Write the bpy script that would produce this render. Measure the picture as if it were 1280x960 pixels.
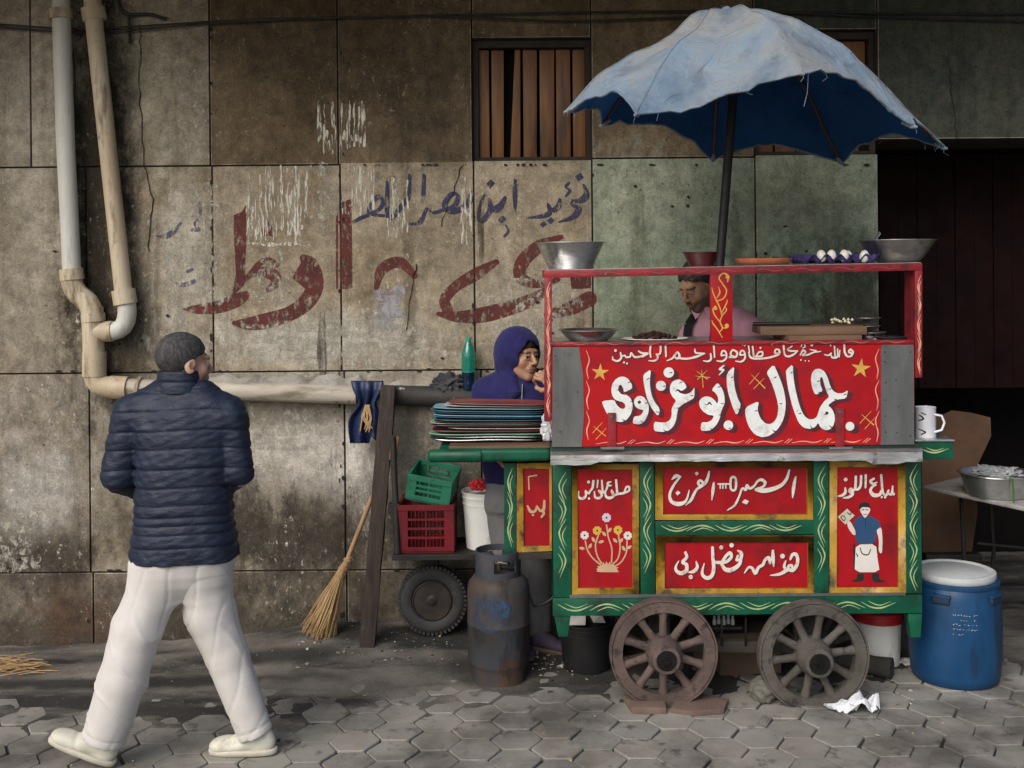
import bpy, bmesh, math, random
import numpy as np
from mathutils import Vector, Matrix, Euler, noise as mnoise

random.seed(7)
R = math.radians
# ------------------------------------------------------------------ camera, sky, sun, exposure
F, CX, HY, H, ROLL = 1400.0, 640.0, 335.0, 1.95, R(0.5)
scn = bpy.context.scene
for o in list(bpy.data.objects):
    bpy.data.objects.remove(o)
cam_d = bpy.data.cameras.new('camera')
cam = bpy.data.objects.new('camera', cam_d)
scn.collection.objects.link(cam)
cam_d.sensor_fit = 'HORIZONTAL'
cam_d.sensor_width = 36.0
cam_d.lens = F / 1280.0 * 36.0
cam_d.shift_y = -(480.0 - HY) / 1280.0
cam_d.clip_start, cam_d.clip_end = 0.05, 500.0
cam.location = (0, 0, H)
cam.rotation_euler = (Matrix.Rotation(R(90), 3, 'X') @ Matrix.Rotation(-ROLL, 3, 'Z')).to_euler()
scn.camera = cam

SUN_EL, SUN_AZ = R(38), R(212)          # direction the light comes from: azimuth clockwise from +Y
world = bpy.data.worlds.new('World')
scn.world = world
world.use_nodes = True
wn = world.node_tree
sky = wn.nodes.new('ShaderNodeTexSky')
sky.sky_type = 'NISHITA'
sky.sun_disc = False
sky.sun_elevation = SUN_EL
sky.sun_rotation = SUN_AZ
sky.air_density = 1.0
sky.dust_density = 3.0
sky.ozone_density = 1.0
bgn = wn.nodes['Background']
bgn.inputs['Strength'].default_value = 0.075
wn.links.new(sky.outputs[0], bgn.inputs['Color'])
sun_d = bpy.data.lights.new('sun', 'SUN')
sun_d.energy = 1.3
sun_d.angle = R(46)
sun_d.color = (1.0, 0.97, 0.93)
sun = bpy.data.objects.new('sun', sun_d)
scn.collection.objects.link(sun)
sdir = Vector((math.sin(SUN_AZ) * math.cos(SUN_EL), math.cos(SUN_AZ) * math.cos(SUN_EL), math.sin(SUN_EL)))
sun.rotation_euler = (-sdir).to_track_quat('-Z', 'Y').to_euler()
sun.location = sdir * 30
vs = scn.view_settings
vs.view_transform = 'Standard'
vs.look = 'None'
vs.gamma = 1.0
vs.use_curve_mapping = False
vs.exposure = 0.86
scn.cycles.use_denoising = True
scn.cycles.max_bounces = 6
scn.cycles.transparent_max_bounces = 12

# ------------------------------------------------------------------ where a point of the photo lies at depth Y
_c, _s = math.cos(ROLL), math.sin(ROLL)
def P(px, py, Y):
    u, v = px - CX, HY - py
    u, v = u * _c + v * _s, -u * _s + v * _c
    return Vector((u * Y / F, Y, H + v * Y / F))
def G(px, py, z=0.0):
    u, v = px - CX, HY - py
    u, v = u * _c + v * _s, -u * _s + v * _c
    Y = (H - z) * F / -v
    return Vector((u * Y / F, Y, z))

# ------------------------------------------------------------------ objects
COL = scn.collection
OFF = {}
def thing(name, label, cat, loc=(0, 0, 0), group=None):
    o = bpy.data.objects.new(name, None)
    o.empty_display_size = 0.1
    COL.objects.link(o)
    o.location = loc
    OFF[o.name] = Vector(loc)
    o['label'] = label
    o['category'] = cat
    if group: o['group'] = group
    return o
def tag(o, label, cat, group=None):
    o['label'] = label
    o['category'] = cat
    if group: o['group'] = group
    return o
def dup(root, loc=None, rot=None, label=None):
    def cp(o, par):
        c = o.copy(); COL.objects.link(c); c.parent = par
        for ch in [x for x in bpy.data.objects if x.parent == o]:
            cp(ch, c)
        return c
    r = cp(root, None)
    if loc is not None: r.location = loc
    if rot is not None: r.rotation_euler = rot
    if label: r['label'] = label
    return r

class MB:
    """collects shapes in world coordinates; build() links them as one mesh object"""
    def __init__(s):
        s.v, s.f, s.m = [], [], []
    def add(s, vs, fs, mi=0):
        b = len(s.v)
        s.v += [Vector(v) for v in vs]
        s.f += [tuple(i + b for i in f) for f in fs]
        s.m += [mi] * len(fs)
        return s
    def hexa(s, c, mi=0):       # 8 corners: front quad 0-3 then back quad 4-7
        return s.add(c, [(0, 1, 2, 3), (7, 6, 5, 4), (1, 0, 4, 5), (2, 1, 5, 6), (3, 2, 6, 7), (0, 3, 7, 4)], mi)
    def box(s, lo, hi, mi=0):
        x0, y0, z0 = lo; x1, y1, z1 = hi
        return s.hexa([(x0, y0, z0), (x1, y0, z0), (x1, y0, z1), (x0, y0, z1),
                       (x0, y1, z0), (x1, y1, z0), (x1, y1, z1), (x0, y1, z1)], mi)
    def pbox(s, x0, y0, x1, y1, Y, d, mi=0):     # a board whose front face covers that part of the plane at depth Y
        q = [P(x0, y1, Y), P(x1, y1, Y), P(x1, y0, Y), P(x0, y0, Y)]
        return s.hexa(q + [p + Vector((0, d, 0)) for p in q], mi)
    def pquad(s, pts, Y, d, mi=0):
        q = [P(x, y, Y) for x, y in pts]
        return s.hexa(q + [p + Vector((0, d, 0)) for p in q], mi)
    def obox(s, c, ax, ay, az, mi=0):            # oriented box: centre and half axes
        c, ax, ay, az = Vector(c), Vector(ax), Vector(ay), Vector(az)
        return s.hexa([c - ax - ay - az, c + ax - ay - az, c + ax - ay + az, c - ax - ay + az,
                       c - ax + ay - az, c + ax + ay - az, c + ax + ay + az, c - ax + ay + az], mi)
    def bar(s, a, b, w, d, up=(0, 0, 1), mi=0):  # rectangular bar from a to b
        a, b = Vector(a), Vector(b)
        t = (b - a); L = t.length; t.normalize()
        u = Vector(up)
        if abs(t.dot(u)) > 0.95: u = Vector((0, 1, 0))
        n = t.cross(u).normalized(); u = n.cross(t)
        return s.obox((a + b) / 2, t * L / 2, n * d / 2, u * w / 2, mi)
    def tube(s, pts, r, n=12, caps=True, mi=0):
        pts = [Vector(p) for p in pts]
        rs = r if isinstance(r, (list, tuple)) else [r] * len(pts)
        rings, vs = [], []
        t0 = (pts[1] - pts[0]).normalized()
        ref = Vector((0, 0, 1)) if abs(t0.z) < 0.9 else Vector((0, 1, 0))
        u = t0.cross(ref).normalized()
        for i, p in enumerate(pts):
            t = (pts[min(i + 1, len(pts) - 1)] - pts[max(i - 1, 0)]).normalized()
            u = (u - t * u.dot(t)).normalized()
            w = t.cross(u)
            for k in range(n):
                a = 2 * math.pi * k / n
                vs.append(p + (u * math.cos(a) + w * math.sin(a)) * rs[i])
        fs = []
        for i in range(len(pts) - 1):
            for k in range(n):
                k2 = (k + 1) % n
                fs.append((i * n + k, i * n + k2, (i + 1) * n + k2, (i + 1) * n + k))
        if caps:
            fs.append(tuple(range(n))[::-1])
            fs.append(tuple((len(pts) - 1) * n + k for k in range(n)))
        return s.add(vs, fs, mi)
    def lathe(s, prof, c, n=40, axis='Z', sx=1.0, sy=1.0, mi=0, wob=0.0):
        c = Vector(c)
        vs, fs = [], []
        for j, (r, z) in enumerate(prof):
            for k in range(n):
                a = 2 * math.pi * k / n
                rr = r * (1 + wob * math.sin(3 * a + z * 20) * math.cos(2 * a + j))
                x, y = rr * math.cos(a) * sx, rr * math.sin(a) * sy
                if axis == 'Z': p = Vector((x, y, z))
                elif axis == 'Y': p = Vector((x, z, y))
                else: p = Vector((z, x, y))
                vs.append(c + p)
        flip = axis == 'Y'
        for j in range(len(prof) - 1):
            for k in range(n):
                k2 = (k + 1) % n
                f = (j * n + k, j * n + k2, (j + 1) * n + k2, (j + 1) * n + k)
                fs.append(f[::-1] if flip else f)
        if prof[0] == prof[-1]: return s.add(vs, fs, mi)
        if prof[0][0] > 1e-6: fs.append(tuple(range(n)) if flip else tuple(range(n))[::-1])
        if prof[-1][0] > 1e-6:
            l = tuple((len(prof) - 1) * n + k for k in range(n))
            fs.append(l[::-1] if flip else l)
        return s.add(vs, fs, mi)
    def build(s, name, mats, parent=None, smooth=None, bevel=0.0, seg=2, recalc=True):
        off = Vector((0, 0, 0)) if parent is None else OFF[parent.name]
        me = bpy.data.meshes.new(name)
        me.from_pydata([tuple(v - off) for v in s.v], [], s.f)
        if not isinstance(mats, (list, tuple)): mats = [mats]
        for m in mats: me.materials.append(m)
        me.polygons.foreach_set('material_index', s.m)
        bm = bmesh.new(); bm.from_mesh(me)
        bmesh.ops.remove_doubles(bm, verts=bm.verts, dist=1e-6)
        if recalc: bmesh.ops.recalc_face_normals(bm, faces=bm.faces)
        if bevel > 0:
            es = [e for e in bm.edges if len(e.link_faces) == 2 and e.calc_face_angle(0) > 0.5]
            bmesh.ops.bevel(bm, geom=es, offset=bevel, offset_type='OFFSET', segments=seg, affect='EDGES', profile=0.6, clamp_overlap=True)
        bm.to_mesh(me); bm.free()
        if smooth is not None:
            me.polygons.foreach_set('use_smooth', [True] * len(me.polygons))
            try: me.set_sharp_from_angle(angle=R(smooth))
            except Exception: pass
        return link(name, me, parent)
def link(name, me, parent=None):
    o = bpy.data.objects.new(name, me)
    COL.objects.link(o)
    if parent is not None: o.parent = parent
    OFF[o.name] = OFF[parent.name] if parent is not None else Vector((0, 0, 0))
    return o
def rebase(o, loc):
    """moves the origin of a mesh built at world coordinates to loc"""
    loc = Vector(loc)
    o.data.transform(Matrix.Translation(-loc))
    o.location = loc
    OFF[o.name] = loc
    return o

# ------------------------------------------------------------------ materials
def rgb(c): return (c[0], c[1], c[2], 1.0)
MATS = {}
def M(name, c1, c2=None, rough=0.6, metal=0.0, scale=6.0, stretch=(1, 1, 1), bump=0.15, bscale=60.0, bdist=0.004,
      dirt=None, dirt2=None, alpha=None, spec=0.5, attr=False, rvar=0.12, coat=0.0, trans=0.0, lo=0.35, hi=0.65, sheen=0.0):
    """c1-c2: noise blend.  dirt = (colour, low, high, scale, stretch).  alpha = (low, high, scale, stretch): worn paint"""
    if name in MATS: return MATS[name]
    m = bpy.data.materials.new(name); MATS[name] = m
    m.use_nodes = True
    t = m.node_tree; N = t.nodes; L = t.links
    b = N['Principled BSDF']
    tc = N.new('ShaderNodeTexCoord')
    def mapped(st):
        mp = N.new('ShaderNodeMapping'); mp.inputs['Scale'].default_value = st
        L.new(tc.outputs['Object'], mp.inputs['Vector']); return mp.outputs[0]
    def nz(sc, st=(1, 1, 1), detail=6, rgh=0.6, dist=0.0):
        n = N.new('ShaderNodeTexNoise'); n.inputs['Scale'].default_value = sc
        n.inputs['Detail'].default_value = detail; n.inputs['Roughness'].default_value = rgh
        n.inputs['Distortion'].default_value = dist
        L.new(mapped(st), n.inputs['Vector']); return n.outputs['Fac']
    def ramp(fac, a, bb, ca=(0, 0, 0), cb=(1, 1, 1)):
        r = N.new('ShaderNodeValToRGB')
        r.color_ramp.elements[0].position = a; r.color_ramp.elements[0].color = rgb(ca)
        r.color_ramp.elements[1].position = bb; r.color_ramp.elements[1].color = rgb(cb)
        L.new(fac, r.inputs[0]); return r.outputs[0]
    if c2 is None: c2 = tuple(x * 0.8 for x in c1)
    if attr:
        a = N.new('ShaderNodeVertexColor'); a.layer_name = 'Col'
        mx = N.new('ShaderNodeMix'); mx.data_type = 'RGBA'; mx.blend_type = 'MULTIPLY'; mx.inputs[0].default_value = 1.0
        L.new(a.outputs['Color'], mx.inputs[6]); L.new(ramp(nz(scale, stretch), lo, hi, c2, c1), mx.inputs[7])
        col = mx.outputs[2]
    else:
        col = ramp(nz(scale, stretch), lo, hi, c2, c1)
    for d in (dirt, dirt2):
        if d:
            fac = ramp(nz(d[3], d[4] if len(d) > 4 else (1, 1, 1), 8, 0.65), d[1], d[2])
            mx = N.new('ShaderNodeMix'); mx.data_type = 'RGBA'
            L.new(fac, mx.inputs[0]); L.new(col, mx.inputs[6]); mx.inputs[7].default_value = rgb(d[0]); col = mx.outputs[2]
    L.new(col, b.inputs['Base Color'])
    if rvar:
        L.new(ramp(nz(scale * 2.3, stretch), 0.3, 0.7, (max(0.03, rough - rvar),) * 3, (min(1, rough + rvar),) * 3), b.inputs['Roughness'])
    else: b.inputs['Roughness'].default_value = rough
    b.inputs['Metallic'].default_value = metal
    b.inputs['Specular IOR Level'].default_value = spec
    b.inputs['Coat Weight'].default_value = coat
    b.inputs['Transmission Weight'].default_value = trans
    b.inputs['Sheen Weight'].default_value = sheen
    if bump:
        bp = N.new('ShaderNodeBump'); bp.inputs['Strength'].default_value = bump; bp.inputs['Distance'].default_value = bdist
        L.new(nz(bscale, stretch, 6, 0.65), bp.inputs['Height']); L.new(bp.outputs[0], b.inputs['Normal'])
    if alpha:
        L.new(ramp(nz(alpha[2], alpha[3], 8, 0.7), alpha[0], alpha[1]), b.inputs['Alpha'])
    return m

# ------------------------------------------------------------------ painted marks: strokes and outlines -> one flat mesh
def smooth_path(pts, step=0.35):
    p = np.array(pts, float)
    if len(p) < 3:
        n = max(2, int(np.hypot(*(p[-1, :2] - p[0, :2])) / step))
        t = np.linspace(0, 1, n)[:, None]
        return p[0] * (1 - t) + p[-1] * t
    q = np.vstack([2 * p[0] - p[1], p, 2 * p[-1] - p[-2]])
    out = []
    for i in range(1, len(q) - 2):
        n = max(2, int(np.hypot(*(q[i + 1, :2] - q[i, :2])) / step))
        t = np.linspace(0, 1, n, endpoint=False)[:, None]
        a, b_, c, d = q[i - 1], q[i], q[i + 1], q[i + 2]
        out.append(0.5 * (2 * b_ + (c - a) * t + (2 * a - 5 * b_ + 4 * c - d) * t ** 2 + (3 * b_ - a - 3 * c + d) * t ** 3))
    out.append(p[-1:])
    r = np.vstack(out)
    r[:, 2] = np.maximum(r[:, 2], 0.12)
    return r
def chaikin(pts, n=1):
    p = np.array(pts, float)
    for _ in range(n):
        q = np.roll(p, -1, 0)
        o = np.empty((len(p) * 2, 2)); o[0::2] = p * .8 + q * .2; o[1::2] = p * .2 + q * .8
        p = o
    return p
def crop(shapes, ox, oy, sc):
    """marks measured in an enlarged detail -> photo units"""
    out = []
    for s in shapes:
        k = s[0]
        if k in ('s', 'S'): out.append((k, [(x / sc + ox, y / sc + oy, r / sc) for x, y, r in s[1]]))
        elif k in ('p', 'P'): out.append((k, [(x / sc + ox, y / sc + oy) for x, y in s[1]]))
        elif k in ('c', 'h'): out.append((k, s[1] / sc + ox, s[2] / sc + oy, s[3] / sc))
    return out
def st(w, *pts): return ('s', [(p[0], p[1], p[2] if len(p) > 2 else w) for p in pts])
def field2d(shapes, res, grow=0.0, dx=0.0, dy=0.0):
    xs, ys = [], []
    for s in shapes:
        if s[0] in ('s', 'S'):
            for x, y, r in s[1]: xs += [x - r, x + r]; ys += [y - r, y + r]
        elif s[0] in ('p', 'P'):
            for x, y in s[1]: xs.append(x); ys.append(y)
        else: xs += [s[1] - s[3], s[1] + s[3]]; ys += [s[2] - s[3], s[2] + s[3]]
    x0, x1, y0, y1 = min(xs) - 1.5 - grow, max(xs) + 1.5 + grow, min(ys) - 1.5 - grow, max(ys) + 1.5 + grow
    gx = np.arange(x0, x1 + res, res); gy = np.arange(y0, y1 + res, res)
    f = np.full((len(gx), len(gy)), 9.0)
    for s in shapes:
        if s[0] in ('s', 'S'):
            p = smooth_path(s[1])
            m = p[:, 2].max() + 1.5
            i0, i1 = np.searchsorted(gx, [p[:, 0].min() - m, p[:, 0].max() + m]); j0, j1 = np.searchsorted(gy, [p[:, 1].min() - m, p[:, 1].max() + m])
            X, Y = np.meshgrid(gx[i0:i1], gy[j0:j1], indexing='ij')
            best = np.full(X.shape, 9.0)
            for x, y, r in p:
                if s[0] == 'S':    # broad nib
                    a, b_ = (X - x) * .8 + (Y - y) * .6, -(X - x) * .6 + (Y - y) * .8
                    best = np.minimum(best, np.sqrt(a * a + (b_ * 2.2) ** 2) - r)
                else:
                    best = np.minimum(best, np.sqrt((X - x) ** 2 + (Y - y) ** 2) - r)
            f[i0:i1, j0:j1] = np.minimum(f[i0:i1, j0:j1], best)
        elif s[0] in ('p', 'P'):
            q = chaikin(s[1]) if s[0] == 'p' else np.array(s[1], float)
            m = 3
            i0, i1 = np.searchsorted(gx, [q[:, 0].min() - m, q[:, 0].max() + m]); j0, j1 = np.searchsorted(gy, [q[:, 1].min() - m, q[:, 1].max() + m])
            X, Y = np.meshgrid(gx[i0:i1], gy[j0:j1], indexing='ij')
            d = np.full(X.shape, 99.0); ins = np.zeros(X.shape, bool)
            for (ax, ay), (bx, by) in zip(q, np.roll(q, -1, 0)):
                ex, ey = bx - ax, by - ay
                t = np.clip(((X - ax) * ex + (Y - ay) * ey) / (ex * ex + ey * ey + 1e-12), 0, 1)
                d = np.minimum(d, np.hypot(X - ax - t * ex, Y - ay - t * ey))
                if ay != by:
                    c = ((ay > Y) != (by > Y)) & (X < (bx - ax) * (Y - ay) / (by - ay) + ax)
                    ins ^= c
            d = np.where(ins, -d, d)
            f[i0:i1, j0:j1] = np.minimum(f[i0:i1, j0:j1], d)
        elif s[0] == 'c':
            X, Y = np.meshgrid(gx, gy, indexing='ij'); f = np.minimum(f, np.hypot(X - s[1], Y - s[2]) - s[3])
    for s in shapes:
        if s[0] == 'h':
            X, Y = np.meshgrid(gx, gy, indexing='ij'); f = np.maximum(f, s[3] - np.hypot(X - s[1], Y - s[2]))
    return gx + dx, gy + dy, f - grow
def paint(mb, shapes, Y, res=0.4, mi=0, grow=0.0, dx=0.0, dy=0.0, to=None, curved=False):
    gx, gy, f = field2d(shapes, res, grow, dx, dy)
    to = to or (lambda x, y: P(x, y, Y))
    ins = f < 0
    nx, ny = f.shape
    vs, fs, cache = [], [], {}
    def vid(key, x, y):
        if key not in cache:
            cache[key] = len(vs); vs.append(to(x, y))
        return cache[key]
    cnt = ins[:-1, :-1].astype(int) + ins[1:, :-1] + ins[:-1, 1:] + ins[1:, 1:]
    full = cnt == 4
    for j in range(ny - 1):
        i = 0
        row = np.flatnonzero(full[:, j])
        if len(row):
            br = np.flatnonzero(np.diff(row) > 1)
            st_ = np.concatenate([[row[0]], row[br + 1]]); en = np.concatenate([row[br], [row[-1]]])
            if curved: st_ = en = row
            for a, b_ in zip(st_, en):
                a, b_ = int(a), int(b_)
                fs.append((vid((a, j), gx[a], gy[j]), vid((b_ + 1, j), gx[b_ + 1], gy[j]),
                           vid((b_ + 1, j + 1), gx[b_ + 1], gy[j + 1]), vid((a, j + 1), gx[a], gy[j + 1])))
    for i, j in zip(*np.nonzero((cnt > 0) & (cnt < 4))):
        i, j = int(i), int(j)
        cs = [(i, j), (i + 1, j), (i + 1, j + 1), (i, j + 1)]
        poly = []
        for k in range(4):
            a, b_ = cs[k], cs[(k + 1) % 4]
            fa, fb = f[a], f[b_]
            if fa < 0: poly.append(vid(a, gx[a[0]], gy[a[1]]))
            if (fa < 0) != (fb < 0):
                t = fa / (fa - fb)
                key = (min(a, b_), max(a, b_))
                poly.append(vid(key, gx[a[0]] + (gx[b_[0]] - gx[a[0]]) * t, gy[a[1]] + (gy[b_[1]] - gy[a[1]]) * t))
        if len(poly) >= 3: fs.append(tuple(poly))
    mb.add(vs, [f_[::-1] for f_ in fs], mi)
    return mb

# ------------------------------------------------------------------ smooth bodies from distance fields
def wob(X, Y, Z, fr, seed):
    rs = np.random.RandomState(seed); o = 0
    for k in range(6):
        d = rs.normal(size=3); d /= np.linalg.norm(d)
        o = o + np.sin((X * d[0] + Y * d[1] + Z * d[2]) * fr * (0.6 + 0.25 * k) + rs.rand() * 6.28)
    return o / 4.0
def cap(a, b, ra, rb):
    a, b = np.array(a, np.float32), np.array(b, np.float32)
    def fn(X, Y, Z):
        e = b - a
        t = np.clip(((X - a[0]) * e[0] + (Y - a[1]) * e[1] + (Z - a[2]) * e[2]) / float(e @ e), 0, 1)
        return np.sqrt((X - a[0] - t * e[0]) ** 2 + (Y - a[1] - t * e[1]) ** 2 + (Z - a[2] - t * e[2]) ** 2) - (ra + (rb - ra) * t)
    fn.bb = (np.minimum(a - ra, b - rb), np.maximum(a + ra, b + rb)); return fn
def ell(c, r, rot=None):
    c = np.array(c, np.float32); Rm = np.array(rot.to_matrix() if rot is not None else Matrix.Identity(3), np.float32)
    def fn(X, Y, Z):
        q = [X - c[0], Y - c[1], Z - c[2]]
        l = [sum(Rm[k][i] * q[k] for k in range(3)) for i in range(3)]
        k0 = np.sqrt(sum((l[i] / r[i]) ** 2 for i in range(3)))
        k1 = np.sqrt(sum((l[i] / (r[i] ** 2)) ** 2 for i in range(3))) + 1e-6
        return k0 * (k0 - 1) / k1
    m = max(r); fn.bb = (c - m, c + m); return fn
def sections(secs, yaw=0.0):
    """a trunk: (z, cx, cy, rx, ry) from low to high, turned by yaw"""
    a = np.array(secs, np.float32); cy_, sy_ = math.cos(yaw), math.sin(yaw)
    def fn(X, Y, Z):
        z = np.clip(Z, a[0, 0], a[-1, 0])
        cx, cy, rx, ry = (np.interp(z, a[:, 0], a[:, k]).astype(np.float32) for k in (1, 2, 3, 4))
        dx, dy = X - cx, Y - cy
        l0, l1 = dx * cy_ + dy * sy_, -dx * sy_ + dy * cy_
        k0 = (np.abs(l0 / rx) ** 2.5 + np.abs(l1 / ry) ** 2.5) ** 0.4
        d = (k0 - 1) * np.minimum(rx, ry)
        dz = np.maximum(a[0, 0] - Z, Z - a[-1, 0])
        return np.where(dz > 0, np.maximum(d, 0) * 0 + np.sqrt(np.maximum(d, 0) ** 2 + dz ** 2), np.maximum(d, -1e3))
    m = max(a[:, 3].max(), a[:, 4].max())
    fn.bb = (np.array([a[:, 1].min() - m, a[:, 2].min() - m, a[0, 0]]), np.array([a[:, 1].max() + m, a[:, 2].max() + m, a[-1, 0]])); return fn
def smin(a, b, k):
    h = np.maximum(k - np.abs(a - b), 0) / k
    return np.minimum(a, b) - h * h * k * 0.25
def nets(f, org, h):
    s = f < 0
    nx, ny, nz = f.shape
    cnt = np.zeros((nx - 1, ny - 1, nz - 1), np.int8)
    offs = [(i, j, k) for i in (0, 1) for j in (0, 1) for k in (0, 1)]
    for i, j, k in offs: cnt += s[i:nx - 1 + i, j:ny - 1 + j, k:nz - 1 + k]
    act = np.argwhere((cnt > 0) & (cnt < 8))
    idx = np.full(cnt.shape, -1, np.int32); idx[tuple(act.T)] = np.arange(len(act))
    acc = np.zeros((len(act), 3)); n = np.zeros(len(act))
    for a in offs:
        for ax in range(3):
            if a[ax] == 0:
                b = list(a); b[ax] = 1
                ia = act + np.array(a); ib = act + np.array(b)
                fa, fb = f[tuple(ia.T)], f[tuple(ib.T)]
                cr = (fa < 0) != (fb < 0)
                t = np.where(cr, fa / np.where(cr, fa - fb, 1), 0)
                p = np.tile(np.array(a, float), (len(act), 1)); p[:, ax] += t
                acc[cr] += p[cr]; n[cr] += 1
    V = (act + acc / n[:, None]) * h + org
    faces = []
    for ax in range(3):
        sl0 = [slice(None)] * 3; sl1 = [slice(None)] * 3
        sl0[ax] = slice(0, -1); sl1[ax] = slice(1, None)
        s0, s1 = s[tuple(sl0)], s[tuple(sl1)]
        e = np.argwhere(s0 != s1)
        u, w = (ax + 1) % 3, (ax + 2) % 3
        lim = np.array(cnt.shape)
        ok = (e[:, u] > 0) & (e[:, w] > 0) & (e[:, u] < lim[u]) & (e[:, w] < lim[w]); e = e[ok]
        d = []
        for du, dw in ((-1, -1), (0, -1), (0, 0), (-1, 0)):
            q = e.copy(); q[:, u] += du; q[:, w] += dw; d.append(idx[tuple(q.T)])
        q = np.stack(d, 1)
        fl = ~s0[tuple(e.T)]
        q[fl] = q[fl][:, ::-1]
        faces.append(q)
    return V, np.concatenate(faces)
def field(prims, h, k=0.02, pad=0.03, post=None):
    lo = np.min([p.bb[0] for p in prims], 0) - pad; hi = np.max([p.bb[1] for p in prims], 0) + pad
    g = [np.arange(lo[i], hi[i] + h, h, dtype=np.float32) for i in range(3)]
    X, Y, Z = np.meshgrid(*g, indexing='ij')
    f = None
    for p in prims:
        op = getattr(p, 'op', 'u'); kk = getattr(p, 'k', k)
        d = p(X, Y, Z)
        if f is None: f = d
        elif op == 'u': f = smin(f, d, kk)
        elif op == 'd': f = -smin(-f, d, kk)
        elif op == 'i': f = -smin(-f, -d, kk)
    if post is not None: f = post(f, X, Y, Z)
    V, Q = nets(f, lo, h)
    return V, Q
def sub(p, k=0.01): p.op = 'd'; p.k = k; return p
def uk(p, k): p.k = k; return p
def mesh_np(name, chunks, mats, parent=None, smooth=True):
    """chunks: list of (V, Q, colours or None, material index) joined in one mesh"""
    V, Q, C, MI = [], [], [], []; b = 0
    for v, q, c, mi in chunks:
        V.append(v); Q.append(q + b); b += len(v); MI += [mi] * len(q)
        C.append(c if c is not None else np.ones((len(v), 3)))
    V = np.concatenate(V); Q = np.concatenate(Q); C = np.concatenate(C)
    off = np.array(OFF[parent.name]) if parent is not None else np.zeros(3)
    me = bpy.data.meshes.new(name)
    me.from_pydata((V - off).tolist(), [], Q.tolist())
    for m in (mats if isinstance(mats, (list, tuple)) else [mats]): me.materials.append(m)
    me.polygons.foreach_set('material_index', MI)
    me.polygons.foreach_set('use_smooth', [smooth] * len(Q))
    ca = me.color_attributes.new('Col', 'FLOAT_COLOR', 'POINT')
    ca.data.foreach_set('color', np.concatenate([C, np.ones((len(C), 1))], 1).astype(np.float32).ravel())
    me.update()
    return link(name, me, parent)
# ------------------------------------------------------------------ ground
WY = 6.05
def gz(x, y):
    z = 0.0
    a = max(0.0, min(1.0, (y - 5.0) / 0.9))
    z += -0.075 * a * max(0.0, min(1.0, (-0.9 - x) / 1.6))
    z += 0.045 * max(0.0, min(1.0, (y - 5.55) / 0.35)) * max(0.0, min(1.0, (x + 1.5) / 0.5)) * max(0.0, min(1.0, (0.9 - x) / 0.5))
    return z
def dirt_z(x, y):
    n = mnoise.fractal(Vector((x * 2.2, y * 2.2, 0.3)), 1.0, 2.0, 4)
    n2 = mnoise.fractal(Vector((x * 9, y * 9, 4.0)), 1.0, 2.0, 4)
    thr = 4.78 + 0.13 * max(-1.4, min(2.0, x)) + 0.16 * n
    t = (y - thr) / 0.55
    t = max(-1.0, min(1.0, t))
    return gz(x, y) + 0.016 * t - 0.009 + 0.006 * n + 0.006 * n2 * (0.3 + max(0, t))
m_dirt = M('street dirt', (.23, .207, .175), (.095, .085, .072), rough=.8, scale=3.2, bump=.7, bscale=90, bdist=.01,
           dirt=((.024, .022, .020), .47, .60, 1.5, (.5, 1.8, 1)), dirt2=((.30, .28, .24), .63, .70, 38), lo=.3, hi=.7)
def soak_and_shade(m, spots):
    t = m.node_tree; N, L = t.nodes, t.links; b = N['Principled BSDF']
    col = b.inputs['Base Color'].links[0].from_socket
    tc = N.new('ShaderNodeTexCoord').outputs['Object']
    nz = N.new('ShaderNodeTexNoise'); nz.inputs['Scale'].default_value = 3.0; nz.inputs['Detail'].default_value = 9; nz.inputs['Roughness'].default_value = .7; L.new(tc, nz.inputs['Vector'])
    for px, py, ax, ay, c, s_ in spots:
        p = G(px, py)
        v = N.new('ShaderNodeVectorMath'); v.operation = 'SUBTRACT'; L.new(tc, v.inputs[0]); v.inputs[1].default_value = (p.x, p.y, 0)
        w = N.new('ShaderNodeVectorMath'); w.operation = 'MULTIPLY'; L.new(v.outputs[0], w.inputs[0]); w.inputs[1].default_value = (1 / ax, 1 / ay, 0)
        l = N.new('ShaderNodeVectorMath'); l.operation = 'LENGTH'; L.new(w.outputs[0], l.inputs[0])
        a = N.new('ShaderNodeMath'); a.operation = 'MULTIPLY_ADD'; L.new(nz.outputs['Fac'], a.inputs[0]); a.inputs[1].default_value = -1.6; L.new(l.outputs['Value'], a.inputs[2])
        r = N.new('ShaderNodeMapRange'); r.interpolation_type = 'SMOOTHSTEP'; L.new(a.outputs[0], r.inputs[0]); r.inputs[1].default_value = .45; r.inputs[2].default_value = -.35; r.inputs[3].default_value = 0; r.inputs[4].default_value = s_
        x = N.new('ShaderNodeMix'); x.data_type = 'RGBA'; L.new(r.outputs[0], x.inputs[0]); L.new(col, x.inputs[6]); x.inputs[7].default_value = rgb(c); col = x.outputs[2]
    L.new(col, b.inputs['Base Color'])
soak_and_shade(m_dirt, [(640, 960, 5.0, .62, (.045, .041, .036), .95), (920, 838, 1.15, .42, (.018, .016, .014), .95), (650, 830, .5, .3, (.03, .027, .023), .8), (1180, 845, .5, .3, (.025, .022, .02), .8), (150, 850, 1.0, .10, (.016, .015, .014), .9), (330, 822, .5, .12, (.02, .018, .016), .85), (480, 800, .6, .12, (.03, .027, .023), .7)])  # wet dirt patches, plus under-cart shade put into the dirt colour
mb = MB()
xs = np.arange(-4.2, 4.4, 0.03); ys = np.arange(2.2, 7.9, 0.03)
vs = [(x, y, dirt_z(x, y)) for x in xs for y in ys]
n = len(ys)
fs = [(i * n + j, (i + 1) * n + j, (i + 1) * n + j + 1, i * n + j + 1) for i in range(len(xs) - 1) for j in range(n - 1)]
mb.add(vs, fs)
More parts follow.
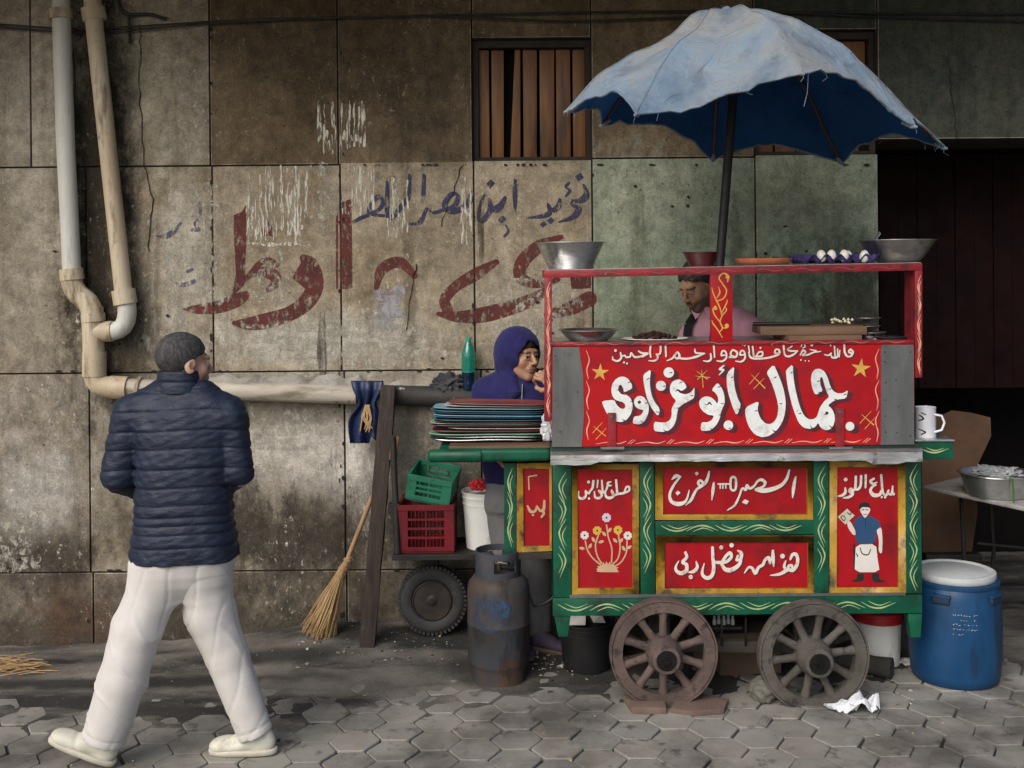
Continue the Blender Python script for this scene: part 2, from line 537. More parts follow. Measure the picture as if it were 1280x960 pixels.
g = mb.build('street_ground', m_dirt, smooth=60); g['kind'] = 'structure'
mb = MB()
mb.box((-60, -60, -0.4), (60, 60, -0.12))
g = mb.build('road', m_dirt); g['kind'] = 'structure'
# hexagonal pavers
m_pav = M('grey paver', (.285, .27, .245), (.195, .184, .165), rough=.78, scale=5, bump=.45, bscale=120, bdist=.004, attr=True,
          dirt=((.085, .077, .066), .46, .64, 1.6), dirt2=((.05, .045, .039), .57, .70, 9), lo=.3, hi=.7)
rnd = random.Random(3)
mb = MB(); cols = []
A = 0.111
for i in range(-22, 24):
    for j in range(-2, 15):
        cx = i * 1.5 * A; cy = 2.9 + j * math.sqrt(3) * A + (i % 2) * math.sqrt(3) / 2 * A
        if cy > 5.30 + .13 * max(-1.6, min(2.0, cx)): continue
        dx, dy = rnd.uniform(-.004, .004), rnd.uniform(-.004, .004)
        tx, ty, dz = rnd.gauss(0, .014), rnd.gauss(0, .014), rnd.uniform(-.006, .002)
        top, bot, mid = [], [], []
        for k in range(12):
            a0 = math.pi / 3 * (k // 2); a1 = math.pi / 3 * (k // 2 + 1)
            t = .06 if k % 2 == 0 else .94
            px_ = math.cos(a0) * (1 - t) + math.cos(a1) * t; py_ = math.sin(a0) * (1 - t) + math.sin(a1) * t
            wb = 1 + rnd.uniform(-.022, .012)
            r0, r1 = (A - .0035) * wb, (A - .0065) * wb
            f = lambda r, z: (cx + dx + px_ * r, cy + dy + py_ * r, z + tx * px_ * r + ty * py_ * r + dz)
            top.append(f(r1, 0.002)); mid.append(f(r0, -.002)); bot.append(f(r0, -.05))
        vs = top + mid + bot
        fs = [tuple(range(12))] + [(k + 12, (k + 1) % 12 + 12, (k + 1) % 12, k) for k in range(12)] + [(k + 24, (k + 1) % 12 + 24, (k + 1) % 12 + 12, k + 12) for k in range(12)]
        mb.add(vs, fs)
        c = rnd.uniform(.90, 1.08); cols.append((c * rnd.uniform(.98, 1.03), c, c * rnd.uniform(.95, 1.0)))
pv = mb.build('pavement', m_pav, recalc=False); pv['kind'] = 'structure'
ca = pv.data.color_attributes.new('Col', 'FLOAT_COLOR', 'POINT')
arr = np.repeat(np.array([c + (1,) for c in cols], np.float32), 36, 0)
if len(pv.data.vertices) == len(arr): ca.data.foreach_set('color', arr.ravel())
else: ca.data.foreach_set('color', np.ones(len(pv.data.vertices) * 4, np.float32))

# ------------------------------------------------------------------ the long wall
def wx(px, Y=WY): return P(px, 335, Y).x
def wz(py, Y=WY): return P(400, py, Y).z
STAINS = [  # soft patches of dirt, damp and bloom: px, py, half width, half height, colour, strength
    (128, 230, 62, 330, (.030, .024, .016), 1.0), (168, 420, 46, 90, (.03, .025, .018), .8), (45, 120, 36, 190, (.40, .36, .29), .6), (205, 90, 34, 160, (.33, .29, .21), .7),
    (440, 60, 190, 120, (.055, .042, .026), .65), (520, 160, 90, 70, (.07, .055, .034), .6), (225, 330, 46, 150, (.44, .41, .34), .75), (400, 425, 190, 40, (.46, .44, .38), .8), (660, 390, 80, 70, (.42, .38, .30), .6),
    (380, 560, 120, 60, (.50, .47, .41), .75), (455, 585, 60, 60, (.54, .51, .46), .75), (370, 672, 130, 62, (.045, .036, .025), .9), (220, 660, 120, 60, (.06, .048, .034), .7), (60, 690, 80, 40, (.05, .04, .028), .7), (330, 520, 200, 14, (.16, .135, .10), .6), (275, 660, 70, 80, (.045, .038, .028), .7), (510, 620, 70, 120, (.05, .045, .036), .75), (40, 610, 60, 70, (.46, .44, .40), .6), (30, 700, 90, 40, (.05, .04, .03), .7), (380, 690, 90, 45, (.06, .05, .038), .7), (600, 590, 60, 70, (.05, .045, .038), .7),
    (200, 790, 320, 60, (.035, .03, .022), .8), (80, 770, 70, 40, (.11, .06, .035), .5), (800, 250, 75, 70, (.32, .335, .26), .7), (1000, 360, 80, 60, (.045, .085, .05), .7), (1065, 390, 60, 90, (.03, .03, .02), .8), (860, 400, 90, 60, (.26, .27, .2), .5), (1010, 240, 80, 60, (.24, .25, .18), .6), (920, 320, 12, 90, (.08, .08, .055), .6)]
def plaster(name, c1, c2, d1, d2=None, **k):
    m = bpy.data.materials.new(name); m.use_nodes = True
    t = m.node_tree; N, L = t.nodes, t.links; b = N['Principled BSDF']
    tc = N.new('ShaderNodeTexCoord').outputs['Object']
    def mp(st):
        q = N.new('ShaderNodeMapping'); q.inputs['Scale'].default_value = st; L.new(tc, q.inputs['Vector']); return q.outputs[0]
    def nz(sc, st=(1, 1, 1), det=8, ro=.65, dist=0.0):
        n = N.new('ShaderNodeTexNoise'); n.inputs['Scale'].default_value = sc; n.inputs['Detail'].default_value = det; n.inputs['Roughness'].default_value = ro; n.inputs['Distortion'].default_value = dist
        L.new(mp(st), n.inputs['Vector']); return n.outputs['Fac']
    def mr(f, a, b_, c=0.0, d=1.0):
        q = N.new('ShaderNodeMapRange'); q.interpolation_type = 'SMOOTHSTEP'; L.new(f, q.inputs[0])
        for i, v in enumerate((a, b_, c, d)): q.inputs[i + 1].default_value = v
        return q.outputs[0]
    def math_(op, a, b_=None):
        q = N.new('ShaderNodeMath'); q.operation = op
        for i, v in enumerate((a, b_)):
            if v is None: continue
            if isinstance(v, (int, float)): q.inputs[i].default_value = v
            else: L.new(v, q.inputs[i])
        return q.outputs[0]
    def mix(f, a, b_, bl='MIX'):
        q = N.new('ShaderNodeMix'); q.data_type = 'RGBA'; q.blend_type = bl
        if isinstance(f, (int, float)): q.inputs[0].default_value = f
        else: L.new(f, q.inputs[0])
        for i, v in ((6, a), (7, b_)):
            if isinstance(v, tuple): q.inputs[i].default_value = rgb(v)
            else: L.new(v, q.inputs[i])
        return q.outputs[2]
    col = mix(mr(nz(1.7, (1, 1, .8), 10, .7, .4), .36, .64), c2, c1)
    col = mix(mr(nz(.9, (1, 1, .7), 8, .7, 1.0), .50, .66, 0, .65), col, (c2[0] * .75, c2[1] * .62, c2[2] * .42))
    big = nz(5, (1.2, 1, .7), 12, .78)
    for px, py, rx, ry, c, s in STAINS:
        cx, cz = wx(px), wz(py); ax, az = rx * WY / F, ry * WY / F
        v = N.new('ShaderNodeVectorMath'); v.operation = 'SUBTRACT'; L.new(tc, v.inputs[0]); v.inputs[1].default_value = (cx, 0, cz)
        w = N.new('ShaderNodeVectorMath'); w.operation = 'MULTIPLY'; L.new(v.outputs[0], w.inputs[0]); w.inputs[1].default_value = (1 / ax, 0, 1 / az)
        l = N.new('ShaderNodeVectorMath'); l.operation = 'LENGTH'; L.new(w.outputs[0], l.inputs[0])
        f = math_('ADD', l.outputs['Value'], mr(big, .2, .8, .75, -.75))
        col = mix(mr(f, 1.25, .25, 0.0, s), col, c)
    col = mix(mr(nz(1.5, (3.2, 1, .20), 10, .7), .52, .72, 0, .8), col, d1)                     # vertical run-off
    if d2: col = mix(math_('MULTIPLY', mr(nz(30, (1.2, 1, .8), 8, .75), .56, .64), mr(nz(2.2, (1, 1, 1), 4), .42, .62)), col, d2)   # flaked whitewash
    col = mix(mr(nz(13, (1, 1, 1), 12, .8), .28, .72, .55, 1.45), (0.0, 0.0, 0.0), col) if False else col
    g1 = nz(12, (1, 1, .9), 12, .8); g2 = nz(95, (1, 1, 1), 4, .7)
    mul = math_('MULTIPLY', mr(g1, .3, .7, .55, 1.40), mr(g2, .34, .66, .82, 1.16))
    cm = N.new('ShaderNodeVectorMath'); cm.operation = 'SCALE'; L.new(col, cm.inputs[0]); L.new(mul, cm.inputs['Scale'])
    pits = mr(nz(42, (1, 1, 1), 3, .6), .30, .36, .35, 1.0)
    cm2 = N.new('ShaderNodeVectorMath'); cm2.operation = 'SCALE'; L.new(cm.outputs[0], cm2.inputs[0]); L.new(pits, cm2.inputs['Scale'])
    L.new(cm2.outputs[0], b.inputs['Base Color'])
    b.inputs['Roughness'].default_value = .88; b.inputs['Specular IOR Level'].default_value = .25
    h = math_('ADD', math_('MULTIPLY', g1, .7), math_('ADD', math_('MULTIPLY', g2, .35), math_('MULTIPLY', pits, .25)))
    bp = N.new('ShaderNodeBump'); bp.inputs['Strength'].default_value = .75; bp.inputs['Distance'].default_value = .012
    L.new(h, bp.inputs['Height']); L.new(bp.outputs[0], b.inputs['Normal'])
    return m
streak = (2.2, 1, .22)
m_left = plaster('pale plaster', (.36, .32, .25), (.24, .21, .155), (.11, .09, .062), (.50, .47, .40))
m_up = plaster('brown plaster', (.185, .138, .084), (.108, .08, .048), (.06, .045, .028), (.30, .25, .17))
m_mid = plaster('stained plaster', (.36, .305, .22), (.235, .195, .135), (.12, .095, .062), (.52, .48, .39))
m_low = plaster('damp plaster', (.34, .305, .245), (.20, .175, .135), (.085, .072, .053), (.55, .52, .46))
m_foot = plaster('wet plaster', (.17, .145, .112), (.09, .075, .057), (.045, .038, .028), (.34, .31, .26))
m_green = plaster('green washed plaster', (.25, .295, .215), (.17, .205, .15), (.11, .12, .08), (.12, .115, .085))
m_teal = plaster('dark green plaster', (.075, .08, .06), (.04, .048, .04), (.02, .025, .024))
m_gap = M('dark joint backing', (.02, .017, .013), rough=.95)  # dark backing that shows in the panel joints
m_conc = M('bare concrete', (.3, .28, .25), (.2, .19, .17), rough=.9, scale=4)
wall = thing('concrete_wall', 'long stained plaster wall in big panels, red and blue painted slogans on it', 'wall', (0, WY, 0)); wall['kind'] = 'thing'
mb = MB(); g_ = 0.0045
def panel(x0, x1, y0, y1, mi, dep=.06, dy=0.0):
    mb.box((wx(x0) + g_, WY + dy, wz(y1) + g_), (wx(x1) - g_, WY + dep, wz(y0) - g_), mi)
TOP = -900
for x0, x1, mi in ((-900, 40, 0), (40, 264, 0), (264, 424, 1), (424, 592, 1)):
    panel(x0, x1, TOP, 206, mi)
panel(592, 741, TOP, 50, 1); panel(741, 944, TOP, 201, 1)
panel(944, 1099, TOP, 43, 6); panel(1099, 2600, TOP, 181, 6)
for x0, x1, mi in ((-900, 108, 0), (108, 266, 2), (266, 426, 2), (426, 593, 2), (593, 741, 2)): panel(x0, x1, 206 if x1 < 593 else 202, 464, mi)
panel(741, 945, 201, 464, 5); panel(945, 1099, 198, 464, 5)
for x0, x1, mi in ((-900, 110, 3), (110, 429, 3), (429, 600, 3), (600, 860, 3), (860, 1099, 3)): panel(x0, x1, 464, 713, mi)
for x0, x1 in ((-900, 113), (113, 430), (430, 700), (700, 1099)): panel(x0, x1, 713, 870, 4)
mb.build('wall_panels', [m_left, m_up, m_mid, m_low, m_foot, m_green, m_teal], wall, bevel=.004, seg=2, smooth=40)
mb = MB()
mb.box((wx(-900), WY + .014, -.3), (wx(592), WY + .5, wz(TOP))); mb.box((wx(592), WY + .014, -.3), (wx(741), WY + .5, wz(203) - .01))
mb.box((wx(741), WY + .014, -.3), (wx(944), WY + .5, wz(TOP))); mb.box((wx(944), WY + .014, -.3), (wx(1098), WY + .5, wz(199) - .01))
mb.box((wx(592), WY + .014, wz(50)), (wx(741), WY + .5, wz(TOP))); mb.box((wx(944), WY + .014, wz(43)), (wx(1098), WY + .5, wz(TOP)))
mb.box((wx(1098), WY + .014, wz(181)), (wx(2600), WY + .5, wz(TOP)))
mb.build('wall_core', m_gap, wall)
mb = MB()      # added slab out of view, shades the top of the wall
mb.box((-6.5, WY - 1.3, 3.62), (7.5, WY + .01, 3.84))
mb.build('added_shade_slab', m_conc, wall, bevel=.01)
m_black = M('interior shade black', (.007, .006, .0055), rough=.95, spec=.1)  # darkness inside doorway and windows, put into a black base colour
m_dkred = M('shaded dark red metal', (.012, .002, .002), (.006, .0015, .0015), spec=.15, rough=.8, scale=4, bump=.2)  # red darkened to carry the doorway's deep shade
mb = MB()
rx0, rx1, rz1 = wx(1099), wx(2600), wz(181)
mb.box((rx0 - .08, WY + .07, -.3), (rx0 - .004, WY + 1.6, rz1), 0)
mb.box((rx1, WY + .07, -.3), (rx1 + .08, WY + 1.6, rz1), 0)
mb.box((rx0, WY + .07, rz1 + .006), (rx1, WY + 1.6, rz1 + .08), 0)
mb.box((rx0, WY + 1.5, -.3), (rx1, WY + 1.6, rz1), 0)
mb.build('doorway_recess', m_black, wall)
mb = MB()
x = rx0 + .01
for k in range(14):
    mb.box((x, WY + .72 + .006 * (k % 2), 1.2), (x + .112, WY + .76, rz1 - .01)); x += .115
mb.build('shutter_panel', m_dkred, wall, bevel=.004)
# boarded windows
m_board = M('varnished board', (.22, .088, .016), (.10, .036, .008), rough=.5, scale=5, stretch=(6, 1, .5), bump=.25, bscale=16,
            dirt=((.025, .012, .006), .5, .7, 2.5, (3, 1, .4)), lo=.3, hi=.7)
m_frame = M('dark window wood', (.022, .014, .008), rough=.8)
def window(x0, x1, y0, y1, edges):
    fr = MB()
    a, b_, c, d = wx(x0), wx(x1), wz(y1), wz(y0)
    t = .032
    for lo, hi in (((a, WY + .045, c), (a + t, WY + .13, d)), ((b_ - t, WY + .045, c), (b_, WY + .13, d)),
                   ((a + t, WY + .045, d - t * 1.3), (b_ - t, WY + .13, d)), ((a + t, WY + .05, c), (b_ - t, WY + .13, c + .02))):
        fr.box(lo, hi)
    w = fr.build('boarded_window', m_frame, wall, bevel=.003)
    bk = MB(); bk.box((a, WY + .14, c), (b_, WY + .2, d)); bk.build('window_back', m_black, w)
    rn = random.Random(x0)
    for e0, e1, f0, f1, dd in edges:
        p = MB()
        y = WY + .085 + dd
        q = [Vector((wx(e0), y, c + .02)), Vector((wx(e1), y, c + .02)), Vector((wx(f1), y, d - .045)), Vector((wx(f0), y, d - .045))]
        p.hexa(q + [v + Vector((0, .018, 0)) for v in q])
        p.build('plank', m_board, w, bevel=.004, smooth=40)
    return w
window(592, 741, 50, 202, [(600, 613, 600, 613, 0), (616, 631, 616, 632, .004), (639, 652, 646, 653, -.004), (656, 673, 656, 674, 0), (677, 695, 677, 696, .003),
                           (698, 716, 698, 716, 0), (719, 735, 719, 735, .005)])
window(944, 1099, 43, 198, [(952, 972, 952, 972, 0), (975, 1000, 975, 1000, .004), (1003, 1026, 1003, 1026, 0), (1029, 1052, 1029, 1052, .003), (1055, 1090, 1055, 1090, 0)])
# painted writing on the wall, worn
worn = (.40, .50, 26, (1.6, 1, .8))
m_wred = M('worn red wall paint', (.125, .024, .022), (.07, .018, .015), rough=.9, scale=5, alpha=(.37, .52, 22, (1.3, 1, .7)), bump=.4)
m_wblu = M('worn blue wall paint', (.045, .045, .10), (.028, .028, .055), rough=.9, scale=5, alpha=(.38, .50, 26, (1.4, 1, .6)), bump=.4)
m_wblu2 = M('faded blue wall paint', (.10, .10, .17), (.07, .07, .11), rough=.9, scale=5, alpha=(.42, .56, 28, (1.4, 1, .7)), bump=.4)
m_wwht = M('scraped white paint', (.62, .59, .50), (.45, .42, .34), rough=.9, scale=7, alpha=(.45, .54, 30, (1.9, 1, .35)), bump=.6)
m_wpal = M('washed out whitewash', (.42, .40, .33), (.30, .28, .22), rough=.9, scale=7, alpha=(.46, .60, 22, (1.4, 1, .8)), bump=.5)
m_wgry = M('lavender grey patch', (.34, .32, .35), (.26, .25, .26), rough=.9, scale=7, alpha=(.38, .55, 16, (1.2, 1, .7)), bump=.5)
blue = crop([('S', s) for s in [
    [(1205, 125, 13), (1216, 165, 17), (1190, 197, 17), (1152, 200, 13)], [(1150, 200, 12), (1148, 222, 13), (1180, 232, 17), (1150, 277, 15), (1080, 302, 5)],
    [(1132, 108, 7), (1115, 132, 9), (1135, 147, 9), (1113, 178, 5)], [(1087, 190, 9), (1080, 222, 14), (1050, 245, 15), (1030, 215, 11)], [(1030, 225, 11), (1035, 258, 14), (990, 275, 13), (928, 281, 5)],
    [(870, 97, 9), (868, 170, 15), (868, 252, 6)], [(825, 318, 8), (837, 345, 8), (815, 372, 6)], [(822, 180, 9), (800, 220, 17), (762, 242, 21), (745, 200, 11)],
    [(745, 190, 11), (745, 247, 14), (715, 291, 14), (692, 290, 12), (700, 215, 8), (722, 168, 6)],
    [(660, 155, 12), (642, 208, 17), (592, 246, 17), (542, 250, 15), (522, 216, 11), (562, 166, 14), (592, 172, 13), (575, 222, 13), (520, 242, 11), (470, 256, 11), (442, 236, 9), (420, 282, 11), (400, 305, 13), (360, 311, 10)],
    [(428, 72, 10), (425, 150, 13), (420, 203, 8)], [(358, 72, 10), (355, 140, 13), (350, 182, 13), (312, 230, 13), (290, 262, 13), (252, 282, 13), (248, 200, 14), (250, 108, 11)],
    [(250, 272, 12), (200, 267, 12), (160, 257, 13), (180, 202, 13), (215, 176, 13), (226, 216, 11), (190, 252, 11), (120, 282, 11), (82, 302, 8)]]]
    + [('P', [(1158, 80), (1185, 60), (1203, 85), (1175, 104)]), ('P', [(728, 115), (750, 93), (772, 113), (748, 140)]), ('P', [(785, 290), (808, 268), (828, 286), (803, 310)]),
       ('P', [(1022, 295), (1042, 277), (1060, 293), (1040, 312)]), ('P', [(988, 312), (1008, 296), (1024, 312), (1002, 330)])], 420, 200, 3.879)
w1 = MB(); paint(w1, blue, WY - .0012, .5)
w1.build('painted_slogan', m_wblu, wall)
blue2 = crop([('S', s) for s in [[(68, 278, 8), (112, 281, 17), (162, 250, 14), (198, 206, 6)], [(302, 178, 8), (275, 215, 14), (290, 240, 16), (252, 247, 11)], [(300, 95, 9), (300, 165, 10)],
    [(150, 515, 11), (190, 538, 16), (250, 526, 14), (300, 498, 7)], [(230, 470, 10), (262, 452, 8)]]], 180, 230, 4.267)
w2 = MB(); paint(w2, blue2, WY - .0012, .5); w2.build('painted_slogan', m_wblu2, wall)
red = crop([('P', [(478, 165), (520, 150), (548, 105), (545, 330), (535, 540), (470, 600), (490, 480), (480, 300)]),
    st(20, (208, 668, 4), (290, 668, 26), (400, 655, 34), (500, 618, 36), (545, 590, 20)), st(30, (480, 742, 12), (560, 745, 34), (660, 728, 42), (780, 690, 40), (870, 625, 44), (912, 540, 46), (890, 440, 44), (850, 395, 20)),
    st(20, (505, 545, 8), (560, 490, 16), (620, 470, 26), (690, 485, 32), (700, 530, 26), (650, 575, 10)), st(20, (560, 480, 8), (610, 430, 16), (660, 400, 12), (710, 430, 14)),
    ('P', [(1048, 100), (1105, 78), (1110, 300), (1112, 560), (1045, 560)]), ('P', [(1022, 180), (1036, 150), (1036, 560), (1024, 560)]), ('P', [(625, 240), (660, 195), (700, 250), (690, 280), (625, 275)]),
    ('P', [(790, 500), (850, 395), (900, 440), (915, 560), (860, 560)])], 180, 230, 4.267)
red += crop([st(12, (640, 372, 6), (655, 325, 14), (700, 305, 14), (740, 340, 8)), st(14, (800, 438, 5), (850, 446, 14), (920, 440, 20), (1010, 415, 18), (1075, 385, 14)), st(14, (950, 305, 8), (900, 335, 16), (850, 365, 14), (818, 400, 14), (825, 430, 14)),
    st(14, (1118, 240, 6), (1060, 265, 16), (1018, 305, 18), (1015, 345, 16), (1060, 362, 10), (1110, 350, 6)), st(16, (1085, 440, 12), (1140, 425, 18), (1190, 400, 20)), ('P', [(1140, 340), (1195, 335), (1195, 372), (1145, 375)])], 160, 180, 2.0645)
w3 = MB(); paint(w3, red, WY - .0008, .6); w3.build('painted_slogan', m_wred, wall)
def patch(x0, y0, x1, y1, m, d=.0016):
    q = MB(); rn = random.Random(int(x0 + y0))
    pts = []
    for (ax, ay), (bx, by) in (((x0, y0), (x1, y0)), ((x1, y0), (x1, y1)), ((x1, y1), (x0, y1)), ((x0, y1), (x0, y0))):
        for k in range(5):
            t = k / 5; pts.append((ax + (bx - ax) * t + rn.uniform(-2, 2), ay + (by - ay) * t + rn.uniform(-2, 2)))
    if m is m_wwht:      # torn paper left in upright shreds
        sh = []; x = x0 + 1
        while x < x1 - 1:
            r_ = rn.uniform(.5, 2.3); a = y0 + abs(rn.gauss(0, .10)) * (y1 - y0); e = y1 - abs(rn.gauss(0, .16)) * (y1 - y0)
            if rn.random() < .3: a = y0 + rn.uniform(.3, .8) * (y1 - y0)
            n_ = max(3, int((e - a) / 9)); sh.append(('s', [(x + rn.uniform(-.8, .8), a + (e - a) * k / n_, max(.25, r_ * rn.uniform(.3, 1.2))) for k in range(n_ + 1)]))
            x += r_ + rn.uniform(.4, 2.4)
        if y1 - y0 > 90: sh.append(st(1.5, *[(x0 + (x1 - x0) * k / 10, y1 + rn.uniform(-2.5, 1), rn.uniform(.6, 3)) for k in range(11)]))
        paint(q, sh, WY - d, .5)
    else:
        rr = [('s', [(rn.uniform(x0 + 4, x1 - 4), y0 + (y1 - y0) * k / 14, rn.uniform(2, 6)), (rn.uniform(x0 + 4, x1 - 4), y0 + (y1 - y0) * (k + .7) / 14, rn.uniform(2, 6)), (rn.uniform(x0 + 4, x1 - 4), y0 + (y1 - y0) * (k + 1) / 14, rn.uniform(1, 4))]) for k in range(14)]
        paint(q, rr, WY - d, .8)
    q.build('poster_remnant', m, wall)
patch(308, 206, 386, 306, m_wwht); patch(386, 205, 424, 290, m_wpal); patch(397, 122, 420, 194, m_wwht); patch(426, 122, 458, 190, m_wwht, .0018)
patch(236, 232, 292, 300, m_wpal); patch(236, 306, 292, 380, m_wpal, .002); patch(306, 312, 364, 378, m_wpal, .002); patch(427, 205, 470, 270, m_wwht, .0018)
patch(484, 222, 512, 300, m_wwht, .002); patch(575, 220, 590, 305, m_wwht, .0022); patch(458, 362, 506, 410, m_wgry, .0021); patch(200, 300, 232, 400, m_wpal, .0018)
patch(-60, 640, 60, 720, m_wpal); patch(270, 470, 420, 560, m_wpal); patch(440, 600, 480, 660, m_wpal); patch(300, 400, 580, 455, m_wpal, .0024); patch(600, 350, 735, 440, m_wpal, .0026)
# grime streaks and cracks
m_run = M('black run-off stain', (.035, .028, .02), (.06, .05, .036), rough=.95, scale=6, alpha=(.44, .66, 5, (3.0, 1, .35)), bump=.3)
m_crk = M('crack', (.018, .014, .01), rough=.95)
def stain(pts, w, d=.003):
    q = MB(); paint(q, [st(w, *pts)], WY - d, 1.2); q.build('run_off_stain', m_run, wall)
stain([(403, 390, 3), (402, 440, 6), (404, 470, 4)], 4, .0034); stain([(600, 250, 5), (602, 330, 3)], 3, .003)
q = MB()
def crack(pts, seed):
    rn = random.Random(seed); o = []
    for (ax, ay), (bx, by) in zip(pts, pts[1:]):
        n_ = max(3, int(math.hypot(bx - ax, by - ay) / 7))
        for k in range(n_):
            t = k / n_; o.append((ax + (bx - ax) * t + rn.uniform(-1.6, 1.6), ay + (by - ay) * t + rn.uniform(-1, 1), rn.uniform(.35, .8)))
    paint(q, [('s', o)], WY - .0042 - seed * .0002, .4)
crack([(176, 30), (174, 110), (180, 200), (190, 250), (185, 320)], 1); crack([(578, 205), (566, 240), (548, 290)], 2); crack([(1185, 60), (1190, 120), (1197, 180)], 3); crack([(240, 480), (244, 520), (236, 560)], 4)
crack([(520, 330), (512, 380), (505, 420)], 5); crack([(92, 60), (94, 140), (93, 200)], 6); crack([(660, 560), (640, 600), (655, 640)], 7)
q.build('crack', m_crk, wall)
q = MB(); rn = random.Random(11)
for k in range(150):      # chipped edges along the joints
    if k % 2: x, y = rn.choice((264, 424, 592, 741, 945, 108, 266, 426, 429, 110)), rn.uniform(20, 790)
    else: x, y = rn.uniform(0, 1095), rn.choice((206, 206, 464, 464, 713, 713))
    if (x > 590 and y < 200) or (x in (108, 110) and y < 464) or (x in (264, 266, 592, 741, 945) and y > 460): continue
    w_, h_ = (rn.uniform(1, 2.6), rn.uniform(1.5, 5)) if k % 2 else (rn.uniform(1.5, 6), rn.uniform(1, 2.4))
    paint(q, [('P', [(x + w_ * rn.uniform(.6, 1.1) * math.cos(a), y + h_ * rn.uniform(.6, 1.1) * math.sin(a)) for a in (0, 1, 2, 3, 4, 5)])], WY - .0052 - k * .00002, .6)
for k in range(26):
    x, y = rn.choice([(46, 312), (155, 30), (178, 420), (690, 400), (20, 700), (560, 460), (850, 250), (980, 300)])
    x += rn.gauss(0, 22); y += rn.gauss(0, 14)
    paint(q, [('P', [(x + rn.uniform(1, 4) * math.cos(a), y + rn.uniform(.8, 2.6) * math.sin(a)) for a in (0, 1, 2, 3, 4, 5)])], WY - .006 - k * .00004, .5)
q.build('chipped_spot', m_crk, wall)

# ------------------------------------------------------------------ mortar ledge, drain pipes, cables
m_mort = M('whitish mortar', (.40, .38, .34), (.25, .235, .205), rough=.95, scale=9, bump=.9, bscale=35, bdist=.012, dirt=((.13, .11, .085), .52, .66, 6))
mb = MB(); rn = random.Random(5)
prev = None; vs = []; fs = []
npt = 60
for i in range(npt):
    x = 205 + (575 - 205) * i / (npt - 1)
    top = 470 + 2 * math.sin(i * .9) + rn.uniform(-1.5, 1.5) + (8 if x > 455 else 0)
    dep = .085 + rn.uniform(-.012, .012)
    a = P(x, top, WY).z; b_ = P(x, 484, WY).z; X = P(x, 480, WY).x
    vs += [(X, WY - .002, a), (X, WY - dep * .45, a - .012), (X, WY - dep, b_), (X, WY - .002, b_ - .035)]
for i in range(npt - 1):
    for k in range(3): fs.append((i * 4 + k, i * 4 + k + 1, i * 4 + 5 + k, i * 4 + 4 + k))
fs += [(0, 3, 2, 1), tuple((npt - 1) * 4 + k for k in range(4))]
mb.add(vs, fs); mb.build('mortar_ledge', m_mort, wall, smooth=40)
m_pvc = M('white drain plastic', (.60, .60, .56), (.46, .45, .40), rough=.5, scale=3, stretch=(2, 2, .4), bump=.08, dirt=((.22, .17, .11), .56, .72, 4, (3, 3, .5)))
m_pvy = M('yellowed drain plastic', (.55, .47, .34), (.40, .31, .20), rough=.55, scale=4, stretch=(2, 2, .4), bump=.08, dirt=((.15, .10, .055), .52, .68, 5, (3, 3, .6)), dirt2=((.07, .05, .03), .64, .72, 14))
def px3(pts, Y): return [P(x, y, Y) for x, y in pts]
PY = WY - .075
dp = thing('drain_pipe', 'white and yellowed plastic drain pipes, one leaning, running down and along the wall', 'pipe', P(75, 400, PY))
def curve(pts, n=8):
    p = smooth_path([(a[0], a[1], 1) for a in pts], step=6)
    return [(x, y) for x, y, _ in p]
mb = MB(); mb.tube(px3([(74, -60), (82, 180), (90, 342)], PY), .048, 24); mb.build('straight_pipe', m_pvc, dp, smooth=50)
mb = MB(); mb.tube(px3([(111, -60), (118, 30), (155, 372)], PY - .01), .046, 24); mb.build('slanted_pipe', m_pvy, dp, smooth=50)
mb = MB(); mb.tube(px3(curve([(89, 338), (91, 356), (98, 368), (110, 378), (116, 392)]), PY), .056, 24); mb.build('elbow', m_pvy, dp, smooth=50)
mb = MB(); mb.tube(px3([(115, 384), (116, 400), (118, 470)], PY), [.057, .057, .055], 24); mb.build('tee_pipe', m_pvy, dp, smooth=50)
mb = MB(); mb.tube(px3(curve([(156, 366), (159, 392), (154, 408), (142, 414), (128, 414.5), (120, 414.5)]), PY), .049, 24); mb.build('elbow', m_pvc, dp, smooth=50)
mb = MB(); mb.tube(px3([(117, 414.5), (130, 414.5), (141, 414)], PY), .0555, 24); mb.build('tee_branch', m_pvy, dp, smooth=50)
mb = MB(); mb.tube(px3(curve([(118, 462), (120, 476), (130, 483), (152, 484)]), PY), .057, 24); mb.build('elbow', m_pvy, dp, smooth=50)
mb = MB(); mb.tube(px3([(145, 484), (200, 486), (330, 490), (446, 494)], PY), .049, 24); mb.build('horizontal_pipe', M('grimy beige drain plastic', (.47, .43, .36), (.33, .285, .22), rough=.6, scale=5, stretch=(.5, 2, 2), bump=.1, dirt=((.16, .125, .085), .5, .68, 6, (.6, 3, 3)), dirt2=((.07, .055, .04), .62, .72, 14)), dp, smooth=50)
for a, b_ in (((75, 12), (76, 24)), ((116, 10), (119, 26)), ((89, 336), (90.5, 350)), ((154, 362), (157, 380)), ((116, 392), (117, 402)), ((118, 440), (118, 470)), ((138, 484), (160, 485)), ((172, 485), (176, 485.5))):
    mb = MB(); mb.tube(px3([a, b_], PY), .062, 24); mb.build('coupling', m_pvy, dp, smooth=40)
m_bpipe = M('black tarred pipe', (.035, .032, .03), (.018, .016, .015), rough=.7, scale=8, bump=.6, bscale=30, dirt=((.45, .43, .40), .66, .70, 12))
bp = MB(); bp.tube(px3([(478, 494), (520, 495), (600, 497), (720, 500)], PY + .01), .055, 20)
o = bp.build('black_pipe', m_bpipe, smooth=50); tag(o, 'black tarred pipe running along the wall behind the plates', 'pipe')
m_cab = M('cable rubber', (.02, .018, .016), rough=.6, bump=0)
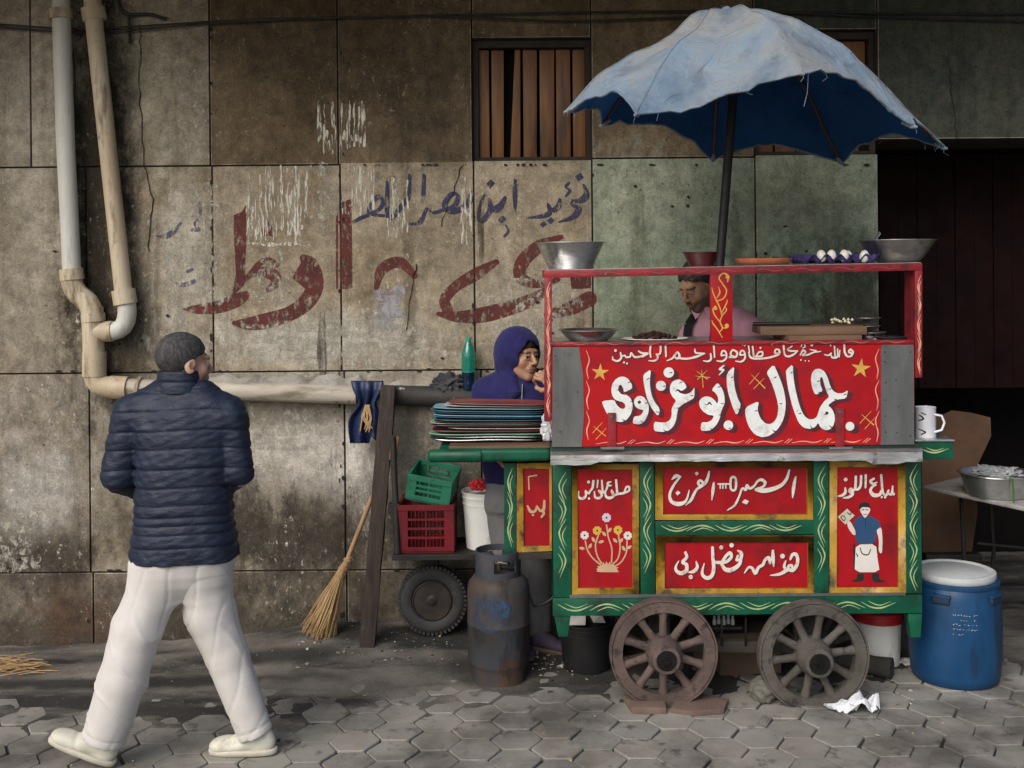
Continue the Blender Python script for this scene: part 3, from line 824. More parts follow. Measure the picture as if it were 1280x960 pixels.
for nm, pts in (('upper thin black cable strung across the wall', [(-60, 26), (90, 36), (170, 33), (330, 24), (600, 18), (740, 15), (900, 14), (1100, 16), (1400, 18)]),
                ('lower thin black cable sagging across the wall', [(-60, 29), (80, 40), (160, 38), (300, 27), (520, 20), (700, 26), (840, 22), (960, 16), (1130, 22), (1400, 30)])):
    mb = MB(); mb.tube(px3(curve(pts), WY - .03), .0055, 6)
    tag(mb.build('cable', m_cab, smooth=60), nm, 'cable', 'cables strung along the wall')
mb = MB(); mb.tube(px3(curve([(146, -20), (150, 10), (162, 18), (186, 18), (208, 24)]), WY - .02), .009, 8); mb.tube(px3([(161, 18), (162, 54)], WY - .02), .008, 8)
mb.tube(px3(curve([(128, -20), (124, 4), (132, 16), (146, -10)]), WY - .03), .006, 8)
tag(mb.build('wire_tangle', m_cab, smooth=60), 'short tangle of black wire hanging beside the leaning drain pipe', 'wire')
# ------------------------------------------------------------------ the painted food cart
FY = 5.06
m_red = M('red sign paint', (.42, .0035, .006), (.31, .003, .007), rough=.45, spec=.3, scale=3, bump=.12, bscale=24, stretch=(.4, 1, 1), dirt=((.17, .006, .018), .48, .72, 3.5), dirt2=((.12, .03, .02), .66, .72, 36))
m_rpan = M('red panel paint', (.36, .003, .008), (.26, .003, .008), rough=.48, spec=.3, scale=4, bump=.12, bscale=30, stretch=(1, 1, .35), dirt=((.13, .006, .010), .50, .72, 5), dirt2=((.06, .02, .015), .65, .72, 40))
m_rtrim = M('worn red trim', (.30, .012, .02), (.15, .008, .014), rough=.45, scale=9, bump=.3, dirt=((.06, .012, .012), .52, .68, 14), dirt2=((.45, .25, .25), .68, .74, 40, (1, 1, .5)))
m_grn = M('green cart paint', (.006, .10, .052), (.003, .055, .03), rough=.45, spec=.3, scale=6, bump=.2, bscale=40, dirt=((.008, .022, .015), .50, .68, 7), dirt2=((.16, .13, .10), .67, .73, 45))
m_yel = M('ochre frame paint', (.40, .23, .015), (.27, .145, .012), rough=.5, scale=9, bump=.3, bscale=45, dirt=((.085, .045, .014), .50, .64, 11), dirt2=((.03, .018, .01), .60, .70, 26))
m_dwood = M('dark greasy wood', (.035, .028, .02), (.015, .012, .01), rough=.75, scale=8)
m_galv = M('dull zinc sheet', (.20, .205, .20), (.125, .13, .13), rough=.55, metal=.75, scale=4, stretch=(2, 2, .6), bump=.1, dirt=((.06, .06, .058), .62, .76, 5), dirt2=((.05, .045, .04), .70, .73, 30))
m_alu = M('scuffed tin sheet', (.62, .62, .61), (.42, .42, .42), rough=.38, metal=.85, scale=8, stretch=(.4, 2, 2), bump=.35, bscale=26, bdist=.006, dirt=((.14, .13, .12), .56, .68, 14))
m_cream = M('cream lettering paint', (.72, .67, .60), (.60, .55, .48), rough=.5, scale=20, bump=.15, dirt=((.42, .26, .22), .54, .68, 26))
m_white = M('white lettering paint', (.74, .76, .74), (.62, .64, .63), rough=.45, scale=10, bump=.2, dirt=((.46, .42, .40), .53, .70, 22))
m_shad = M('maroon lettering edge', (.085, .006, .016), (.06, .005, .012), rough=.5, bump=.1)
m_ink = M('black brush strokes', (.012, .01, .012), rough=.6, bump=0)
m_gold = M('gold paint', (.62, .38, .07), (.50, .28, .05), rough=.5, scale=20, bump=.1)
m_pink = M('salmon scroll paint', (.72, .36, .24), (.60, .24, .17), rough=.5, scale=30, bump=.1, dirt=((.40, .05, .04), .58, .7, 24))
m_lime = M('pale green scroll paint', (.40, .47, .22), (.26, .36, .16), rough=.5, scale=30, bump=.1)
m_pblu = M('blue picture paint', (.02, .065, .16), (.015, .05, .12), rough=.5, bump=.1)
m_pwht = M('white picture paint', (.66, .63, .58), (.55, .52, .48), rough=.5, bump=.1)
m_pblk = M('black picture paint', (.014, .012, .013), rough=.5, bump=.1)
m_pyel = M('yellow picture paint', (.60, .40, .05), (.5, .3, .04), rough=.5, bump=.1)
m_stem = M('tan picture paint', (.55, .38, .22), (.45, .30, .18), rough=.5, bump=.1)
m_lilac = M('lilac picture paint', (.55, .50, .55), (.5, .45, .5), rough=.5, bump=.1)

cart = thing('food_cart', 'red, green and yellow painted wooden food cart with spoked wheels and big white lettering', 'food cart', P(920, 770, 5.3) * Vector((1, 1, 0)) if False else (P(920, 770, 5.3).x, 5.3, 0))
BY = 5.56
def scrolls_v(mb, x, y0, y1, Y, mi=0, per=40, w=6.0, seed=0):
    rn = random.Random(seed); sh = []; s = 1; y = y0
    while y + per * .9 < y1:
        a = w * .75 * s
        sh.append(('s', [(x + a, y, .25), (x - a * .55, y + per * .3, .75), (x - a * .8, y + per * .52, .95), (x + a * .7, y + per * .98, .2)]))
        sh.append(('s', [(x + a * 1.2, y + per * .22, .2), (x + a * .2, y + per * .42, .6), (x + a * .1, y + per * .6, .6), (x + a * 1.1, y + per * .85, .2)]))
        y += per * rn.uniform(.72, .86); s = -s
    paint(mb, sh, Y, .35, mi)
def scrolls_h(mb, x0, x1, y, Y, mi=0, per=40, h=6.0, seed=0, slope=0.0):
    rn = random.Random(seed); sh = []; s = 1; x = x0
    while x + per * .9 < x1:
        a = h * .6 * s; yy = y + slope * (x - x0)
        sh.append(('s', [(x, yy - a, .25), (x + per * .3, yy + a * .6, .8), (x + per * .6, yy + a * .8, 1.0), (x + per, yy - a * .8, .2)]))
        sh.append(('s', [(x + per * .2, yy - a * 1.2, .2), (x + per * .45, yy - a * .1, .7), (x + per * .6, yy - a * .05, .6), (x + per * .85, yy - a * 1.1, .2)]))
        x += per * rn.uniform(.78, .92); s = -s
    paint(mb, sh, Y, .35, mi)
# carcass
def bpart(name, m, quads, parent=cart, bevel=.003, smooth=40):
    b = MB()
    for q in quads: q(b)
    return b.build(name, m, parent, bevel=bevel, smooth=smooth)
mb = MB(); mb.pbox(716, 580, 1130, 745, FY + .05, BY - FY - .06); mb.build('carcass', m_dwood, cart, bevel=.004)
mb = MB(); mb.pquad([(688, 743), (1152, 741), (1152, 559), (688, 562)], BY + .002, .02); mb.build('back_board', m_grn, cart)
posts = []
for q, sx, (a, b_) in (([(692, 747), (714.5, 747), (714, 580), (691, 581)], 703, (590, 745)), ([(801, 744), (819, 744), (817.5, 578), (799.5, 578)], 809, (584, 742)),
             ([(1018, 742), (1036, 742), (1036, 576), (1017, 577)], 1027, (582, 740)), ([(1133, 742), (1153, 742), (1151, 575), (1132, 575)], 1142, (580, 740))):
    mb = MB(); mb.pquad(q, FY, .055); o = mb.build('post', m_grn, cart, bevel=.003, smooth=40)
    k = MB(); scrolls_v(k, sx, a, b_, FY - .0008, seed=sx); k.build('scroll_painting', m_lime, o)
for q in ([(690, 747), (713, 747), (713, 580), (690, 580)], [(1131, 742), (1152, 742), (1150, 575), (1130, 575)]):
    mb = MB(); mb.pquad(q, BY - .05, .05); mb.build('post', m_grn, cart, bevel=.003)
mb = MB(); mb.pquad([(819.2, 669.5), (1018, 668), (1018, 650), (819, 651.5)], FY + .002, .05); o = mb.build('rail', m_grn, cart, bevel=.003, smooth=40)
k = MB(); scrolls_h(k, 826, 1012, 660.5, FY + .0012, seed=1, slope=-.006); k.build('scroll_painting', m_lime, o)
mb = MB(); mb.pquad([(691, 770.5), (1153, 766.5), (1153, 743.5), (691, 748)], FY - .004, .05); o = mb.build('rail', m_grn, cart, bevel=.004, smooth=40)
k = MB(); scrolls_h(k, 697, 1146, 759.5, FY - .0048, seed=2, slope=-.0085, per=44, h=7); k.build('scroll_painting', m_lime, o)
mb = MB(); mb.pquad([(712, 748), (1132, 744.5), (1132, 741.5), (712, 744)], FY - .008, .02); mb.build('tin_strip', m_galv, cart, bevel=.001)
mb = MB(); mb.pquad([(689, 571), (1150, 567), (1150, 555), (689, 557.5)], FY + .012, BY - FY - .015); mb.build('top_rail', M('blackish green wood', (.006, .03, .02), (.004, .018, .013), rough=.6), cart, bevel=.003)
# legs
for q in ([(698, 796), (710, 796), (713.5, 768), (692, 768)], [(1138, 797), (1151, 797), (1153, 767), (1135, 767)]):
    for yy in (FY + .004, BY - .05):
        mb = MB(); mb.pquad(q, yy, .045); mb.build('leg', m_grn, cart, bevel=.004, smooth=40)
# frames and red panels
def framed(outer, inner, red=m_rpan):
    (x0, y0, x1, y1), (a0, b0, a1, b1) = outer, inner
    f = MB(); Y = FY + .004
    oc = [(x0, y1), (x1, y1), (x1, y0), (x0, y0)]; ic = [(a0, b1), (a1, b1), (a1, b0), (a0, b0)]
    for k in range(4):
        k2 = (k + 1) % 4
        q = [P(*oc[k], Y), P(*oc[k2], Y), P(*ic[k2], Y + .004), P(*ic[k], Y + .004)]
        f.hexa(q + [v + Vector((0, .03, 0)) for v in q])
    o = f.build('panel_frame', m_yel, cart, bevel=.0025, smooth=40)
    p = MB(); p.pbox(a0 - 1, b0 - 1, a1 + 1, b1 + 1, FY + .016, .015)
    return p.build('painted_panel', red, cart), FY + .016
pA, YA = framed((715, 580.5, 799, 743), (722, 587, 791, 735.5))
pB, YB = framed((819, 578, 1017, 650), (829, 584.5, 1009, 643))
pC, YC = framed((820, 670, 1018, 743), (831, 678, 1010, 735.5))
pD, YD = framed((1037, 577, 1132, 741.5), (1046, 584, 1123, 734.5))
def letter(shapes, Y, parent, sdx=1.2, sdy=1.0, grow=.25, res=.3, m=m_cream, ms=m_shad):
    k = MB(); paint(k, shapes, Y - .0005, res, 0, grow=grow, dx=sdx, dy=sdy); k.build('lettering_edge', ms, parent)
    k = MB(); paint(k, shapes, Y - .0011, res, 0); return k.build('lettering', m, parent)
# small panels' writing
letter(crop([st(6, (1118, 135, 6), (1106, 190, 13), (1098, 250, 12), (1093, 302, 4)), st(6, (1066, 82, 8), (1045, 150, 12), (1000, 203, 14), (920, 236, 18), (850, 245, 18), (800, 237, 12)),
    st(6, (868, 205, 10), (872, 178, 12), (845, 158, 12), (812, 170, 9), (788, 205, 9), (752, 228, 10), (728, 203, 10), (718, 238, 11), (690, 228, 8), (665, 292, 8), (630, 360, 9), (572, 402, 4)),
    st(8, (868, 205, 9), (840, 222, 9), (812, 228, 8)), ('P', [(688, 340), (708, 314), (744, 328), (726, 356)]), st(5, (498, 192, 7), (592, 192, 7)), st(5, (514, 195, 6), (514, 226, 6)), st(5, (535, 195, 6), (535, 226, 6)), st(5, (558, 195, 6), (558, 224, 6)),
    st(8, (595, 190, 10), (600, 148, 9), (618, 135, 9), (636, 148, 9), (641, 190, 10), (636, 232, 9), (618, 244, 9), (600, 230, 9), (595, 190, 10)),
    st(6, (462, 183, 7), (456, 240, 13), (447, 320, 4)), st(6, (425, 93, 7), (412, 150, 12), (385, 195, 12), (352, 204, 11), (337, 182, 10), (352, 164, 10), (374, 180, 10), (366, 208, 10), (330, 232, 10), (308, 265, 11), (280, 320, 11), (240, 360, 4)),
    ('P', [(308, 106), (328, 93), (344, 110), (324, 124)]), st(6, (198, 133, 5), (160, 128, 14), (128, 155, 5)), st(6, (190, 138, 8), (140, 205, 10), (110, 275, 11), (125, 332, 14), (185, 352, 17), (240, 325, 10), (266, 242, 4)),
    ('P', [(155, 262), (175, 243), (196, 263), (172, 284)])], 820, 575, 6.4), YB, pB)
letter(crop([st(8, (1075, 218, 8), (1092, 182, 13), (1120, 180, 14), (1134, 220, 13), (1125, 268, 14), (1095, 305, 15), (1062, 298, 12), (1062, 272, 11), (1085, 268, 11), (1092, 292, 10)), st(8, (1062, 300, 10), (1040, 312, 12), (1015, 322, 12)),
    st(8, (1038, 232, 6), (1026, 272, 11), (1036, 310, 13), (985, 338, 12), (915, 347, 4)), ('c', 1012, 193, 19), st(8, (935, 150, 9), (936, 210, 15), (942, 275, 6)),
    st(8, (912, 248, 10), (902, 208, 15), (872, 225, 12), (855, 262, 12), (820, 285, 12), (795, 328, 14), (772, 292, 11), (742, 283, 10), (708, 328, 4)),
    st(8, (655, 148, 6), (682, 170, 14), (678, 212, 12), (645, 225, 10), (655, 190, 9)), st(8, (682, 190, 11), (668, 255, 14), (612, 300, 18), (562, 302, 17), (535, 275, 13), (522, 245, 11)),
    st(8, (530, 240, 12), (560, 192, 12), (592, 168, 14), (602, 200, 12), (562, 238, 13), (500, 244, 13), (462, 240, 11)), st(8, (452, 125, 11), (455, 200, 13), (462, 290, 14), (446, 350, 15), (405, 368, 15), (370, 332, 12), (385, 252, 4)),
    ('c', 605, 106, 18), ('c', 522, 124, 16), st(8, (322, 238, 6), (330, 280, 12), (302, 315, 14), (258, 322, 5)), ('c', 278, 360, 17),
    st(8, (236, 165, 11), (246, 202, 12), (214, 240, 13), (244, 262, 14), (242, 308, 15), (202, 330, 16), (165, 312, 13), (158, 278, 9), (182, 232, 4))], 820, 665, 6.4), YC, pC, sdx=1.5)
sa = crop([st(6, (483, 205, 7), (500, 165, 9), (522, 163, 9), (522, 194, 9), (472, 216, 10), (425, 222, 10)), st(8, (412, 104, 9), (417, 160, 10), (420, 220, 10), (390, 230, 9), (373, 200, 8)), st(7, (375, 190, 8), (392, 235, 10), (360, 257, 12), (326, 243, 10), (318, 198, 5)),
    st(6, (366, 118, 6), (340, 130, 10), (352, 150, 8), (372, 150, 5)), st(8, (340, 150, 9), (325, 192, 9), (300, 206, 9), (290, 108, 8)), st(8, (300, 206, 9), (264, 195, 8)), st(7, (264, 195, 8), (290, 230, 10), (270, 257, 11), (234, 251, 10), (226, 202, 5)),
    st(6, (256, 108, 8), (250, 168, 5)), st(8, (218, 112, 10), (210, 170, 10), (190, 198, 9), (178, 218, 9), (150, 196, 8)), st(7, (150, 196, 8), (152, 240, 10), (120, 263, 12), (90, 246, 10), (92, 198, 4)), ('c', 176, 120, 13), ('c', 180, 262, 10)], 710, 585, 6.857)
letter(sa, YA, pA, sdx=1.0, sdy=.9)
letter(crop([st(6, (485, 186, 6), (477, 240, 9), (450, 235, 8)), ('c', 490, 240, 11), st(8, (455, 215, 7), (440, 247, 9), (415, 225, 8), (404, 108, 9)), st(8, (405, 220, 9), (390, 245, 11), (350, 247, 14), (328, 216, 10), (345, 186, 8), (366, 176, 6)),
    st(6, (352, 132, 8), (328, 150, 9), (345, 168, 8), (372, 158, 5)), st(8, (295, 108, 9), (293, 195, 6)), st(8, (262, 115, 9), (258, 180, 9), (240, 206, 9), (222, 206, 8)), st(8, (225, 118, 9), (220, 200, 9), (194, 217, 9)),
    st(7, (200, 238, 9), (178, 218, 9), (194, 203, 8), (203, 240, 9), (172, 263, 9), (138, 267, 5)), st(6, (150, 198, 6), (150, 230, 10), (125, 251, 9), (98, 256, 4)), ('c', 153, 138, 13), ('c', 432, 262, 9), ('c', 408, 262, 8)], 1030, 575, 5.647), YD, pD, sdx=.9, sdy=.8)
# flowers
k = MB()
stems = [[(148, 625), (165, 700), (210, 770), (278, 828)], [(262, 570), (236, 660), (250, 750), (288, 818)], [(330, 488), (345, 590), (375, 690), (373, 812)], [(432, 570), (446, 680), (430, 770), (388, 822)], [(506, 625), (500, 720), (460, 800), (405, 842)]]
fl = [st(6, *[(x, y, 6) for x, y in s]) for s in stems]
for x, y, a in ((120, 688, 10), (190, 668, -60), (218, 615, 60), (285, 632, -15), (310, 565, 50), (358, 532, -55), (405, 622, 45), (455, 622, -50), (478, 690, 60), (525, 680, -35)):
    c, s = math.cos(R(a)) * 24, math.sin(R(a)) * 24
    fl.append(st(5, (x - c, y - s, 3), (x, y, 13), (x + c, y + s, 2)))
fl.append(('p', [(240, 892), (258, 872), (236, 868), (262, 856), (245, 838), (270, 845), (275, 815), (292, 838), (300, 800), (315, 832), (330, 795), (342, 830), (360, 800), (368, 832), (392, 812), (392, 838), (415, 830), (405, 850), (438, 852), (412, 866), (436, 882), (420, 886), (448, 894)]))
paint(k, crop(fl, 710, 585, 6.857), YA - .0006, .3, 0)
for x, y, r, mi in ((330, 426, 42, 1), (142, 577, 39, 2), (512, 580, 39, 2), (250, 537, 41, 3), (428, 532, 41, 3)):
    sh = [('c', x, y, r * .5)]
    for j in range(8): sh.append(('c', x + r * .66 * math.cos(j * .785 + .3), y + r * .66 * math.sin(j * .785 + .3), r * .30))
    paint(k, crop(sh, 710, 585, 6.857), YA - .0009, .3, mi); paint(k, crop([('c', x, y, r * .2)], 710, 585, 6.857), YA - .0013, .3, 4)
k.build('flower_painting', [m_stem, m_lilac, m_pwht, m_pyel, m_ink], pA)
# painted vendor
k = MB(); c6 = lambda s: crop(s, 1030, 575, 5.647)
paint(k, c6([('p', [(232, 800), (285, 800), (280, 858), (195, 862), (200, 850), (232, 838)]), ('p', [(332, 798), (388, 795), (390, 842), (430, 852), (425, 864), (345, 864)]), ('p', [(205, 590), (222, 590), (216, 790), (208, 780)])]), YD - .0006, .3, 2)
paint(k, c6([('p', [(225, 598), (368, 592), (378, 700), (394, 792), (216, 792), (220, 690)])]), YD - .0010, .3, 1)
paint(k, c6([('p', [(365, 480), (405, 472), (414, 560), (410, 655), (398, 660), (385, 640), (388, 560)]), ('p', [(160, 435), (185, 430), (222, 500), (226, 528), (205, 530), (170, 480)])]), YD - .0010, .3, 1)
paint(k, c6([('p', [(252, 325), (325, 325), (326, 360), (310, 385), (290, 412), (270, 388), (255, 360)])]), YD - .0010, .3, 1)
paint(k, c6([('p', [(268, 392), (290, 414), (315, 390), (352, 408), (385, 425), (404, 470), (368, 496), (366, 592), (226, 594), (222, 500), (205, 440), (232, 405)])]), YD - .0014, .3, 0)
paint(k, c6([('p', [(243, 350), (248, 310), (285, 296), (320, 306), (328, 350), (318, 335), (270, 332), (258, 345)])]), YD - .0014, .3, 2)
paint(k, c6([('P', [(96, 402), (163, 343), (216, 392), (150, 456)])]), YD - .0014, .3, 3)
paint(k, c6([st(3, (125, 415, 3), (120, 400, 3), (138, 395, 3), (150, 412, 3), (140, 428, 3), (125, 415, 3)), st(3, (165, 372, 3), (185, 385, 4), (192, 365, 3)), st(2, (268, 352, 3), (282, 350, 3)), st(2, (296, 350, 3), (310, 352, 3)), st(2, (280, 385, 2), (300, 383, 2)),
    st(3, (255, 620, 3), (270, 660, 4), (310, 668, 4), (330, 630, 3)), st(2, (228, 660, 3), (238, 680, 4)), st(2, (292, 412, 2), (292, 470, 2))]), YD - .0018, .3, 2)
k.build('vendor_painting', [m_pblu, m_pwht, m_pblk, M('banknote paint', (.56, .52, .40), rough=.5, bump=.1)], pD)

# upper sign board
mb = MB(); mb.pquad([(690, 558.5), (1143, 555.5), (1143, 427), (690, 430)], FY, .03); sign = mb.build('sign_board', m_red, cart, bevel=.002)
for q in ([(690, 558.5), (727, 558.5), (730, 520), (729, 470), (724, 434), (691, 434)], [(1101, 556), (1143, 555.5), (1142, 431), (1103, 431), (1101, 436)]):
    mb = MB(); f = [P(x, y, FY - .003) for x, y in q]; n_ = len(q)
    mb.add(f + [v + Vector((0, .0025, 0)) for v in f], [tuple(range(n_))] + [(i, n_ + i, n_ + (i + 1) % n_, (i + 1) % n_) for i in range(n_)])
    pl = mb.build('metal_plate', m_galv, sign)
mb = MB()
for x, y in ((694, 445), (694, 500), (722, 490), (700, 540), (1106, 440), (1106, 452), (1107, 478), (1107, 500), (1107, 520), (1107, 540), (1138, 440), (1120, 475), (1123, 508), (1138, 545), (1121, 541)):
    c = P(x, y, FY - .003); mb.lathe([(.0001, -.0025), (.003, -.0018), (.0036, 0)], c, 8, 'Y')
mb.build('rivet', M('dark nail heads', (.05, .05, .05), rough=.5, metal=.5, bump=0), sign, smooth=40)
mb = MB(); mb.pquad([(688, 432.6), (1143, 429.6), (1143, 425), (688, 428)], FY - .006, .05); o = mb.build('trim_rail', m_rtrim, cart, bevel=.002, smooth=40)
k = MB(); sh = []
for i in range(10):
    x = 700 + i * 44; y = 430.2 - i * .3
    if 880 < x < 930: continue
    sh.append(('s', [(x, y + 1.5, .2), (x + 12, y - 1.5, .5), (x + 24, y + .8, .6), (x + 36, y - 1.2, .2)]))
paint(k, sh, FY - .0068, .35); k.build('scroll_painting', M('dull salmon scroll paint', (.42, .14, .10), (.28, .05, .045), rough=.5, scale=30), o)
big1 = [('p', q) for q in ([(325, 485), (240, 525), (234, 490), (218, 455), (202, 446), (187, 460), (181, 492), (192, 520), (215, 543), (270, 550), (305, 580), (325, 630), (325, 690), (305, 750), (265, 800), (215, 822), (160, 815), (100, 780), (60, 720), (28, 650), (20, 610), (142, 597), (165, 645), (195, 678), (232, 692), (254, 672), (250, 642), (225, 620), (180, 608), (145, 592), (122, 555), (112, 505), (120, 445), (150, 398), (195, 368), (240, 365), (285, 390), (315, 435)],
    [(432, 345), (512, 290), (497, 400), (502, 480), (518, 560), (548, 622), (600, 690), (582, 765), (520, 690), (475, 600), (450, 500), (436, 420)],
    [(870, 475), (815, 512), (790, 495), (778, 508), (800, 530), (850, 545), (900, 530), (930, 500), (945, 468), (945, 575), (900, 605), (830, 640), (782, 680), (770, 740), (760, 810), (730, 870), (680, 910), (620, 920), (538, 910), (540, 815), (600, 825), (660, 825), (700, 800), (718, 750), (715, 690), (740, 640), (762, 605), (725, 570), (700, 520), (698, 465), (720, 420), (760, 397), (800, 395), (845, 425)],
    [(1175, 422), (1225, 490), (1245, 560), (1248, 630), (1225, 680), (1210, 720), (1200, 780), (1165, 850), (1110, 900), (1050, 910), (1005, 905), (1015, 820), (1070, 825), (1120, 800), (1140, 755), (1085, 750), (1030, 715), (995, 665), (992, 615), (1015, 580), (1060, 562), (1110, 572), (1150, 605), (1172, 640), (1185, 600), (1175, 560), (1150, 525), (1115, 500)])]
waw = [('p', [(340, 763), (385, 762), (420, 740), (435, 700), (400, 695), (358, 672), (338, 632), (343, 595), (368, 567), (402, 557), (440, 572), (470, 610), (488, 660), (486, 720), (465, 780), (430, 830), (385, 845), (323, 832)]), ('h', 394, 622, 17)]
big2 = [('p', q) for q in ([(62, 295), (128, 230), (120, 330), (132, 430), (157, 520), (188, 578), (148, 675), (110, 590), (75, 480), (58, 380)],
    [(412, 285), (478, 215), (520, 310), (565, 430), (585, 540), (580, 640), (555, 730), (500, 810), (430, 855), (370, 865), (310, 840), (260, 780), (228, 690), (222, 600), (348, 540), (332, 620), (355, 690), (400, 740), (440, 750), (480, 730), (510, 680), (520, 600), (505, 520), (470, 410), (440, 340)])]
jam = [('p', [(585, 268), (648, 212), (652, 330), (668, 430), (692, 530), (718, 615), (750, 675), (790, 705), (830, 705), (862, 682), (875, 640), (893, 590), (930, 540), (972, 505), (945, 455), (928, 400), (915, 345), (900, 325), (888, 345), (893, 400), (915, 455), (845, 492), (815, 410), (808, 340), (820, 285), (850, 258), (890, 255), (930, 280), (958, 335), (978, 405), (1003, 450), (1040, 473), (1090, 475), (1140, 443), (1122, 520), (1045, 528), (1003, 545), (958, 582), (990, 605), (1015, 650), (1022, 710), (1005, 770), (970, 800), (930, 800), (893, 778), (872, 735), (848, 772), (800, 792), (742, 780), (697, 732), (660, 640), (630, 540), (605, 430), (590, 330)]), ('h', 950, 650, 14)]
C1 = lambda s: crop(s, 750, 425, 8.0)
C2 = lambda s: crop(s, 900, 425, 7.111)
k1 = MB(); k2 = MB()
for grp in (C1(big1 + [('c', 688, 325, 52), ('c', 610, 458, 50), st(10, (1240, 255, 6), (1198, 292, 10), (1235, 300, 9), (1193, 348, 5))]), C1(waw), C2(big2 + [('c', 75, 757, 42), ('c', 1155, 767, 39)]), C2(jam)):
    for d, gr in ((1, .3), (2.5, .5), (4.2, .7), (5.6, .5)): paint(k1, grp, FY - .0004 - .00012 * (5.6 - d), .5, 0, grow=gr, dx=d, dy=d * .62)
    paint(k2, grp, FY - .0016, .4, 0)
k1.build('lettering_edge', m_shad, sign); k2.build('lettering', m_white, sign)
k = MB()
tk = C1([st(4, (112 + a, b_, 1), (112 + a + 26, b_ - 8 + c, 5), (112 + a + 38, b_ - 14 + c, 1)) for a, b_, c in ((160, 430, 0), (50, 505, 0), (185, 615, 10), (105, 785, 30), (285, 800, 30), (345, 405, -10), (440, 712, 18), (575, 325, 10), (510, 462, 8), (675, 435, -6), (785, 555, 10), (645, 680, 8), (520, 895, 26), (1060, 475, 0), (1090, 630, 16), (1070, 750, 6), (985, 880, 20), (330, 628, 10), (280, 700, 16))]
    + [st(4, (1045, 640, 2), (1075, 645, 4), (1095, 628, 9), (1120, 652, 2)), st(4, (755, 515, 2), (780, 500, 8), (805, 525, 2))])
tk += C2([st(4, (a, b_, 1), (a + 18, b_ - 6 + c, 4.5), (a + 30, b_ - 12 + c, 1)) for a, b_, c in ((92, 338, 0), (155, 610, 16), (70, 785, 6), (475, 335, 2), (525, 560, 14), (465, 795, 24), (305, 632, 4), (620, 300, -6), (695, 655, 4), (800, 755, 36), (860, 368, 4), (965, 440, 0), (1010, 520, 16), (970, 755, 26), (1095, 490, 0), (870, 468, 4))] + [('c', 950, 650, 13), st(4, (920, 665, 1), (950, 655, 6))])
paint(k, tk, FY - .0021, .3); k.build('lettering_ticks', m_ink, sign)
top = C1([st(9, (205, 128, 8), (212, 178, 10), (178, 210, 10), (132, 196, 9), (126, 168, 5)), ('c', 155, 105, 14), st(9, (212, 165, 9), (246, 155, 8), (262, 172, 9), (300, 166, 9), (312, 130, 8), (345, 168, 10), (400, 166, 10), (470, 140, 7)), st(8, (385, 112, 7), (425, 132, 11), (478, 135, 8), (425, 165, 10)),
    ('c', 240, 224, 10), ('c', 270, 235, 10), st(9, (506, 58, 9), (500, 120, 10), (508, 172, 7)), st(9, (562, 140, 7), (578, 178, 10), (546, 207, 9), (488, 207, 5)), st(9, (606, 58, 9), (601, 130, 10), (566, 150, 8)), st(9, (655, 55, 9), (660, 165, 8)),
    st(9, (670, 207, 5), (720, 185, 9), (750, 150, 10), (775, 122, 9), (796, 160, 11), (775, 186, 10), (742, 166, 8)), st(9, (775, 180, 10), (870, 187, 10), (960, 168, 11), (1045, 135, 7)), st(8, (948, 92, 6), (960, 128, 9), (1045, 135, 8)), st(9, (1106, 138, 8), (1110, 190, 10), (1080, 213, 9), (1034, 208, 5)),
    st(9, (1138, 58, 9), (1146, 172, 8)), st(6, (1128, 28, 6), (1108, 44, 6)), st(9, (1248, 152, 8), (1214, 152, 9), (1226, 110, 9), (1258, 122, 9), (1262, 180, 9), (1220, 213, 9), (1168, 208, 5))])
top += C2([st(8, (85, 152, 8), (140, 150, 9), (152, 112, 9), (112, 90, 8), (95, 130, 8), (128, 150, 8)), st(8, (206, 132, 8), (178, 130, 8), (190, 96, 8), (216, 106, 8), (222, 160, 8), (190, 192, 8), (138, 188, 4)), st(4, (202, 46, 4), (222, 30, 4)), st(4, (218, 52, 4), (240, 36, 4)),
    st(7, (254, 52, 6), (262, 112, 6)), st(7, (290, 58, 7), (300, 145, 8)), st(8, (256, 112, 7), (275, 156, 9), (340, 166, 9), (440, 156, 9), (522, 126, 9), (525, 90, 8), (495, 85, 7), (490, 116, 8), (528, 118, 7)), st(7, (320, 148, 7), (345, 110, 8), (376, 108, 8), (372, 142, 8), (312, 146, 7)), ('c', 360, 70, 9), ('c', 462, 35, 12),
    st(8, (565, 52, 8), (575, 125, 8), (602, 146, 9), (650, 132, 9), (690, 98, 6)), st(7, (600, 88, 5), (625, 97, 8), (690, 98, 6)), st(4, (598, 82, 3), (642, 55, 5)), st(7, (714, 132, 6), (738, 92, 8), (760, 110, 8), (732, 136, 7), (782, 131, 8), (832, 110, 7), (896, 102, 4)), st(6, (800, 84, 4), (852, 96, 7)), ('c', 816, 45, 11),
    st(4, (722, 58, 4), (732, 36, 5), (752, 40, 5), (755, 62, 5), (735, 72, 4)), ('c', 720, 178, 7), ('c', 758, 185, 6), ('c', 790, 186, 6), st(6, (930, 130, 5), (965, 136, 7), (988, 118, 7)), st(7, (985, 130, 6), (1000, 156, 8), (1042, 150, 8), (1046, 80, 6)), st(7, (1018, 56, 6), (1022, 145, 7)), st(4, (975, 14, 3), (985, 52, 4)), st(7, (1060, 150, 6), (1064, 95, 6)),
    st(8, (1104, 45, 8), (1110, 112, 9), (1136, 147, 9), (1166, 140, 9), (1182, 108, 9), (1160, 84, 8), (1145, 106, 8), (1176, 120, 8)), ('c', 1138, 25, 10)])
letter(top, FY, sign, sdx=1.1, sdy=.9, grow=.3)
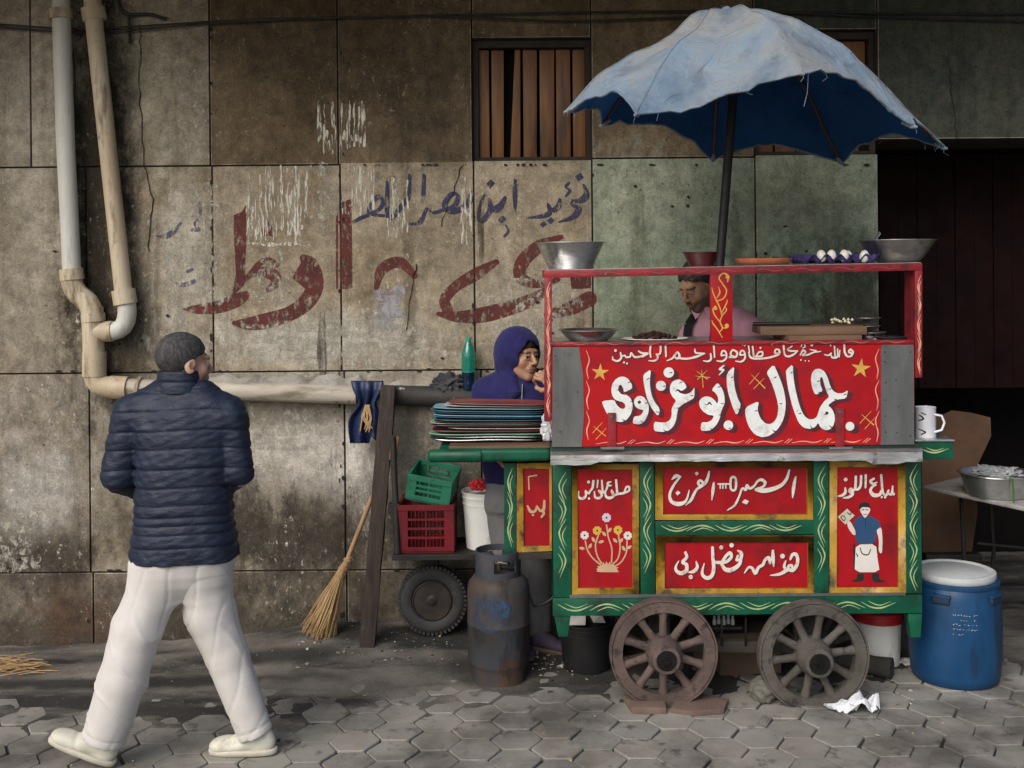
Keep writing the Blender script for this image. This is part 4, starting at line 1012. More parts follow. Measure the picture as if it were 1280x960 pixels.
# stars, sparks, border scrolls
k = MB()
def star(cx, cy, r, rot=-90, ri=.42): return ('P', [(cx + (r if i % 2 == 0 else r * ri) * math.cos(R(rot + i * 36)), cy + (r if i % 2 == 0 else r * ri) * math.sin(R(rot + i * 36))) for i in range(10)])
paint(k, [star(750, 465.5, 11.5, -86, .36)], FY - .001, .35, 0); paint(k, [star(1076, 460.5, 13, -84, .36)], FY - .001, .35, 0)
sp = [st(.5, (871, 464, .3), (884, 474, .7)), st(.5, (884, 463, .3), (872, 474, .6)), st(.5, (877, 462, .3), (879, 484, .6)), st(.5, (869, 470, .3), (887, 472, .6)),
      st(.5, (939, 468, .3), (956, 485, .8)), st(.5, (949, 466, .3), (937, 480, .5)), st(.5, (955, 473, .3), (942, 486, .5)), st(.5, (742, 533, .3), (757, 545, .7)), st(.5, (753, 528, .3), (741, 541, .5)), st(.5, (758, 535, .3), (745, 549, .5)),
      st(.5, (1077, 518, .3), (1092, 531, .8)), st(.5, (1089, 514, .3), (1075, 529, .5)), st(.5, (1095, 521, .3), (1081, 536, .5))]
paint(k, sp, FY - .001, .25, 0)
bd = []
y = 438
for i in range(3): bd.append(('s', [(733, y, .3), (736.5, y + 12, .7), (733.5, y + 24, .8), (735.5, y + 36, .3)])); y += 38
y = 436
for i in range(3): bd.append(('s', [(1099, y, .3), (1094.5, y + 12, .7), (1097.5, y + 26, .8), (1096, y + 38, .3)])); y += 39
x = 745
for i in range(7):
    y = 553.5 - i * .3
    bd.append(('s', [(x, y + 1.5, .3), (x + 14, y - .5, .6), (x + 28, y + 1, .7), (x + 38, y - 2, .3)])); bd.append(st(.5, (x + 40, y + 1, .4), (x + 46, y - 4, .4))); bd.append(st(.5, (x + 43, y + 1.5, .4), (x + 49, y - 3.5, .4))); x += 49
paint(k, bd, FY - .001, .3, 1)
k.build('star_painting', [m_gold, m_pink], sign)
# hinge straps
for x0, x1, y0 in ((759.5, 770, 516), (1044.5, 1055.5, 510)):
    mb = MB(); mb.pbox(x0, y0, x1, 560, FY - .011, .007); hg = mb.build('hinge_strap', m_rtrim, cart, bevel=.002, smooth=40)
    mb = MB(); c = P((x0 + x1) / 2, 560.5, FY - .016); mb.tube([c + Vector((-.05, 0, 0)), c + Vector((.055, 0, 0))], .008, 10); mb.build('hinge_barrel', m_galv, hg, smooth=40)
    mb = MB(); mb.lathe([(.0001, -.004), (.006, -.003), (.007, 0)], P((x0 + x1) / 2, y0 + 5, FY - .011), 10, 'Y'); mb.build('screw', m_galv, hg, smooth=40)
# counter sheet
vs = []; fs = []; nn = 47; rn = random.Random(9)
for i in range(nn):
    x = 688 + (1153 - 688) * i / (nn - 1)
    yt = 569.5 - 4.5 * i / (nn - 1); dent = rn.uniform(-.8, .8)
    lip = 580 - 2 * i / (nn - 1) + (1.5 if x < 745 else -2.5 if x < 1085 else 2.0 if x < 1128 else -1) + dent * .5
    a, b_, c = P(x, yt + 6 - 8, FY + .11), P(x, yt + dent * .3, FY - .085), P(x, lip, FY - .088)
    c.y += rn.uniform(-.004, .004); a.z = b_.z + .004
    vs += [a, b_, c, c + Vector((0, .003, 0)), b_ + Vector((0, .006, -.004)), a + Vector((0, 0, -.005))]
for i in range(nn - 1):
    for j in range(6): fs.append((i * 6 + j, i * 6 + (j + 1) % 6, i * 6 + 6 + (j + 1) % 6, i * 6 + 6 + j))
fs += [tuple(range(6)), tuple(range((nn - 1) * 6, nn * 6))[::-1]]
mb = MB(); mb.add(vs, fs); mb.build('counter_sheet', m_alu, cart, smooth=35)
# upper rack
mb = MB(); mb.pquad([(680, 347.5), (1153, 338), (1153, 328.5), (680, 338)], FY - .005, .32); o = mb.build('rack_shelf', m_rtrim, cart, bevel=.003, smooth=40)
k = MB(); sh = []
for i in range(9):
    x = 700 + i * 48; y = 342.5 - i * .97; sh.append(('s', [(x, y + 1.5, .2), (x + 14, y - 1.5, .4), (x + 28, y + 1, .5), (x + 40, y - 1, .2)]))
paint(k, sh, FY - .0058, .35); k.build('scroll_painting', M('dull scroll paint', (.34, .10, .075), (.22, .04, .035), rough=.5, scale=30), o)
for q, d, sx in (([(680.5, 527), (689.5, 527), (690, 346), (681, 346)], .05, 685.5), ([(1144, 472), (1153, 472), (1153, 338), (1144, 338.5)], .14, 1149)):
    mb = MB(); mb.pquad(q, FY - .004, d); o = mb.build('rack_post', m_rtrim, cart, bevel=.002, smooth=40)
    k = MB(); scrolls_v(k, sx, q[2][1] + 6, q[0][1] - 4, FY - .0048, per=30, w=2.6, seed=int(sx)); k.build('scroll_painting', m_pink, o)
mb = MB(); mb.pquad([(889.5, 428), (916, 428), (915.5, 342), (888, 343)], FY - .006, .035); o = mb.build('rack_post', m_red, cart, bevel=.002, smooth=40)
k = MB(); k9 = lambda s: crop(s, 880, 335, 10.67)   # flourish
fl = [st(8, (245, 960 * .0 + 930, 5), (180, 820, 9), (120, 740, 8), (105, 700, 5)), st(8, (200, 860, 6), (245, 800, 9), (215, 720, 9), (240, 640, 8), (300, 560, 8), (275, 520, 5)), st(8, (215, 720, 8), (150, 640, 9), (120, 560, 9), (150, 510, 8), (175, 545, 6)),
      st(8, (240, 640, 8), (215, 540, 9), (160, 420, 9), (120, 330, 8), (105, 260, 4)), st(8, (180, 440, 7), (265, 400, 9), (300, 300, 9), (240, 200, 10), (200, 130, 9), (260, 70, 9), (320, 110, 14), (315, 180, 10)), ('c', 305, 770, 28), ('c', 155, 540, 22), ('c', 315, 120, 28),
      st(8, (235, 600, 5), (300, 470, 9), (310, 420, 3)), st(8, (170, 400, 5), (210, 330, 10), (195, 250, 4)), st(8, (245, 800, 6), (300, 800, 8))]
paint(k, k9(fl), FY - .0068, .3); k.build('scroll_painting', m_gold, o)
mb = MB(); mb.pquad([(690, 434), (1143, 431), (1143, 426), (690, 429)], FY + .034, .42); mb.build('lower_shelf', m_rtrim, cart, bevel=.002)
mb = MB(); mb.pquad([(682, 338), (1151, 328.5), (1151, 327.8), (682, 337.3)], FY + .004, .305); mb.build('added_tin_sheet', m_alu, cart)  # added sheet, gives the bowls a grey reflection instead of red
mb = MB(); mb.pquad([(692, 429), (1141, 426), (1141, 425.3), (692, 428.3)], FY + .05, .4); mb.build('added_tin_sheet', m_alu, cart)  # same added reflecting sheet on the lower shelf
# end shelves
gs = MB(); zt, zb = P(560, 562.5, 5.2).z, P(560, 578, 5.2).z
xl, xr = P(547, 570, 5.2).x, P(689, 570, 5.2).x
gs.box((xl, 5.2, zb), (xr - .001, 5.62, zt)); e = gs.build('end_shelf', m_grn, cart, bevel=.02, seg=4, smooth=50)
gs = MB(); zc = (zt + zb) / 2; gs.tube([(xl - .045, 5.215, zc), (xl - .03, 5.215, zc), (xl + .2, 5.215, zc)], [.022, .031, .033], 16); gs.build('handle', m_grn, cart, smooth=60)
wp = thing  # wing panel under the left shelf
mb = MB(); mb.pquad([(630, 697), (645, 697), (645, 579), (630, 579)], 5.27, .05); o = mb.build('post', m_grn, cart, bevel=.003)
k = MB(); scrolls_v(k, 637.5, 585, 690, 5.2692, w=4, seed=4); k.build('scroll_painting', m_lime, o)
f = MB(); oc = [(646, 690), (690, 689), (690, 579), (646, 579.5)]; ic = [(654, 683), (687, 682.5), (687, 586), (654, 586)]
for i in range(4):
    j = (i + 1) % 4; q = [P(*oc[i], 5.275), P(*oc[j], 5.275), P(*ic[j], 5.279), P(*ic[i], 5.279)]; f.hexa(q + [v + Vector((0, .03, 0)) for v in q])
f.build('panel_frame', m_yel, cart, bevel=.0025)
mb = MB(); mb.pquad([(653, 684), (688, 683), (688, 585), (653, 585)], 5.29, .015); pw = mb.build('painted_panel', m_rpan, cart)
letter(crop([st(5, (828, 443, 4), (826, 470, 5), (815, 476, 4), (803, 462, 4)), st(5, (803, 465, 4), (796, 478, 4), (782, 478, 5), (772, 460, 3)), st(5, (822, 474, 4), (826, 485, 4), (818, 497, 3)), ('c', 790, 490, 4), st(3, (775, 362, 2), (777, 405, 2)), st(3, (775, 362, 2), (803, 358, 2))], 370, 460, 2.667), 5.29, pw, sdx=.5, sdy=.5, grow=.1, m=m_stem)
mb = MB(); mb.pquad([(628, 700), (690, 699), (690, 690.5), (628, 691)], 5.272, .05); mb.build('rail', m_dwood, cart, bevel=.003)
mb = MB(); a = P(1146, 552, 5.12); b_ = P(1192, 574, 5.12); mb.box((a.x, 5.12, b_.z), (b_.x, 5.46, a.z)); mb.build('end_shelf', m_grn, cart, bevel=.004)
mb = MB(); mb.box((a.x - .01, 5.112, a.z + .001), (b_.x + .004, 5.463, a.z + .009)); mb.build('shelf_sheet', m_alu, cart, bevel=.002)
mb = MB(); k_ = P(1192.5, 574, 5.118); scrolls_h(mb, 1150, 1192, 563, 5.1192, per=36, h=5, seed=8); mb.build('scroll_painting', m_lime, cart)
# wheels
m_wheel = M('weathered wheel wood', (.135, .092, .078), (.06, .042, .036), rough=.85, scale=9, bump=.9, bscale=26, bdist=.008, dirt=((.03, .022, .02), .53, .66, 18), dirt2=((.24, .20, .17), .66, .74, 26))
m_wheelg = M('grey wheel wood', (.105, .092, .078), (.05, .043, .036), rough=.88, scale=9, bump=.9, bscale=26, bdist=.008, dirt=((.028, .024, .02), .53, .66, 18), dirt2=((.21, .19, .16), .66, .74, 26))
m_iron = M('black greased iron', (.03, .028, .028), (.015, .014, .014), rough=.45, metal=.7, bump=.3)
def cart_wheel(px, py, rpx, Y, m, tilt):
    c = P(px, py, Y); r = rpx * Y / F
    rim = MB(); rim.lathe([(r * .76, -.022), (r * .765, -.027), (r * .955, -.027), (r * .965, -.022), (r * .965, .025), (r * .76, .025), (r * .76, -.022)], c, 64, 'Y', wob=.006)
    w = rim.build('wheel', m, cart, smooth=50)
    ty = MB(); ty.lathe([(r * .967, -.030), (r, -.030), (r * 1.002, -.025), (r * 1.002, .026), (r, .030), (r * .967, .030), (r * .967, -.030)], c, 64, 'Y', wob=.004); ty.build('tyre', m, w, smooth=40)
    for i in range(10):
        s = MB(); a = tilt + i * math.pi / 5; d = Vector((math.cos(a), 0, math.sin(a)))
        s.tube([c + d * r * .26, c + d * r * .36, c + d * r * .6, c + d * r * .78], [.022, .019, .0165, .0235], 10); s.build('spoke', m, w, smooth=50)
    h = MB(); h.lathe([(r * .2, -.115), (r * .25, -.112), (r * .27, -.095), (r * .27, -.085), (r * .30, -.07), (r * .325, -.045), (r * .335, .02), (r * .30, .05), (r * .2, .06)], c, 36, 'Y'); h.build('hub', m, w, smooth=35)
    h = MB(); h.lathe([(r * .19, -.1165), (r * .125, -.115), (r * .12, -.1)], c, 24, 'Y'); h.lathe([(.0001, -.125), (.017, -.125), (.019, -.12), (.019, -.1)], c, 6, 'Y'); h.lathe([(.0001, -.138), (.009, -.138), (.01, -.12)], c, 12, 'Y'); h.build('axle_cap', m_iron, w, smooth=35)
    return w
cart_wheel(829, 815, 67, 4.98, m_wheel, .31)
cart_wheel(1016, 819, 68.5, 4.98, m_wheelg, .12)
cart_wheel(829, 815, 67, 5.52, m_wheel, .2); cart_wheel(1016, 819, 68.5, 5.52, m_wheelg, .5)
for px in (829, 1016):
    c = P(px, 817, 4.98); c2 = Vector((c.x, 5.52, c.z))
    mb = MB(); mb.tube([c, c2], .022, 12); mb.build('axle', m_iron, cart, smooth=50)
    for y_ in (5.1, 5.44):
        mb = MB(); mb.box((c.x - .05, y_, c.z + .0), (c.x + .05, y_ + .04, P(900, 768, FY).z)); mb.build('axle_block', m_dwood, cart, bevel=.004)
mb = MB(); a = P(838, 806, 5.14); b_ = P(1003, 808, 5.14); mb.bar(a, b_, .05, .05); mb.build('undercarriage_beam', m_dwood, cart, bevel=.004)
for x in (902, 932):
    mb = MB(); mb.tube([P(x, 772, 5.13), P(x, 800, 5.1), P(x, 812, 5.13)], .005, 6); mb.build('hanging_rod', m_iron, cart, smooth=50)
# ------------------------------------------------------------------ market umbrella
m_canv = M('faded blue canvas', (.265, .355, .44), (.185, .275, .375), rough=.9, scale=2.6, bump=.35, bscale=70, bdist=.003, sheen=.2, dirt=((.35, .335, .295), .47, .66, 1.6), dirt2=((.10, .145, .21), .50, .70, 4.5, (1, 1, .4)))
m_line = M('deep blue canvas underside', (.010, .095, .29), (.007, .065, .20), rough=.9, scale=4, bump=.35, bscale=60, bdist=.003)
m_rib = M('brown rib', (.09, .045, .03), (.05, .028, .02), rough=.5, scale=9)
m_pole = M('black pole', (.016, .014, .016), (.01, .009, .01), rough=.5, metal=.3, scale=9, bump=.1)
def cloth_glow(m, col, f=.32, crease=True):      # thin cloth lets some daylight through and is creased
    t = m.node_tree; N, L = t.nodes, t.links; b = N['Principled BSDF']; out = N['Material Output']
    tr = N.new('ShaderNodeBsdfTranslucent'); tr.inputs['Color'].default_value = rgb(col)
    mx = N.new('ShaderNodeMixShader'); mx.inputs[0].default_value = f
    L.new(b.outputs[0], mx.inputs[1]); L.new(tr.outputs[0], mx.inputs[2]); L.new(mx.outputs[0], out.inputs['Surface'])
    n = N.new('ShaderNodeTexNoise'); n.inputs['Scale'].default_value = 5.5; n.inputs['Detail'].default_value = 5; n.inputs['Distortion'].default_value = 1.2
    L.new(N['Texture Coordinate'].outputs['Object'], n.inputs['Vector'])
    bp = N.new('ShaderNodeBump'); bp.inputs['Strength'].default_value = .8; bp.inputs['Distance'].default_value = .07; L.new(n.outputs['Fac'], bp.inputs['Height'])
    old = b.inputs['Normal'].links[0].from_node; L.new(bp.outputs[0], old.inputs['Normal'])
cloth_glow(m_canv, (.30, .38, .46)); cloth_glow(m_line, (.05, .26, .62))
um = thing('market_umbrella', 'large faded blue canvas umbrella with dark blue underside on black pole over the cart', 'umbrella', (P(858, 870, 5.2).x, 5.2, 0))
tips = [(708, 136, 4.72), (795, 144, 4.38), (1003, 90, 4.30), (1143, 156, 4.62), (1181, 184, 5.22), (1053, 203, 5.72), (891, 203, 5.78), (752, 154, 5.42)]
T = [P(*t) for t in tips]
apex = P(908, 14, 5.05)
cen = Vector((apex.x, apex.y, 0))
NA, NR = 16, 22
def canopy(off, seed):
    ring = []
    for i in range(8):
        a, b_ = T[i], T[(i + 1) % 8]
        for k in range(NA):
            t = k / NA
            p = a.lerp(b_, t); s = math.sin(math.pi * t)
            base = p.copy()
            p.z += (.085 if i not in (1, 7) else .05 if i == 7 else .0) * s
            hp = Vector((p.x - apex.x, p.y - apex.y, 0)); p -= hp * (.075 * s)
            ring.append((p, s))
    vs = [apex + Vector((0, 0, -off))]
    # dome profile: nearly flat crown, rounded shoulder, then falling to the rim
    prof = [(0, 0), (.20, .02), (.28, .07), (.36, .165), (.48, .255), (.62, .38), (.74, .52), (.86, .74), (1.0, 1.0)]
    pr = np.array([(0, 0), (.20, .02), (.40, .12), (.48, .20), (.66, .36), (.77, .58), (.88, .80), (1, 1)]); pl_ = np.array([(0, 0), (.18, .03), (.25, .12), (.34, .28), (.45, .36), (.6, .455), (.82, .70), (1, 1)])
    for j in range(1, NR + 1):
        t = j / NR
        for m_, (p, s) in enumerate(ring):
            an = 2 * math.pi * m_ / len(ring); sh_ = (.035 * math.sin(an * 2 + 1) + .05 * math.cos(an + 2.6) + .03 * math.sin(3 * an)) * math.sin(math.pi * t)
            wl = .5 - .5 * max(-1, min(1, (p.x - apex.x) / .75)); tt = [min(1, max(0, t + sh_ * .6 + e)) for e in (-.03, 0, .03)]
            d = sum(float(np.interp(u, pl_[:, 0], pl_[:, 1])) * wl + float(np.interp(u, pr[:, 0], pr[:, 1])) * (1 - wl) for u in tt) / 3 if t < 1 else 1.0
            x = apex.x + (p.x - apex.x) * t; y = apex.y + (p.y - apex.y) * t
            z = apex.z + (p.z - apex.z) * d
            z -= .075 * s * math.sin(math.pi * min(1, t * 1.05)) * t       # cloth hangs between ribs
            n_ = mnoise.noise(Vector((x * 3.1, y * 3.1, 2 + z))) * .022 + mnoise.noise(Vector((x * 9, y * 9, z * 4))) * .008
            ang = math.atan2(y - apex.y, x - apex.x)
            n_ += (.016 * mnoise.noise(Vector((ang * 7, t * 1.2, 3))) + .012 * mnoise.noise(Vector((ang * 16, t * 1.5, 5)))) * t ** 1.5
            z += n_ * min(1, t * 2.5)
            if j == NR: z += mnoise.noise(Vector((x * 22, y * 22, 7))) * .006
            vs.append(Vector((x, y, z - off)))
    nn = len(ring); fs = []
    for k in range(nn): fs.append((0, 1 + k, 1 + (k + 1) % nn))
    for j in range(NR - 1):
        for k in range(nn):
            k2 = (k + 1) % nn; a = 1 + j * nn; fs.append((a + k, a + nn + k, a + nn + k2, a + k2))
    return vs, fs, nn
vs, fs, nn = canopy(0, 0)
mb = MB(); mb.add(vs, fs); cn = mb.build('canopy', m_canv, um, smooth=180, recalc=False)
v2, f2, _ = canopy(.006, 0)
mb = MB(); mb.add(v2, [f[::-1] for f in f2]); mb.build('lining', m_line, um, smooth=180, recalc=False)
mb = MB(); rim = [v - Vector((0, 0, .003)) for v in vs[1 + (NR - 1) * nn:]]; mb.tube(rim + [rim[0]], .0055, 6, caps=False); mb.build('hem', m_canv, cn, smooth=60)
for i in range(8):      # stitched seams along the ribs
    mb = MB(); mb.tube([vs[1 + (j - 1) * nn + i * NA] + Vector((0, 0, .0012)) for j in range(1, NR + 1)], .0028, 6); mb.build('seam', m_canv, cn, smooth=60)
rn = random.Random(4); mb = MB()      # frayed threads
for k in list(range(0, nn, 9)) + [0, 16, 32, 33, 48, 64, 65, 66, 80, 96, 112]:
    p = rim[k]; L = rn.uniform(.012, .04) if k != 33 else .13
    mb.tube([p, p + Vector((rn.uniform(-.01, .01), rn.uniform(-.01, 0), -L * .6)), p + Vector((rn.uniform(-.02, .02), 0, -L))], .0012, 4)
mb.build('loose_threads', m_canv, cn)
mb = MB()
for k in (0, 16, 32, 48, 64, 80, 96, 112):    # knotted cloth at the rib ends
    p = rim[k]; out = Vector((p.x - apex.x, p.y - apex.y, 0)).normalized()
    mb.tube([p - out * .05 + Vector((0, 0, .02)), p - out * .01, p + out * .012 - Vector((0, 0, .006))], [.008, .012, .005], 8)
mb.build('tip_knot', m_canv, cn, smooth=60)
hub = P(917, 112, 5.12); foot = Vector((P(858, 868, 5.2).x, 5.2, .0))
pole_top = apex + Vector((0, 0, -.03))
mb = MB(); mb.tube([foot, hub + (hub - foot).normalized() * -.02, hub], .021, 16); mb.build('pole', m_pole, um, smooth=50)
mb = MB(); mb.tube([hub + Vector((0, 0, -.01)), pole_top], .017, 14); mb.build('upper_pole', m_pole, um, smooth=50)
mb = MB(); mb.tube([hub + Vector((0, 0, -.03)), hub + Vector((0, 0, .03))], .03, 16); mb.build('collar', m_pole, um, smooth=40)
for i in range(8):
    mb = MB(); pts = []
    for j in range(1, NR + 1, 2):
        v = vs[1 + (j - 1) * nn + i * NA]; pts.append(v + Vector((0, 0, -.016)))
    mb.tube(pts, .0085, 8); mb.build('rib', m_rib, um, smooth=50)
mb = MB(); mb.lathe([(.03, -.02), (.026, .008), (.012, .02), (.0001, .024)], apex, 16); mb.build('finial', m_canv, um, smooth=60)
# ------------------------------------------------------------------ things on the cart
m_steel = M('brushed steel bowl', (.66, .66, .65), (.55, .55, .55), rough=.3, metal=1.0, scale=5, stretch=(1, 1, 4), bump=.05, dirt=((.30, .28, .26), .62, .8, 8))
m_steel2 = M('scratched dull steel', (.50, .49, .47), (.36, .35, .33), rough=.38, metal=1.0, scale=8, bump=.1, dirt=((.12, .10, .09), .56, .72, 9))
m_maroon = M('maroon enamel bowl', (.10, .014, .018), (.06, .01, .012), rough=.3, scale=6, bump=.05, coat=.3)
m_wpap = M('white paper plate', (.72, .70, .68), (.6, .58, .56), rough=.7)
m_food = M('dark cooked food', (.06, .018, .012), (.02, .008, .006), rough=.5, scale=60, bump=.8, bscale=80)
m_oran = M('orange plastic tray', (.62, .20, .09), (.50, .13, .07), rough=.5, scale=8)
m_leaf = M('green herb leaf', (.06, .16, .03), (.03, .09, .015), rough=.6)
m_purp = M('violet egg carton', (.075, .055, .20), (.05, .035, .13), rough=.9, bump=.5, bscale=90)
m_egg = M('white eggshell', (.80, .76, .70), (.74, .69, .62), rough=.45, scale=12, bump=.04)
m_board = MATS['varnished board']
m_cut = M('worn chopping board wood', (.17, .10, .055), (.09, .05, .028), rough=.7, scale=5, stretch=(.6, 5, 5), bump=.3)
m_blk = M('black plastic', (.012, .012, .013), (.008, .008, .009), rough=.5, bump=.1)
zr = lambda px, py, Y=5.25: P(px, py, Y)
def bowl_prof(rb, rt, h, t=.003, lip=.008, bulge=0.0):
    o = [(rb * .6, .0), (rb, .001)]
    for i in range(1, 9):
        u = i / 8; o.append((rb + (rt - rb) * (u ** (1 - bulge)), h * u))
    o += [(rt + lip, h + .001), (rt + lip, h + .004), (rt - t, h + .003)]
    for i in range(7, -1, -1):
        u = i / 8; o.append((max(.001, rb + (rt - rb) * (u ** (1 - bulge)) - t), h * u + t))
    o.append((.0005, t))
    return [(.0005, 0)] + o
def bowl(name, label, cat, px, pyb, pyt, wb, wt, Y, m, bulge=0, rot=None):
    c = P(px, pyb, Y); k = Y / F
    mb = MB(); mb.lathe(bowl_prof(wb / 2 * k, wt / 2 * k, (pyb - pyt) * k, bulge=bulge), c, 48)
    o = mb.build(name, m, smooth=45); rebase(o, c); tag(o, label, cat)
    if rot: o.rotation_euler = rot
    return o
RZ = P(715, 337.2, 5.25).z
bowl('steel_bowl', 'tall straight sided steel bowl alone on the left end of the top rack', 'bowl', 713, 336.6, 304, 54, 84, 5.25, m_steel)
bowl('enamel_bowl', 'small maroon bowl on the top rack beside the umbrella pole', 'bowl', 877, 333.8, 316, 28, 46, 5.22, m_maroon)
b = bowl('steel_bowl', 'wide steel bowl with a spoon handle sticking out, right end of the top rack', 'bowl', 1122, 328.4, 301, 46, 90, 5.2, m_steel2, bulge=.25)
mb = MB(); mb.tube([P(1092, 302, 5.2), P(1100, 292, 5.24), P(1098, 290.5, 5.24)], [.004, .005, .007], 8); o = mb.build('spoon', m_steel, smooth=50); tag(o, 'spoon leaning out of the wide steel bowl', 'spoon')
bowl('steel_bowl', 'shallow dark steel bowl on the lower shelf behind the sign, by the left post', 'bowl', 736, 428.3, 412.5, 30, 72, 5.22, m_steel2, bulge=.45)
# plate of food
c = P(818, 427.6, 5.25)
t = thing('food_plate', 'silver paper plate heaped with dark food on the lower shelf', 'plate', c)
mb = MB(); mb.lathe([(.0005, 0), (.09, .0), (.125, .014), (.15, .018), (.15, .020), (.124, .017), (.088, .004), (.0005, .004)], c, 40, sx=1.05, sy=.8); mb.build('plate', m_wpap, t, smooth=50)
mb = MB(); rn = random.Random(2)
for i in range(46):
    a, r = rn.uniform(0, 6.28), rn.uniform(0, .1) ; q = c + Vector((r * math.cos(a), r * .8 * math.sin(a), .012 + rn.uniform(0, .016) + .02 * (1 - r / .1)))
    mb.lathe([(.0005, -.009), (.012, -.004), (.014, .003), (.0005, .010)], q, 7)
mb.build('food', m_food, t, smooth=50)
# orange tray
c = P(954, 330.2, 5.2)
t = thing('round_tray', 'flat orange plastic tray with a few green herbs on the top rack', 'tray', c)
mb = MB(); mb.lathe([(.0005, 0), (.11, 0), (.128, .012), (.132, .026), (.129, .027), (.122, .014), (.0005, .012)], c, 40); mb.build('tray', m_oran, t, smooth=45)
mb = MB()
for i in range(12):
    q = c + Vector((rn.uniform(-.08, .06), rn.uniform(-.06, .06), .03 + rn.uniform(-.006, .006))); d = Vector((rn.uniform(-1, 1), rn.uniform(-1, 1), rn.uniform(-.1, .3))).normalized() * .022; s = Vector((-d.y, d.x, 0)) * .3
    mb.add([q - d, q + s, q + d, q - s], [(0, 1, 2, 3)])
mb.build('herbs', m_leaf, t)
# egg carton and eggs
c = P(1040, 330.0, 5.2); kx = 5.2 / F
mb = MB(); W, D = 96 * kx, .26; nx_, ny_ = 60, 34; vs = []
for lay in (0, 1):
    for i in range(nx_ + 1):
        for j in range(ny_ + 1):
            u, v = i / nx_ * 6, j / ny_ * 4
            hh = (.5 + .5 * math.cos(2 * math.pi * u)) * (.5 + .5 * math.cos(2 * math.pi * v))
            h2 = max(.5 + .5 * math.cos(2 * math.pi * u), .5 + .5 * math.cos(2 * math.pi * v))
            vs.append(c + Vector(((i / nx_ - .5) * W, (j / ny_ - .5) * D, .006 + .014 * h2 + .026 * hh ** .7 - lay * .003)))
fs = []; st_ = (nx_ + 1) * (ny_ + 1)
for i in range(nx_):
    for j in range(ny_):
        a = i * (ny_ + 1) + j; fs.append((a, a + ny_ + 1, a + ny_ + 2, a + 1)); fs.append((st_ + a + 1, st_ + a + ny_ + 2, st_ + a + ny_ + 1, st_ + a))
def edge(seq):
    for a, b_ in zip(seq, seq[1:]): fs.append((a, b_, b_ + st_, a + st_))
edge([j for j in range(ny_ + 1)][::-1]); edge([nx_ * (ny_ + 1) + j for j in range(ny_ + 1)]); edge([i * (ny_ + 1) for i in range(nx_ + 1)]); edge([i * (ny_ + 1) + ny_ for i in range(nx_ + 1)][::-1])
mb.add(vs, fs); o = mb.build('egg_carton', m_purp, smooth=60, recalc=False); rebase(o, c); tag(o, 'violet egg carton on the top rack', 'egg carton')
eggs = []
for i, (px, dz, lab) in enumerate(((1019.5, 0, 'white egg at the orange tray end of the violet carton'), (1032, 0, 'white egg second from the orange tray end of the violet carton'), (1047.5, 0, 'white egg in the middle of the violet carton'), (1057.5, -.003, 'white egg set low, just past the middle of the violet carton'), (1072, -.003, 'white egg in the violet carton nearest the wide steel bowl'))):
    q = P(px, 330, 5.2); q = Vector((c.x + (round((q.x - c.x + W / 2) / (W / 6) - .5) + .5) * W / 6 - W / 2, c.y - D / 2 + D / 8 + (0 if i != 3 else D / 4), c.z + .036 + dz))
    q.x = P(px, 330, 5.2).x
    mb = MB(); mb.lathe([(.0003, -.028), (.012, -.025), (.019, -.015), (.0215, -.002), (.0195, .012), (.0135, .023), (.006, .0285), (.0003, .0295)], q, 20)
    o = mb.build('egg', m_egg, smooth=180); rebase(o, q); tag(o, lab, 'egg', 'white eggs in the violet carton'); o.rotation_euler = (rn.uniform(-.25, .25), rn.uniform(-.25, .25), 0)
# boards, plates, pan at the right of the lower shelf
for (x0, x1, y0, y1, Y, rz, lab) in ((975, 1066, 417, 426, 5.22, .05, 'lower worn chopping board on the lower shelf behind the sign'), (946, 1074, 406, 417, 5.25, -.06, 'upper worn chopping board with a long handle on the lower shelf')):
    c = P((x0 + x1) / 2, y1, Y); w = (x1 - x0) * Y / F; h = (y1 - y0) * Y / F
    t = thing('chopping_board', lab, 'board', c)
    mb = MB(); mb.obox(c + Vector((0, 0, h / 2)), Vector((w / 2, 0, 0)), Vector((0, .13, 0)), Vector((0, 0, h / 2 - .001))); mb.build('board', m_cut, t, bevel=.004, smooth=40)
    if x0 == 946:
        mb = MB(); mb.tube([c + Vector((-w / 2 + .04, -.05, h + .006)), c + Vector((-w / 2 - .02, -.05, h + .008)), c + Vector((.0, -.05, h + .008))], [.008, .009, .006], 8); mb.build('handle', m_blk, t, smooth=50)
    t.rotation_euler.z = rz
bz = P(1000, 406.5, 5.25).z
for i, (px, r, z0, lab) in enumerate(((1086, .075, P(1086, 427, 5.26).z, 'bottom steel plate of the low stack right of the boards'), (1088, .07, P(1086, 422, 5.26).z, 'second steel plate in the low stack right of the boards'), (1083, .062, P(1086, 414, 5.26).z, 'third steel plate up in the low stack right of the boards'), (1085, .056, P(1086, 404, 5.26).z, 'topmost steel plate of the low stack right of the boards'))):
    c = Vector((P(px, 420, 5.26).x, 5.26, z0))
    mb = MB(); mb.lathe(bowl_prof(r * .6, r, .024, lip=.003), c, 36); o = mb.build('steel_plate', m_steel, smooth=45); rebase(o, c); tag(o, lab, 'plate', 'small steel plates stacked on the lower shelf')
mb = MB(); c = P(1112, 427.5, 5.2); mb.lathe(bowl_prof(.05, .075, .022, lip=.003), c, 36); t = thing('frying_pan', 'small black frying pan at the right end of the lower shelf', 'pan', c); mb.build('pan', m_blk, t, smooth=45)
mb = MB(); mb.tube([c + Vector((.06, -.03, .018)), c + Vector((.11, -.07, .05))], [.006, .008], 8); mb.build('handle', m_blk, t, smooth=50)
mb = MB()
